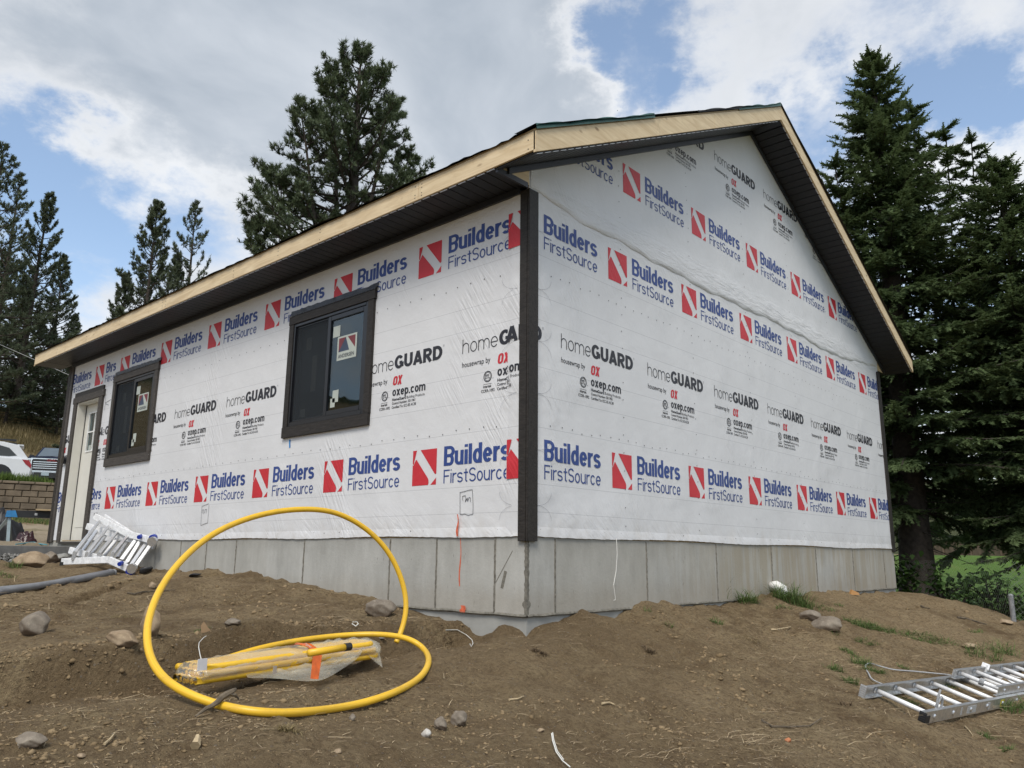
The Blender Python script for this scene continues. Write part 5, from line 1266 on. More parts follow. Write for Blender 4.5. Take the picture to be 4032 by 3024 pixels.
c = BASE0+LW*-.0022
for a_, b_, m_ in ((.80, .11, GLAB), (1.12, .035, GLAB), (1.39, .05, YLAB), (.62, .012, GLAB)): MB().obox(c+LU*a_, LU*b_/1.4, LW*.0006, LN*.026).build('label_plate', m_, lad)
mb = MB(); c = FO_+LU*.62+LN*.035+LW*.17; mb.obox(BASE0+LU*1.98+LW*(WL-.05)+LN*.11, LU*.006+LN*.02, LW*.03, LN*.004); mb.obox(BASE0+LU*1.98+LW*(WL-.06)+LN*.095, LU*.012, LW*.006, LN*.03); mb.build('rung_lock', ALUB, lad)
def coilrope(c, r0, turns, axis_, r=.0055):
    u_ = LU; v_ = LN; return [c+u_*r0*cos(2*pi*t)+v_*r0*sin(2*pi*t)+axis_*.012*t for t in np.linspace(0, turns, int(turns*12))]
c = FO_+LU*.13+LW*.135; mb = MB(); mb.tube(coilrope(c, .024, 3, LW), .0055, 6); mb.build('rope_hitch', ROPE, lad)
c = BASE0+LU*.30+LW*.045+LN*.02; mb = MB(); mb.tube(catmull([c, c+LN*.05+LU*.02, c+LN*.075+LU*.055, c+LN*.03+LU*.085, c-LN*.01+LU*.07, c-LN*.02+LU*.03, c+LN*.02, c+LN*.09-LU*.005, c+LN*.13+LU*.006], 5), .0075, 7); mb.build('rope_knot', ROPE, lad)
mb = MB(); mb.tube(catmull([tuple(p) for p in groundpath([(3600, 2750)], .03)]+groundpath([(3452, 2694), (3420, 2660), (3408, 2632), (3424, 2620), (3460, 2630), (3520, 2645), (3600, 2652), (3680, 2660), (3745, 2668), (3770, 2690)], .016)[0:], 8), .0058, 7); mb.build('pull_rope', ROPE, lad, smooth=True)

# ---- folded multi-position ladder leaning by the wall
FL = thing('folded_ladder', 'folded silver multi-position ladder with blue hinges leaning on the concrete', 'ladder', tuple(at(400, 2200, 10.2)))
def b3(mb, p, q, w_, h_, up=(0, 0, 1)): return mb.bar(p, q, w_, h_, up)
lo_ = [(243, 2211, 10.6), (350, 2208, 10.5), (430, 2204, 10.3), (530, 2250, 10.0)]
pl = [at(*q) for q in lo_]
hi_ = [(372, 2032, 10.9), (455, 2068, 10.75), (505, 2103, 10.55), (565, 2115, 10.4), (600, 2128, 10.25)]
ph = [at(*q) for q in hi_]
def railset(P, name='rail', w_=.075, h_=.032):
    for a_, b_ in zip(P[:-1], P[1:]): b3(MB(), a_, b_, h_, w_).build(name, ALUB, FL, bevel=.004)
railset([pl[0], pl[2]]); railset([pl[2], pl[3]]); railset([ph[0], ph[2]]); railset([ph[2], ph[4]])
pl2 = [at(*q) for q in [(274, 2166, 10.7), (340, 2186, 10.6), (415, 2202, 10.45), (500, 2228, 10.2)]]; ph2 = [at(*q) for q in [(342, 2072, 11.0), (430, 2092, 10.8), (520, 2120, 10.6), (610, 2150, 10.35)]]
railset([pl2[0], pl2[3]]); railset([ph2[0], ph2[3]]); ph3 = [at(*q) for q in [(410, 2036, 11.1), (470, 2075, 10.9), (520, 2108, 10.7)]]; railset([ph3[0], ph3[2]])
rl = [((283, 2206, 10.5), (296, 2175, 10.5), (392, 2052, 10.8)), ((334, 2206, 10.45), (345, 2178, 10.45), (428, 2072, 10.7)), ((384, 2205, 10.4), (392, 2180, 10.4), (465, 2090, 10.65)), ((436, 2206, 10.3), (446, 2178, 10.3), (506, 2106, 10.55))]
for a_, m_, b_ in rl:
    P1, P2, P3_ = at(*a_), at(*m_), at(*b_); mb = MB(); mb.tube([P1, P2, P2+(P3_-P2)*.5, P3_], [.012, .026, .024, .016], 6); mb.build('rung', ALU, FL)
fl = [((320, 2178, 10.6), (385, 2085, 10.9)), ((362, 2180, 10.55), (418, 2105, 10.85)), ((410, 2188, 10.5), (468, 2112, 10.8)), ((462, 2196, 10.4), (512, 2116, 10.7)), ((478, 2205, 10.3), (545, 2112, 10.5)), ((500, 2215, 10.25), (560, 2118, 10.45)), ((515, 2228, 10.15), (582, 2130, 10.4)), ((530, 2235, 10.1), (596, 2142, 10.3))]
for a_, b_ in fl: b3(MB(), at(*a_), at(*b_), .042, .030, tuple(-_F)).build('rung', ALU if random.random() < .6 else ALUB, FL, bevel=.004)
for q, r_ in (((603, 2118, 10.2), .040), ((515, 2248, 9.95), .046), ((551, 2113, 10.35), .024), ((475, 2219, 10.1), .024)):
    c = at(*q); MB().tube([c-_F*.03, c+_F*.03], r_, 12).build('hinge_cap', BLUEP, FL, smooth=False)
for q in ((600, 2132, 10.15), (520, 2238, 9.9)):
    c = at(*q); MB().tube([c-_F*.02, c+_F*.02], .055, 14).build('hinge_plate', ALU, FL)
MB().obox(at(247, 2218, 10.6), _R0*.02, np.array([0, 0, .02]), _F*.03).build('foot', BLACKR, FL)
MB().obox(at(376, 2032, 10.9), _R0*.012, np.array([0, 0, .035]), _F*.02).build('foot', BLACKR, FL)

# ---- grey conduits
CND = simple('grey_conduit', (.21, .22, .235), .45, 0, .2, 6, .1, 40)
def conduit(P, lab):
    P = [np.array([p[0], p[1], max(p[2], tz(p[0], p[1])+.018)]) for p in P]
    mb = MB(); mb.tube(P, .030, 14, True); mb.tube([P[-1]-(P[-1]-P[-2])*.01, P[-1]+(P[-1]-P[-2])/np.linalg.norm(P[-1]-P[-2])*.01], .0335, 14); topmesh('conduit_pipe', mb, CND, lab, 'pipe', 'grey conduit pipes on the soil', smooth=False).data.shade_smooth()
conduit([at(-260, 2392, 7.1), at(0, 2338, 7.9), at(215, 2296, 8.5), at(432, 2256, 9.1)], 'upper grey plastic conduit on the soil at the left edge')
conduit([at(-260, 2400, 7.2), at(0, 2350, 7.95), at(215, 2306, 8.55), at(446, 2268, 9.0)], 'lower grey plastic conduit tucked under the other one')

# ---- concrete walk with its gravel bed, sawhorse, tarp, hose
wk = thing('concrete_walk', 'grey concrete walk on a gravel bed at the left of the house', 'walkway', (-3, 8.6, -.15)); wk['kind'] = 'structure'
mb = MB(); mb.box((-9, 7.95, -.20), (-.04, 9.45, -.085)); mb.build('slab', SLABM, wk, bevel=.008)
mb = MB(); mb.box((-9, 7.93, -.22), (-.04, 7.948, -.092)); mb.build('slab_edge', SLABE, wk)
gv_n = 1500; gxx = RNG.uniform(-3.4, -.02, gv_n); gyy = RNG.uniform(7.45, 7.99, gv_n)+0; gzz = terrain(gxx, gyy); gzz = np.maximum(gzz, -.34+(gyy-7.45)*.30)
szv = RNG.uniform(.012, .032, gv_n); V = iv[None]*szv[:, None, None]*RNG.uniform(.6, 1.2, (gv_n, 1, 3))+np.c_[gxx, gyy, gzz][:, None, :]
GRV = tintmat('gravel_stones', (.09, .09, .085), (.27, .265, .25)); m_ = npmesh('gravel', V.reshape(-1, 3)-np.array([-3, 8.6, -.15]), (ifc[None]+(np.arange(gv_n)*len(iv))[:, None, None]).reshape(-1, 3), GRV, False, tatt(np.repeat(RNG.uniform(.5, 1.3, (gv_n, 1)), len(iv), 1).ravel()))
o = link('gravel', m_, wk, kind='stuff')
BLUEM = simple('blue_bracket', (.03, .20, .45), .45, 0, .2, 9); DBEAM = simple('black_beam', (.018, .019, .021), .5, 0, .2, 9); LEGM = simple('pale_blue_steel', (.42, .52, .56), .4, .3, .15, 9)
A0 = at(30, 2022, 15.2)
SH = thing('sawhorse', 'folding sawhorse with a blue end bracket and black beam by the walk', 'sawhorse', (A0[0], A0[1], tz(A0[0], A0[1])))
rx_ = np.array([.954, -.30, 0]); fy_ = np.array([.30, .954, 0]); up_ = np.array([0, 0, 1.])
MB().obox(A0+rx_*.66+up_*-.0, rx_*.62, fy_*.045, up_*.055).build('beam', DBEAM, SH)
mb = MB(); c = A0+rx_*.06; mb.prism([c-rx_*.075+up_*.045-fy_*.06, c+rx_*.045+up_*.05-fy_*.06, c+rx_*.085-up_*.055-fy_*.06, c-rx_*.085-up_*.055-fy_*.06], tuple(fy_*.12)); mb.build('end_bracket', BLUEM, SH)
MB().box((0, 0, 0), (0, 0, 0)) if False else None
for dx_, dy_ in ((.03, -.10), (-.24, .04), (.06, .22)):
    MB().bar(A0+rx_*.03-up_*.05, A0+rx_*(.03+dx_)+fy_*dy_-up_*(A0[2]-tz(A0[0], A0[1])+.02), .042, .026, (0, 1, 0)).build('leg', LEGM if dx_ == .03 else simple('grey_leg', (.20, .22, .21), .5), SH)
MB().bar(A0+rx_*1.02-up_*.04, A0+rx_*.84-fy_*.15-up_*(A0[2]-tz(A0[0], A0[1])+.02), .045, .03, (0, 1, 0)).build('leg', BARK, SH)
MB().obox(A0+rx_*.58+up_*.0385+up_*.018, rx_*.34, fy_*.10, up_*.008).build('label_sticker', GLAB, SH) if False else None
MB().obox(A0+rx_*.395-fy_*.0462+up_*.0, rx_*.02, fy_*.0006, up_*.018).build('label_sticker', GLAB, SH)
MB().obox(A0+rx_*.62+up_*.062, rx_*.36, fy_*.16, up_*.012).build('board', OSB, SH) if False else None
mb = MB(); mb.obox(A0+rx_*.80+up_*.070, rx_*.42, fy_*.17, up_*.012); topmesh('plywood_offcut', mb, simple('plywood', (.42, .32, .19), .75, 0, .15, 20), 'pale plywood offcut lying on the black sawhorse beam', 'board')
def tarpmesh(c, sx, sy, h, seed, n=26):
    r = np.random.default_rng(seed); V = []
    for j in range(n+1):
        for i in range(n+1):
            a, b = i/n*2-1, j/n*2-1; q = max(0, 1-(abs(a)**2.2+abs(b)**2.2)); z = h*q**1.3*(1+.25*sin(a*9+seed)*cos(b*8)+.12*sin(a*23+b*11)); V.append(c+rx_*a*sx+fy_*b*sy+up_*z+rx_*.03*sin(b*11+a*5))
    return V, [(j*(n+1)+i, j*(n+1)+i+1, (j+1)*(n+1)+i+1, (j+1)*(n+1)+i) for j in range(n) for i in range(n)]
V, F = tarpmesh(at(-18, 2152, 15.9), .50, .35, .52, 2); mb = MB().add(V, F); topmesh('tarp', mb, simple('black_tarp', (.012, .012, .014), .5, 0, .2, 9, .5, 30), 'black tarp heaped under the end of the sawhorse', 'tarp', smooth=True)
V, F = tarpmesh(at(98, 2146, 15.0), .17, .14, .19, 5); mb = MB().add(V, F); topmesh('bag', mb, simple('dark_red_bag', (.035, .012, .015), .3, 0, .3, 9), 'small shiny dark bag on the walk beside the sawhorse leg', 'bag', smooth=True)
mb = MB(); mb.tube(catmull([at(62, 2143, 14.0), at(95, 2139, 14.2), at(130, 2135, 14.4), at(155, 2141, 14.3), at(185, 2145, 14.0)], 6), .009, 6); topmesh('air_hose', mb, simple('teal_hose', (.08, .30, .36), .4), 'thin teal air hose on the walk beside the sawhorse', 'hose')

# ---- white drain elbow at the gable wall
P = gp(3070, 2345); P = np.array([P[0], -.13, P[2]]); mb = MB(); WH_ = simple('white_pvc', (.72, .72, .70), .35)
c = hit(3068, 2318, 1, -.09)
mb.tube([c+np.array([0, .085, .02]), c+np.array([0, .03, .03]), c+np.array([0, -.03, .0]), c+np.array([0, -.05, -.09]), c+np.array([0, -.05, -.22])], [.050, .052, .053, .052, .050], 18); topmesh('drain_pipe', mb, WH_, 'white plastic drain elbow in the grass against the gable foundation', 'pipe', smooth=True)

# ================================================================== trees and plants
def leafmat(name, lo, hi, trans=.25):
    m = tintmat(name, lo, hi, .6, trans); return m
FIRM = leafmat('fir_needles', (.030, .054, .022), (.150, .205, .090), .32)
PINEM = leafmat('pine_needles', (.042, .064, .034), (.165, .205, .115), .32)
PINEF = leafmat('far_pine_needles', (.050, .070, .042), (.165, .195, .118), .32)
BARKT = simple('dark_conifer_bark', (.040, .032, .026), .9, 0, .45, 14, .9, 60); BARKQ = simple('pine_bark', (.045, .035, .028), .9, 0, .4, 10, .9, 40)
LEAFM = leafmat('shrub_leaves', (.016, .036, .010), (.060, .115, .030), .3); GRASSM = leafmat('grass_blades', (.060, .095, .030), (.19, .28, .09), .4)
DRYG = leafmat('dry_grass_blades', (.16, .125, .055), (.40, .32, .17), .3); WEEDM = leafmat('weed_blades', (.05, .09, .02), (.17, .24, .06), .3)
def rot_basis(d):
    d = d/np.linalg.norm(d, axis=-1, keepdims=True); ref = np.where(np.abs(d[..., 2:3]) > .9, np.array([1., 0, 0]), np.array([0, 0, 1.]))
    a = np.cross(d, ref); a /= np.linalg.norm(a, axis=-1, keepdims=True); return d, a, np.cross(a, d)
def sprays(P, Dv, L, wd, r, nt=5, flat=True):
    """needle sprays: a spindle of small blades on each twig. P base, Dv direction, L length"""
    n = len(P); d, a, b = rot_basis(Dv); Vs = []; k = 0
    for i in range(nt):
        q = (i+.4)/nt; base = P+d*(L*q)[:, None]
        for sg in (-1, 1):
            ang = r.uniform(-.6, .6, n)[:, None]; side = (a*np.cos(ang)+b*np.sin(ang))*sg
            tip = base+(d*.75+side*.9)*(wd*(1.15-.75*q)*r.uniform(.7, 1.2, n))[:, None]+b*(wd*r.uniform(-.25, .25, n))[:, None]
            w2 = (L*.11)[:, None]
            Vs += [base-d*w2, base+d*w2, tip]; k += 1
    tip = P+d*(L*1.12)[:, None]; w3 = (wd*.30)[:, None]
    Vs += [P+d*(L*.5)[:, None]-a*w3, P+d*(L*.5)[:, None]+a*w3, tip]; k += 1
    Vs += [P-b*w3*.8, P+b*w3*.8, P+d*(L*.9)[:, None]]; k += 1
    V = np.stack(Vs, 1).reshape(-1, 3); return V, k
def tufts(P, Dv, R_, r, nb=11, wd=.012):
    """bottlebrush pine tufts"""
    n = len(P); d, a, b = rot_basis(Dv); Vs = []
    for i in range(nb):
        th = r.uniform(0, 2*pi, n)[:, None]; f_ = r.uniform(.15, 1.0, n)[:, None]; q = d*f_+(a*np.cos(th)+b*np.sin(th))*np.sqrt(np.maximum(0, 1-f_**2)); base = P-d*(R_*.45*r.random(n))[:, None]
        s = np.cross(q, d)+1e-6; s /= np.linalg.norm(s, axis=1, keepdims=True); w_ = (wd*r.uniform(.8, 1.4, n))[:, None]
        Vs += [base-s*w_, base+s*w_, base+q*(R_*r.uniform(.75, 1.15, n))[:, None]]
    return np.stack(Vs, 1).reshape(-1, 3), nb
def conifer_parts(leaders, seed, kind, dens=1.0, low=.0):
    """leaders: list of (base, top, maxradius, power) in local coordinates; returns foliage arrays and limb tubes"""
    r = np.random.default_rng(seed); TP, TD, TL, TT = [], [], [], []; limbs = MB()
    for (B, T, R_, pw, nb) in leaders:
        B, T = np.array(B, float), np.array(T, float); H = np.linalg.norm(T-B)
        nbr = int(nb*dens)
        for i in range(nbr):
            q = (i+r.random())/nbr; q = q**(.85)
            az = i*2.399+r.normal(0, .35); org = B+(T-B)*q; prof = (1-q)**pw
            if kind == 'fir': Lb = R_*prof*r.uniform(.72, 1.10)+.16; el = .42-.50*(1-q)+r.normal(0, .11)
            else: Lb = R_*(prof*(.55+.45*min(1, q*3.2+.25)))*r.uniform(.60, 1.15)+.25; el = (-.05+.72*q)+r.normal(0, .20)
            dh = np.array([sin(az), cos(az), 0]); ns = max(5, int(Lb/(.17 if kind == 'fir' else .24))); p = org.copy(); pts = [p.copy()]; e = el
            for s in range(ns):
                t = (s+1)/ns
                if kind == 'fir': e = el-.35*t*(1-q)+.55*max(0, t-.65)
                else: e = el-.15*t*(1-q)+.55*t*t
                az2 = az+r.normal(0, .06); dv = np.array([sin(az2)*cos(e), cos(az2)*cos(e), sin(e)]); p = p+dv*Lb/ns; pts.append(p.copy())
                side = np.array([cos(az), -sin(az), 0])
                if kind == 'fir':
                    if t < .12: continue
                    tl = (.16+.34*(1-t)*min(1.4, Lb))*r.uniform(.75, 1.2)
                    for sg in (-1, 1, -1, 1):
                        if r.random() > .93: continue
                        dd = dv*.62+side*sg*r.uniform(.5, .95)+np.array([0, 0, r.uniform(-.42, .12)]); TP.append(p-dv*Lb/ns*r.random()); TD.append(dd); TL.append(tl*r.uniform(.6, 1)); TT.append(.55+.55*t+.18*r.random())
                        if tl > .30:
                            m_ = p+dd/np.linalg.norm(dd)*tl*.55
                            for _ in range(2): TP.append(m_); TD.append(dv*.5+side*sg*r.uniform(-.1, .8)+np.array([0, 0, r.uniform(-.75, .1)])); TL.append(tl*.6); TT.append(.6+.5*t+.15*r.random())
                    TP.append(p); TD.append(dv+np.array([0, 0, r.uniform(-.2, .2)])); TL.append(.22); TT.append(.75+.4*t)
                else:
                    if t < .34: continue
                    nt_ = 2 if t < .8 else 3
                    for _ in range(nt_):
                        sg = r.choice((-1, 1)); ll = (.25+.55*(1-t)*min(1.3, Lb/2))*r.uniform(.5, 1.15); dd = dv*.6+side*sg*r.uniform(.2, 1)+np.array([0, 0, r.uniform(-.1, .8)]); dd /= np.linalg.norm(dd)
                        e_ = p+dd*ll; limbs.add(*_stick(p, e_, .016))
                        for z_ in range(3): TP.append(p+dd*ll*(.45+.30*z_)+r.normal(0, .04, 3)); TD.append(dd+np.array([0, 0, .5])+r.normal(0, .25, 3)); TL.append(.30*r.uniform(.75, 1.2)); TT.append(.55+.5*r.random()+.15*t)
            rad = (.010+.011*Lb)*(1.0 if kind == 'fir' else 1.35)
            limbs.tube(pts[::2]+([pts[-1]] if len(pts) % 2 == 0 else []), list(np.linspace(rad, .006, len(pts[::2]+([pts[-1]] if len(pts) % 2 == 0 else [])))), 4, False)
    return np.array(TP), np.array(TD), np.array(TL), np.array(TT), limbs, r
def _stick(a, b, w_):
    a, b = np.array(a), np.array(b); d = b-a; s = np.cross(d, (0.3, .2, 1)); s = s/(np.linalg.norm(s)+1e-9)*w_; u_ = np.cross(d, s); u_ = u_/(np.linalg.norm(u_)+1e-9)*w_
    return [a-s, a+s, a+u_, b], [(0, 1, 3), (1, 2, 3), (2, 0, 3)]
def tree_meshes(leaders, seed, kind, mat, dens=1.0, tr=.25, nb=11, wd=.012, trunk_to=None, sprayw=.085, scale=1.0):
    P, D_, L_, T_, limbs, r = conifer_parts(leaders, seed, kind, dens)
    if kind == 'fir': V, k = sprays(P, D_, L_*1.0, np.full(len(P), sprayw)*r.uniform(.8, 1.3, len(P)), r)
    else: V, k = tufts(P, D_, L_*.64, r, nb, wd*.9)
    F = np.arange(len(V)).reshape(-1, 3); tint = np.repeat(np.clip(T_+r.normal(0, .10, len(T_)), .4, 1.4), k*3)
    cm = npmesh('crown', V, F, mat, False, tatt(tint))
    tk = MB()
    for i, (B, T, R_, pw, nb_) in enumerate(leaders):
        B, T = np.array(B, float), np.array(T, float); n = 9
        r0 = tr if i == 0 else tr*.25
        pts = [B+(T-B)*q+np.array([.03*sin(q*7+i), .03*cos(q*5), 0])*(1 if 0 < q < 1 else 0) for q in np.linspace(0, 1, n)]
        rr_ = [r0*(1-q)**.8*(1.25 if j == 0 and i == 0 else 1)+.012 for j, q in enumerate(np.linspace(0, 1, n))]
        tk.tube(pts, rr_, 12 if i == 0 else 7, False)
    return cm, tk, limbs
def make_tree(name, label, cat, loc, meshes, bark, group=None, rz=0, sc=1.0, scz=None):
    t = thing(name, label, cat, tuple(loc), group); t.rotation_euler = (0, 0, rz); t.scale = (sc, sc, scz if scz else sc)
    cm, tkm, lbm = meshes
    for nm, m in (('crown', cm), ('trunk', tkm), ('limbs', lbm)):
        o = bpy.data.objects.new(nm, m); COL.objects.link(o); o.parent = t
        if nm == 'limbs': o['kind'] = 'stuff'
    return t
def finish(ms, bark):
    cm, tk, lb = ms; return cm, tk.mesh('trunk', bark, (0, 0, 0), True), lb.mesh('limbs', bark, (0, 0, 0))
# --- firs at the right
fb = at(3622, 2350, 17); fb[2] = tz(fb[0], fb[1])-.05
def loc(P): return tuple(np.array(P)-fb)
ft = at(3430, 232, 17.02)
lead = [((0, 0, 0), loc(ft), 3.3, .62, 250)]
lead[0] = ((0, 0, 1.75), loc(ft), 3.1, .92, 215)
for (u, v, D, qh, R_, nb) in ((3592, 415, 17.6, .52, .85, 40), (3722, 505, 18.2, .36, .8, 44), (3825, 555, 18.6, .26, .95, 50), (3285, 640, 16.6, .45, .9, 30)):
    Tp = np.array(loc(at(u, v, D))); Bp = np.array(loc(ft))*qh; Bp[2] = loc(ft)[2]*qh; lead.append((tuple(Bp+(Tp-Bp)*np.array([.75, .75, 0])), tuple(Tp), R_, .72, nb))
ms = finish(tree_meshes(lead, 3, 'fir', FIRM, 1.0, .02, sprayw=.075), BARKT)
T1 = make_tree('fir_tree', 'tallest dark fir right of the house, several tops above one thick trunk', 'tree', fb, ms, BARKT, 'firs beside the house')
mb = MB(); tp = [np.array(loc(fb))+np.array([0, 0, z]) for z in np.linspace(-.2, 1, 2)]
H1 = loc(ft); n = 16; pts = [np.array(H1)*q+np.array([0, 0, -.15*(1-q)]) for q in np.linspace(0, 1, n)]
mb.tube(pts, [.30*(1+.35*max(0, 1-q*12))*(1-q)**.75+.012 for q in np.linspace(0, 1, n)], 18, False)
for k in range(46):                                         # bare dead twigs low on the trunk
    z = .5+1.6*random.random(); a = random.uniform(0, 6.28); c = np.array(H1)*(z/H1[2]); d = np.array([cos(a), sin(a), random.uniform(-.5, .1)]); mb.tube([c+d*.2, c+d*random.uniform(.5, 1.1)+np.array([0, 0, -.12])], [.012, .003], 4, False)
o = bpy.data.objects.new('main_trunk', mb.mesh('main_trunk', BARKT)); COL.objects.link(o); o.parent = T1; o.data.shade_smooth()
g = at(3929, 650, 17.2); b2 = at(4085, 2330, 17.2); H = g[2]+1.1
ms2 = finish(tree_meshes([((0, 0, 1.7), (0, 0, 8.6), 2.5, .85, 150)], 5, 'fir', FIRM, 1.0, .20, sprayw=.078), BARKT)
zz = tz(g[0], g[1]); s_ = (g[2]-zz)/8.6
make_tree('fir_tree', 'second dark fir, its pointed top just left of the right edge', 'tree', (g[0], g[1], zz), ms2, BARKT, 'firs beside the house', 1.1, s_)
g = at(4060, 1065, 16.0); zz = tz(g[0], g[1]); make_tree('fir_tree', 'low dark fir cut off by the right edge', 'tree', (g[0]+.4, g[1]-.1, zz), ms2, BARKT, 'firs beside the house', 3.0, (g[2]-zz)/8.6)
g = at(3860, 1000, 22); zz = tz(g[0], g[1]); make_tree('fir_tree', 'dark fir filling the gap behind the two main firs', 'tree', (g[0], g[1], zz), ms2, BARKT, 'firs beside the house', 4.4, (g[2]-zz)/8.6)
g = at(3350, 1150, 24); zz = tz(g[0], g[1]); make_tree('fir_tree', 'dark fir showing between the house eave and the thick trunk', 'tree', (g[0]+.5, g[1], zz), ms2, BARKT, 'firs beside the house', 2.2, (g[2]-zz)/8.6)
# --- pines
bp = at(1420, 222, 28); bz = tz(bp[0], bp[1]); hh = bp[2]-bz
def lp(u, v, D=28): return tuple(at(u, v, D)-np.array([bp[0], bp[1], bz]))
pl_ = [((0, 0, hh*.36), (0, 0, hh), 5.3, .66, 100)]
for (u, v, D, R_, nb, zf) in ((1310, 290, 28, 2.1, 40, .46), (1180, 420, 27.6, 2.3, 38, .40), (1075, 700, 27.5, 2.5, 34, .36), (1530, 400, 28.4, 1.8, 30, .48), (1610, 620, 28.2, 1.8, 26, .42), (990, 900, 28, 2.2, 28, .32)):
    T = np.array(lp(u, v, D)); B = np.array([T[0]*.25, T[1]*.25, hh*zf]); pl_.append((tuple(B+(T-B)*.25), tuple(T), R_, .7, nb))
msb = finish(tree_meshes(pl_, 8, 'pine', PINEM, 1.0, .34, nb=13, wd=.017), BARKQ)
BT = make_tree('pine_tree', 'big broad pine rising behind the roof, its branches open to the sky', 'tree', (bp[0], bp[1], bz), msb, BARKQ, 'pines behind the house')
mb = MB(); mb.tube([(0, 0, -.3), (0, .05, hh*.2), (0, 0, hh*.38)], [.42, .36, .33], 12, False); o = bpy.data.objects.new('lower_trunk', mb.mesh('lower_trunk', BARKQ)); COL.objects.link(o); o.parent = BT; o.data.shade_smooth()
msc = finish(tree_meshes([((0, 0, 1.0), (0, 0, 16), 4.6, .88, 135)], 9, 'pine', PINEF, 1.0, .24, nb=12, wd=.024), BARKQ)
mso = finish(tree_meshes([((0, 0, 2.0), (0, 0, 16), 4.2, .80, 62)], 10, 'pine', PINEF, 1.0, .22, nb=10, wd=.022), BARKQ)
msd = finish(tree_meshes([((0, 0, 1.5), (.4, 0, 16), 4.4, .85, 120)], 11, 'pine', PINEF, 1.0, .26, nb=12, wd=.026), BARKQ)
def pine(u, v, D, ms, rz, label, wide=1.0, group='pines on the hillside'):
    g = at(u, v, D); z = tz(g[0], g[1]); s = (g[2]-z)/16; t = make_tree('pine_tree', label, 'tree', (g[0], g[1], z-.1), ms, BARKQ, group, rz, s*wide, s); return t
pine(622, 805, 43, msc, .4, 'dense conical pine behind the roof, left of the big pine', .82, 'pines behind the house')
pine(772, 812, 46, mso, 1.9, 'thin open pine just right of the dense conical pine', .74, 'pines behind the house')
pine(500, 1080, 44, msc, 2.8, 'short pine at the left foot of the dense conical pine', .85, 'pines behind the house')
pine(700, 1010, 47, msc, 5.1, 'small pine tucked between the dense pine and the open one', .8, 'pines behind the house')
pine(178, 765, 58, msd, .2, 'tall dark pine on the hillside with a sharp top, next to the roof end', .80)
pine(80, 700, 56, mso, 2.2, 'tall sparse pine on the hillside near the left edge', .85)
pine(15, 585, 50, mso, 4.0, 'hillside pine cut by the left edge, one tufted branch against blue sky', .95)
pine(255, 1010, 62, msc, 1.2, 'lower pine leaning out of the hillside stand above the fascia end', .85)
pine(-60, 640, 60, msd, 3.0, 'hillside pine mostly outside the left edge', .9)
pine(130, 1050, 66, msc, 3.3, 'bushy pine in the second row of the hillside stand', 1.0)
pine(300, 1240, 70, msc, 5.0, 'pine behind the roof end, barely above the fascia', 1.0)
pine(30, 1000, 70, msc, .9, 'bushy pine behind the left edge of the hillside stand', 1.05)
pine(210, 1290, 64, msc, 2.0, 'small dark pine low in the hillside stand beside the corner board', 1.1)
pine(90, 1320, 62, msc, 4.0, 'small dark pine low in the hillside stand above the cars', 1.1)
pine(-20, 1330, 60, msc, 5.6, 'small dark pine at the foot of the stand by the left edge', 1.1)
pine(160, 1380, 72, msc, .3, 'dark pine closing the gap in the hillside stand', 1.2)
pine(270, 1400, 74, msc, 1.4, 'dark pine seen under the overhanging fascia end', 1.2)
for i, (u, v, D, lb) in enumerate(((45, 1500, 58, 'bushy young pine at the foot of the hillside stand, nearest the left edge'), (120, 1520, 60, 'bushy young pine at the foot of the hillside stand above the wagon'), (185, 1540, 59, 'bushy young pine at the foot of the stand above the pickup'), (240, 1560, 58, 'bushy young pine at the foot of the stand beside the corner board'), (80, 1450, 66, 'young pine in the second row of the hillside stand above the wagon'), (215, 1480, 66, 'young pine in the second row of the hillside stand by the corner board'), (290, 1570, 62, 'young pine right under the fascia end, mostly behind the house'))):
    pine(u, v, D, msc, i*1.1, lb, 2.4)
# far treeline across the lawn
k = 0
for (u, v, D) in ((3560, 2120, 100), (3680, 2070, 108), (3800, 2090, 104), (3930, 2060, 112), (4060, 2085, 103), (4180, 2040, 110)):
    pine(u, v, D, msc, k*1.3, ['round dark tree beyond the plank fence behind the fir trunk', 'dark tree beyond the lawn just right of the fir trunk', 'dark tree beyond the brown plank fence, above its left end', 'dark tree beyond the plank fence above the white palings', 'dark tree beyond the fence at the right edge', 'dark tree beyond the fence outside the right edge'][k], 1.9, 'trees beyond the lawn'); k += 1

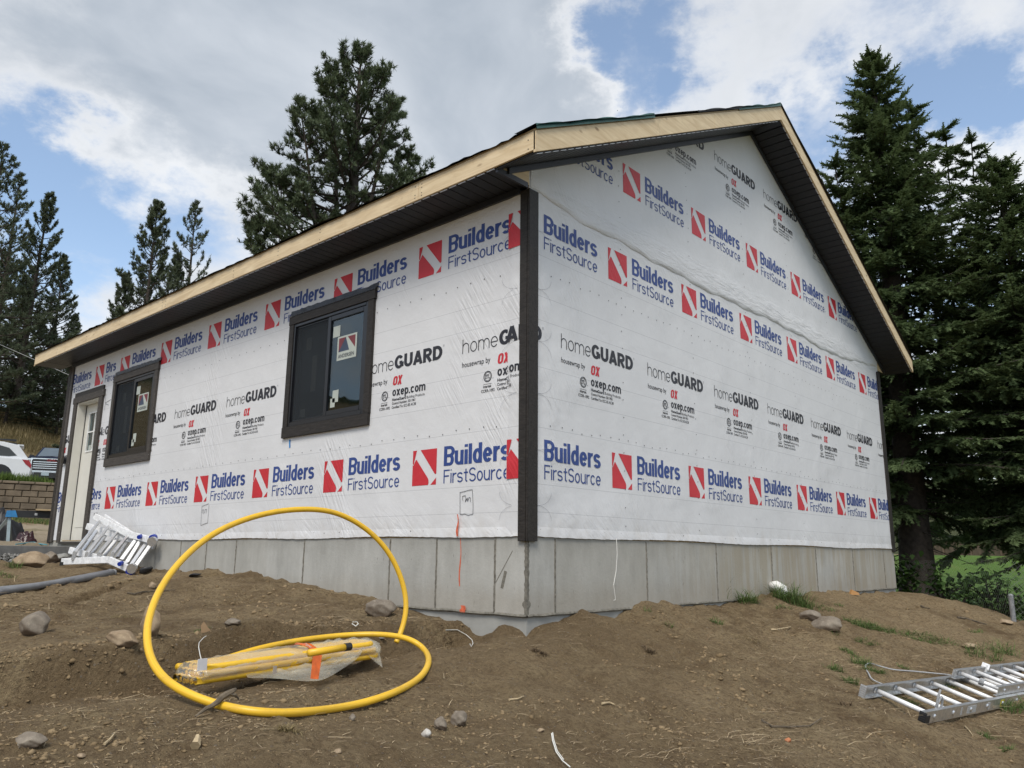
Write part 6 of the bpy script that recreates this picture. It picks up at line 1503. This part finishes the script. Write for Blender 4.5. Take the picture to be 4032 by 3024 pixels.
# --- shrubs by the chain-link fence
def leafy(Pc, n, size, r, hang=.5):
    d = r.normal(size=(n, 3)); d[:, 2] = d[:, 2]*.5-hang; d, a, b = rot_basis(d); s = size*r.uniform(.6, 1.25, n)[:, None]
    V = np.stack([Pc, Pc+d*s*.35+a*s*.42, Pc+d*s*.95+a*s*.16, Pc+d*s*1.2, Pc+d*s*.95-a*s*.16, Pc+d*s*.35-a*s*.42], 1)
    F = np.array([[0, 1, 2, 3], [0, 3, 4, 5]])[None]+(np.arange(n)*6)[:, None, None]; return V.reshape(-1, 3), F.reshape(-1, 4)
def shrub(stems, D, nleaf, size, label, seed, spread=.16, mat=None):
    r = np.random.default_rng(seed); paths = [[at(u, v, D+dd) for u, v, dd in st] for st in stems]
    base = paths[0][0].copy(); base[2] = tz(base[0], base[1]) if base[2] > tz(base[0], base[1]) else base[2]
    t = thing('shrub', label, 'shrub', tuple(base), 'shrubs by the chain-link fence'); mb = MB()
    cl = []
    for P in paths:
        C_ = catmull(P, 6); mb.tube(C_, list(np.linspace(.022, .005, len(C_))), 6, False); cl += C_[len(C_)//3:]
    mb.build('stems', BARKT, t); cl = np.array(cl); P = cl[r.integers(0, len(cl), nleaf)]+r.normal(0, spread, (nleaf, 3))
    V, F = leafy(P, nleaf, size, r); m = npmesh('foliage', V-ORG[t], F, mat or LEAFM, False, tatt(np.repeat(r.uniform(.45, 1.35, nleaf), 6))); link('foliage', m, t, kind='stuff'); return t
shrub([[(3715, 2365, 0), (3705, 2300, 0), (3700, 2240, .1)], [(3715, 2365, 0), (3735, 2330, 0), (3775, 2320, -.1), (3830, 2260, 0)], [(3720, 2370, 0), (3680, 2320, 0), (3685, 2260, .1)], [(3760, 2370, 0), (3790, 2320, 0), (3840, 2290, 0)]], 14.5, 300, .095, 'leafy shrub with forked dark stems just right of the fir trunk', 1, .085)
shrub([[(3568, 2335, 0), (3560, 2290, 0), (3535, 2235, 0)], [(3568, 2335, 0), (3575, 2280, 0), (3570, 2225, 0)]], 16, 330, .095, 'leafy shrub between the house corner and the fir trunk', 2, .14)
shrub([[(3925, 2440, 0), (3930, 2360, 0), (3925, 2290, 0)], [(3925, 2440, 0), (3960, 2370, 0), (3970, 2300, 0)], [(3925, 2440, 0), (3890, 2330, 0), (3880, 2270, 0)], [(3950, 2440, 0), (4000, 2400, 0), (4010, 2340, 0)]], 13.3, 400, .085, 'broad dark-leaved shrub behind the near fence post', 3, .12)
shrub([[(4010, 2470, 0), (4030, 2420, 0), (4050, 2380, 0)], [(3990, 2470, 0), (3960, 2430, 0), (3905, 2420, 0)]], 13.2, 240, .075, 'low shrub at the right edge behind the fence post', 4, .10)
shrub([[(3780, 2400, 0), (3800, 2360, 0), (3820, 2350, 0)], [(3850, 2420, 0), (3870, 2400, 0), (3880, 2380, 0)]], 13.4, 260, .06, 'low weedy shrub along the top edge of the mound', 5, .10)
# --- chain-link fence
fp = [at(4110, 2400, 11.6), at(3986, 2400, 11.9), at(3566, 2320, 16.6), at(3400, 2300, 19.5)]; fp = [np.array([p[0], p[1], tz(p[0], p[1])]) for p in fp]
fn = thing('chain_link_fence', 'low galvanised chain-link fence between the dirt mound and the lawn', 'fence', tuple(fp[1])); GALV = simple('galvanised_steel', (.26, .27, .28), .5, .4, .3, 40); FH = .80
for i, p in enumerate(fp):
    top = {1: at(3984, 2345, 11.9)[2], 2: at(3560, 2262, 16.6)[2]}.get(i, p[2]+FH); MB().tube([p-np.array([0, 0, .3]), np.array([p[0]-.0, p[1], top])], .030, 10).build('post', GALV, fn, smooth=False); MB().tube([np.array([p[0], p[1], top]), np.array([p[0], p[1], top+.02])], [.034, .018], 10).build('post_cap', GALV, fn)
    p[2] = p[2]
mb = MB()
for a_, b_ in zip(fp[:-1], fp[1:]):
    d = b_-a_; Lh = np.hypot(d[0], d[1]); n = int(Lh/.075); w_ = .0022; hgt = FH-.06
    for k in range(-int(hgt/.075), n):
        for sg in (1, -1):
            x0 = k*.075; x1 = x0+hgt; z0, z1 = (0, hgt) if sg > 0 else (hgt, 0)
            if x0 < 0: z0 = z0+(-x0)*(1 if sg > 0 else -1); x0 = 0
            if x1 > Lh: z1 = z1-(x1-Lh)*(1 if sg > 0 else -1); x1 = Lh
            p = a_+d*(x0/Lh)+np.array([0, 0, z0+.02]); q = a_+d*(x1/Lh)+np.array([0, 0, z1+.02]); mb.add([p-np.array([0, 0, w_]), p+np.array([0, 0, w_]), q+np.array([0, 0, w_]), q-np.array([0, 0, w_])], [(0, 1, 2, 3)])
mb.build('wire_mesh', GALV, fn, kind='stuff')
# --- plank fence across the lawn
wf = thing('plank_fence', 'brown plank fence with a white picket section at the far side of the lawn', 'fence', tuple(at(3900, 2230, 78)))
PLK = simple('brown_planks', (.115, .082, .055), .85, 0, .35, 3); WPK = simple('white_palings', (.55, .56, .55), .7)
a_, b_ = at(3620, 2236, 84), at(4300, 2246, 72); mb = MB(); n = 190
for k in range(n):
    p = a_+(b_-a_)*k/n; zt = 1.28+.03*random.random(); z = tz(p[0], p[1]); mb.obox((p[0], p[1], z+zt/2), (b_-a_)/n*.47*np.array([1, 1, 0]), np.array([.01, .02, 0]), (0, 0, zt/2))
mb.build('planks', PLK, wf, kind='stuff')
for k in range(0, 12): 
    p = a_+(b_-a_)*k/11; z = tz(p[0], p[1]); MB().obox((p[0]-.1, p[1]-.05, z+.7), (.06, 0, 0), (0, .06, 0), (0, 0, .74)).build('post', PLK, wf)
a2 = at(3982, 2240, 75.5); b2_ = at(4140, 2243, 73.5)
for k in range(18):
    p = a2+(b2_-a2)*k/18-np.array([.35, .06, 0]); z = tz(p[0], p[1]); MB().obox((p[0], p[1], z+.78), (b2_-a2)/18*.27*np.array([1, 1, 0]), np.array([.01, .02, 0]), (0, 0, .62)).build('paling', WPK, wf)
for zz_ in (.45, 1.15):
    p = (a2+b2_)/2-np.array([.30, .05, 0]); z = tz(p[0], p[1]); MB().obox((p[0], p[1], z+zz_), (b2_-a2)/2*np.array([1, 1, 0]), (.01, .02, 0), (0, 0, .04)).build('rail', WPK, wf)

# --- grass clumps on the dirt
def clump(u, v, wpx, n, hgt, label, seed, mat=None, flat=.9, cat='grass', D=None, kind=None):
    r = np.random.default_rng(seed); G = gp(u, v) if D is None else at(u, v, D); s = scale_at(G); rad = wpx*s/2; a = r.uniform(0, 2*pi, n); q = np.sqrt(r.random(n))*rad
    x = G[0]+np.cos(a)*q*_R0[0]+np.sin(a)*q*.55*_F[0]; y = G[1]+np.cos(a)*q*_R0[1]+np.sin(a)*q*.55*_F[1]; z = terrain(x, y); Q = np.stack([x, y, z], 1)
    L_ = hgt*r.uniform(.45, 1.15, n); az = r.uniform(0, 2*pi, n); el = r.uniform(.5, 1.45, n)*flat+.1; ns = 4; V = np.zeros((n, (ns+1)*2, 3)); p = Q.copy(); p[:, 2] -= .004; w_ = (.0035+.03*hgt*.18)*r.uniform(.6, 1.3, n)
    for i in range(ns+1):
        d = np.stack([np.cos(az)*np.cos(el), np.sin(az)*np.cos(el), np.sin(el)], 1); sd_ = np.stack([-np.sin(az), np.cos(az), np.zeros(n)], 1); wi = (w_*(1-i/ns)**.6+.0004)[:, None]; V[:, 2*i] = p-sd_*wi/2; V[:, 2*i+1] = p+sd_*wi/2; p = p+d*(L_/ns)[:, None]; el = el-.38
    F = (np.array([[2*i, 2*i+1, 2*i+3, 2*i+2] for i in range(ns)])[None]+(np.arange(n)*(ns+1)*2)[:, None, None]).reshape(-1, 4)
    m = npmesh('grass_clump', V.reshape(-1, 3)-G, F, mat or GRASSM, False, tatt(np.repeat(r.uniform(.4, 1.35, n), (ns+1)*2))); o = bpy.data.objects.new('grass_clump', m); COL.objects.link(o); o.location = tuple(G); return tag(o, label, cat, 'grass clumps on the right slope', kind)
clump(3120, 2368, 150, 420, .30, 'tall green grass clump around the white drain elbow', 1)
clump(2946, 2372, 80, 170, .22, 'green grass tuft left of the white drain elbow', 2)
clump(2862, 2372, 14, 9, .34, 'single tall grass stalk against the concrete left of the tufts', 3, flat=1.2)
clump(3085, 2392, 60, 60, .07, 'small green tuft in front of the drain elbow', 4)
clump(3240, 2400, 110, 90, .09, 'thin green grass trailing right of the drain elbow', 5)
clump(3305, 2386, 40, 30, .06, 'tiny green sprig right of the trailing grass', 6)
clump(3425, 2468, 200, 620, .12, 'wide mat of green grass in the middle of the right slope', 7, flat=.75)
clump(3655, 2520, 220, 360, .13, 'sprawling grass patch above the aluminium ladder', 8, flat=.6)
clump(3410, 2532, 100, 150, .08, 'grey-green weed left of the sprawling grass patch', 9, flat=.7)
clump(3345, 2572, 70, 120, .07, 'small round green weed below the pair of rocks', 10)
clump(3395, 2615, 80, 150, .12, 'wispy weed above the rope of the aluminium ladder', 11)
clump(3285, 2640, 70, 90, .10, 'wispy pale weed left of the ladder rope', 12)
clump(3352, 2690, 60, 130, .09, 'small green weed beside the far ladder foot', 13)
clump(3440, 2645, 90, 200, .08, 'green weed inside the loop of the ladder rope', 14, flat=.8)
clump(3870, 2585, 150, 110, .22, 'tall thin grass behind the aluminium ladder', 15)
clump(3950, 2570, 130, 110, .22, 'tall thin grass near the right edge above the ladder', 16)
clump(3560, 2632, 50, 70, .06, 'small tuft just above the ladder rail', 17)
clump(3840, 2490, 70, 60, .08, 'pale green tuft under the branch on the far slope', 18)
clump(2826, 2455, 50, 60, .10, 'grey-green weed on the slope left of the rocks', 19)
clump(2640, 2470, 40, 24, .09, 'sparse dry weed below the concrete right of the corner', 20)
clump(2545, 2405, 40, 14, .12, 'few dark grass blades against the footing', 21)
clump(3290, 2500, 26, 24, .07, 'tuft growing at the right end of the long grey rock', 22)
clump(3565, 2760, 120, 160, .07, 'flattened green weeds under the ladder rungs', 23, flat=.5)
clump(3720, 2700, 130, 140, .08, 'weeds between the far rungs of the aluminium ladder', 24, flat=.6)
clump(3990, 2800, 110, 110, .16, 'grass beside the near rail at the right edge', 25)
clump(3885, 2905, 60, 60, .07, 'small bright green weed below the ladder near the right edge', 26)
clump(3960, 2960, 70, 60, .07, 'dull green weed in the lower right corner', 27)
clump(800, 2478, 60, 80, .035, 'small dull green weed inside the hose loop', 28, flat=.5)
clump(55, 2236, 60, 70, .16, 'green grass tuft beside the big tan boulder', 29)
clump(20, 2270, 90, 80, .10, 'green grass at the left edge below the boulders', 30)
clump(25, 2320, 80, 60, .08, 'weeds at the left edge above the grey conduits', 31)
ROOTM = leafmat('root_fibres', (.06, .042, .028), (.24, .17, .10), .1)
clump(2122, 2572, 60, 110, .055, 'dark tuft of roots in the dirt right of the house corner', 51, ROOTM, .8, 'root tuft')
clump(2560, 2568, 60, 90, .05, 'second dark root tuft further right on the dirt', 52, ROOTM, .8, 'root tuft')
clump(1130, 2878, 90, 60, .07, 'loose ball of pale roots below the bottom of the hose loop', 53, DRYG, .7, 'root tuft')
clump(1760, 2520, 70, 70, .05, 'root tuft on the spoil beside the pit at the house corner', 54, ROOTM, .8, 'root tuft')
clump(3330, 2775, 60, 60, .06, 'root tuft on the dirt left of the aluminium ladder', 55, ROOTM, .8, 'root tuft')
clump(480, 2430, 110, 90, .05, 'dry stubble above the long flat tan stone', 56, DRYG, .6, 'stubble')
clump(2960, 2520, 160, 120, .05, 'dry stubble on the slope below the long splinter', 57, DRYG, .6, 'stubble')
rock(3105, 2922, 26, 14, simple('brick_chip', (.42, .16, .07), .8), 'small orange brick chip in the lower right foreground', 61, name='brick_chip', cat='brick chip')
# ground cover beyond the mound and on the banks
def cover(name, n, fx, mat, hgt, label, seed, wmul=1.0):
    r = np.random.default_rng(seed); xy = fx(r, n); z = terrain(xy[:, 0], xy[:, 1]); Q = np.c_[xy, z]; n = len(Q); L_ = hgt*r.uniform(.5, 1.2, n)
    az = r.uniform(0, 2*pi, n); el = r.uniform(.9, 1.5, n); d = np.stack([np.cos(az)*np.cos(el), np.sin(az)*np.cos(el), np.sin(el)], 1); s = np.stack([-np.sin(az), np.cos(az), np.zeros(n)], 1)*(hgt*.05*wmul); V = np.stack([Q-s, Q+s, Q+d*L_[:, None]], 1).reshape(-1, 3)
    o = link(name, npmesh(name, V, np.arange(3*n).reshape(-1, 3), mat, False, tatt(np.repeat(r.uniform(.4, 1.35, n), 3))), kind='stuff'); o['label'] = label
def f_weeds(r, n): t = r.random(n); a = np.array([8.6, -2.6]); b = np.array([12.5, 2.6]); p = a+(b-a)*t[:, None]; return p+np.c_[r.uniform(.2, 2.2, n), r.uniform(-1.0, .6, n)]
cover('weed_cover', 9000, f_weeds, WEEDM, .15, 'green weeds along the foot of the chain-link fence', 1)
def f_bank(r, n):
    x = r.uniform(-2, 14, n); y = r.uniform(30, 58, n); k = (y-30.5-(x-6)*.55) > r.uniform(-1, 2, n); k &= ~((y > 31) & (y < 50-(x-8)*1.4+r.normal(0, .8, n))); return np.c_[x, y][k]
cover('dry_grass', 42000, f_bank, DRYG, .42, 'tall dry grass on the hillside under the pines', 2, 1.3)
def f_ret(r, n): x = r.uniform(-1, 5.6, n); return np.c_[x, 25.35-.28*(x-4.2)+np.abs(r.normal(0, .9, n))]
cover('green_bank_grass', 9000, f_ret, WEEDM, .38, 'green weeds growing on top of the block retaining wall', 3, 1.1)
def f_foot(r, n): x = r.uniform(-1, 6, n); return np.c_[x, 24.4-.28*(x-4.2)+r.normal(0, .45, n)]
cover('verge_grass', 6000, f_foot, GRASSM, .16, 'grass verge at the foot of the block retaining wall', 4, 1.2)
cover('verge_straw', 5000, f_foot, DRYG, .14, 'dry stalks at the foot of the block retaining wall', 5, 1.2)

# ================================================================== block wall and vehicles
BLKM = simple('brown_wall_block', (.150, .118, .082), .92, 0, .30, 3, .8, 20); CAPM = simple('wall_cap_block', (.165, .130, .092), .92, 0, .25, 3, .6, 20)
rw = thing('retaining_wall', 'brown concrete-block retaining wall below the parked cars', 'retaining wall', (4.2, 25.1, .7))
wd_ = np.array([1, -.28, 0]); wd_ /= np.linalg.norm(wd_); wn_ = np.array([wd_[1], -wd_[0], 0])
if wn_[1] > 0: wn_ = -wn_
def blockmesh(nm, L_, h_, d_, mat):
    mb = MB(); f = [(-L_/2, 0, -h_/2), (L_/2, 0, -h_/2), (L_/2, 0, h_/2), (-L_/2, 0, h_/2)]
    mb.add([(-L_/2+.006, .0, -h_/2+.006), (L_/2-.006, .0, -h_/2+.006), (L_/2-.006, .0, h_/2-.006), (-L_/2+.006, .0, h_/2-.006), (-L_/2+.03, -.035, -h_/2+.025), (L_/2-.03, -.035, -h_/2+.025), (L_/2-.03, -.03, h_/2-.02), (-L_/2+.03, -.03, h_/2-.02), (-L_/2+.006, d_, -h_/2+.006), (L_/2-.006, d_, -h_/2+.006), (L_/2-.006, d_, h_/2-.006), (-L_/2+.006, d_, h_/2-.006)],
            [(4, 5, 6, 7), (0, 1, 5, 4), (1, 2, 6, 5), (2, 3, 7, 6), (3, 0, 4, 7), (1, 0, 8, 9), (2, 1, 9, 10), (3, 2, 10, 11), (0, 3, 11, 8), (9, 8, 11, 10)]); return mb.mesh(nm, mat)
bmh = blockmesh('wall_block', .45, .20, .28, BLKM); cph = blockmesh('cap_block', .45, .10, .32, CAPM); ZT = 2.02
wrot = (0, 0, math.atan2(wd_[1], wd_[0]))
for c_ in range(8):
    z = ZT-.10-.10-.20*c_
    for k in range(-11, 4):
        off = .225*(c_ % 2); s = k*.45+off
        if s > .95-.12*c_*0: continue
        p = np.array([4.2, 25.1, 0])+wd_*s-wn_*(-.0)+wn_*(.012*c_); link('wall_block', bmh, rw, loc=(p[0], p[1], z), rot=wrot)
for k in range(-11, 3):
    p = np.array([4.2, 25.1, 0])+wd_*(k*.45+.1)+wn_*.02; link('cap_block', cph, rw, loc=(p[0], p[1], ZT-.05), rot=wrot)
# white wagon, seen from its left side, tail to the right
PAINTW = simple('white_car_paint', (.70, .72, .74), .25, 0, .03, 3, 0, 60, .6); PAINTB = simple('dark_blue_car_paint', (.012, .018, .045), .18, .3, .1, 3, 0, 60, .6); CARG = simple('car_glass', (.018, .024, .026), .06, 0, .2, 2, 0, 60, .7); CHROME = simple('chrome', (.80, .81, .82), .12, 1, .05, 4); TYRE = simple('tyre', (.015, .015, .015), .8); RLIGHT = simple('red_lens', (.30, .008, .012), .2); DARKP = simple('dark_plastic', (.015, .016, .018), .5); PLATE = simple('plate', (.30, .38, .42), .5); AMB = simple('headlight_lens', (.42, .34, .24), .15, .2)
def local_vehicle(O, rightv, name, label, cat):
    t = thing(name, label, cat, tuple(O)); rightv = np.array(rightv); away = np.array([-rightv[1], rightv[0], 0]); 
    def X(p): return np.array(O)+rightv*p[0]+away*p[1]+np.array([0, 0, p[2]])
    return t, X
az_ = radians(17); rv = np.array([cos(az_), -sin(az_), 0])
O = at(118, 1905, 33); O[2] = tz(O[0], O[1])-.10; O[2] = at(118, 1918, 33)[2]
wg, X = local_vehicle(O, rv, 'parked_car', 'white station wagon with a dark roof rack parked behind the block wall', 'car')
def loft(secs, X):                                     # secs: list of (y, [(x,z)...]) with equal counts
    mb = MB(); n = len(secs[0][1]); V = [X((x, y, z)) for y, pr in secs for x, z in pr]; F = []
    for s in range(len(secs)-1):
        for i in range(n): F.append((s*n+i, s*n+(i+1) % n, (s+1)*n+(i+1) % n, (s+1)*n+i))
    F += [tuple(range(n-1, -1, -1)), tuple((len(secs)-1)*n+i for i in range(n))]; return mb.add(V, F)
lowp = [(-.05, .34), (.0, .62), (-.04, .80), (-.12, .98), (-1.2, 1.02), (-3.0, 1.0), (-3.75, .93), (-4.45, .80), (-4.72, .62), (-4.74, .34), (-4.2, .24), (-3.5, .24), (-1.4, .24), (-.5, .24)]
body = loft([(0.0, [(x*.985-.03, z*.97+.02) for x, z in lowp]), (.10, lowp), (1.70, lowp), (1.80, [(x*.985-.03, z*.97+.02) for x, z in lowp])], X); body.build('body', PAINTW, wg, smooth=False, bevel=.02)
topp = [(-.14, .98), (-.42, 1.36), (-.50, 1.47), (-.95, 1.56), (-2.2, 1.60), (-2.9, 1.54), (-3.75, .96)]
cabin = loft([(.13, [(x, z*.995) for x, z in topp]), (.26, [(x, z+.02) for x, z in topp]), (1.54, [(x, z+.02) for x, z in topp]), (1.67, topp)], X); cabin.build('cabin', PAINTW, wg, bevel=.015)
for P_ in ([(-.52, 1.10), (-.78, 1.36), (-1.10, 1.44), (-1.28, 1.46), (-1.22, 1.06), (-.75, 1.06)], [(-1.36, 1.06), (-1.36, 1.47), (-2.10, 1.50), (-2.16, 1.06)], [(-2.26, 1.06), (-2.22, 1.50), (-2.80, 1.46), (-3.40, 1.06)]):
    mb = MB(); mb.prism([X((x, .120, z)) for x, z in P_], tuple(X((0, .02, 0))-X((0, 0, 0)))); mb.build('side_window', CARG, wg)
mb = MB(); mb.prism([X((x, .105, z)) for x, z in [(-.08, .84), (-.34, .94), (-.36, .88), (-.10, .70), (-.01, .70)]], tuple((X((0, .02, 0))-X((0, 0, 0)))*-5.4)) if False else mb.prism([X((x, -.012, z)) for x, z in [(-.04, .80), (-.13, .95), (-.34, .96), (-.22, .80), (-.04, .66)]], tuple(X((0, .05, 0))-X((0, 0, 0)))); mb.build('tail_light', RLIGHT, wg)
def wheel(t, X, x, y, r_=.34, w_=.22):
    c = X((x, y, r_)); ax_ = X((0, 1, 0))-X((0, 0, 0)); MB().tube([c, c+ax_*w_], r_, 20).build('wheel', TYRE, t); MB().tube([c-ax_*.012, c+ax_*.05], r_*.64, 14).build('rim', CHROME, t)
for x in (-.98, -3.72):
    for y in (.03, 1.56): wheel(wg, X, x, y)
    c = X((x, -.006, .36)); ax_ = X((0, 1, 0))-X((0, 0, 0)); MB().tube([c, c+ax_*.05], .40, 22).build('wheel_arch', DARKP, wg)
for y in (.30, 1.42):
    MB().tube([X((-.62, y, 1.63)), X((-1.2, y, 1.67)), X((-2.6, y, 1.66))], .022, 8).build('roof_rail', DARKP, wg); MB().obox(X((-.80, y, 1.655)), rv*.20, np.array([.01, .02, 0]), (0, 0, .035)).build('rack_foot', DARKP, wg)
MB().obox(X((-1.42, -.012, .90)), rv*.09, (.004, .01, 0), (0, 0, .014)).build('door_handle', PAINTW, wg)
for a__ in ((-1.30, .3, 1.02), (-2.25, .3, 1.02)): MB().obox(X((a__[0], .098, .66)), rv*.004, (.001, .003, 0), (0, 0, .34)).build('door_gap', DARKP, wg)
MB().obox(X((-.45, .9, 1.50)), rv*.10, (X((0, .62, 0))-X((0, 0, 0))), (0, 0, .016)).build('spoiler', PAINTW, wg)
# dark pickup, seen from the front
O = at(192, 1915, 40); O[2] = at(192, 1913, 40)[2]; az2_ = radians(28)
pu, X = local_vehicle(O, (cos(az2_), -sin(az2_), 0), 'parked_pickup', 'dark blue pickup with a chrome grille parked facing the house', 'pickup truck')
rv2 = X((1, 0, 0))-X((0, 0, 0)); aw2 = X((0, 1, 0))-X((0, 0, 0)); zz2 = np.array([0, 0, 1.])
def bb(x, y, z, hx, hy, hz, nm, mat, bev=0): return MB().obox(X((x, y, z)), rv2*hx, aw2*hy, zz2*hz).build(nm, mat, pu, bevel=bev)
prof = [(-1.0, .55), (-1.02, 1.05), (-.92, 1.24), (0, 1.30), (.92, 1.24), (1.02, 1.05), (1.0, .55)]
mb = MB(); V = [X((x, y, z+dz_)) for y, dz_ in ((0, -.02), (.12, .02), (1.35, .09)) for x, z in prof]; n = 7
mb.add(V, [(s*n+i, s*n+i+1, (s+1)*n+i+1, (s+1)*n+i) for s in range(2) for i in range(n-1)]+[tuple(range(n))]); mb.build('hood', PAINTB, pu, smooth=False)
mb = MB(); V = []
for y, xs_, z in ((1.3, .98, 1.30), (2.0, .80, 1.88), (3.6, .80, 1.90), (3.9, .98, 1.25)): V += [X((-xs_, y, z)), X((xs_, y, z))]
V += [X((-.98, 1.3, .5)), X((.98, 1.3, .5)), X((-.98, 3.9, .5)), X((.98, 3.9, .5))]
mb.add(V, [(0, 1, 3, 2), (2, 3, 5, 4), (4, 5, 7, 6), (0, 2, 4, 6), (1, 3, 5, 7), (0, 6, 10, 8), (1, 7, 11, 9)]); mb.build('cab', PAINTB, pu)
mb = MB(); mb.add([X((-.88, 1.33, 1.355)), X((.88, 1.33, 1.355)), X((.72, 1.955, 1.865)), X((-.72, 1.955, 1.865))], [(0, 1, 2, 3)]); mb.build('windshield', simple('windshield_glass', (.14, .17, .19), .05, .3, .1, 2, 0, 60, .8), pu)
bb(0, 4.9, .95, .98, 1.0, .42, 'bed', PAINTB, .03); bb(0, .60, .62, .96, .55, .30, 'lower_body', PAINTB); bb(0, -.02, .93, .78, .03, .26, 'grille', DARKP)
for z in (1.16, 1.02, .93, .84, .75): bb(0, -.055, z, .76 if z > 1.1 else .70, .012, .014 if z < 1.1 else .020, 'grille_bar', CHROME)
for s in (-1, 1):
    bb(s*.78, -.05, .96, .022, .02, .22, 'grille_bar', CHROME); bb(s*.90, -.02, .93, .085, .03, .17, 'headlight', AMB, .01); bb(s*.86, -.03, 1.13, .13, .03, .03, 'grille_bar', CHROME); bb(s*.80, -.10, .52, .20, .03, .045, 'fog_bezel', CHROME)
bb(0, -.10, .60, .95, .05, .040, 'bumper', CHROME, .01); bb(0, -.08, .45, .90, .05, .12, 'lower_bumper', DARKP, .01); bb(-.18, -.155, .50, .15, .006, .075, 'license_plate', PLATE)
V, F = text_mesh('GMC', -.20, 0, .40, .095, bold=.06); mb = MB(); mb.add([X((v[0], -.075, 1.055+v[2])) for v in V], F); mb.build('emblem', simple('emblem_red', (.20, .03, .03), .3, .4), pu)
for s in (-1, 1):
    for y in (.75, 4.6): c = X((s*.88, y, .40)); MB().tube([c-rv2*.13, c+rv2*.13], .40, 18).build('wheel', TYRE, pu)
    bb(s*1.10, 1.45, 1.36, .09, .05, .11, 'mirror', DARKP, .02)
# power line seen past the left end of the roof
mb = MB(); mb.tube([at(-60, 1330, 48), at(280, 1480, 44)], .012, 5); topmesh('power_line', mb, simple('cable_grey', (.35, .36, .36), .5), 'thin cable crossing in front of the hillside pines at the left', 'cable')
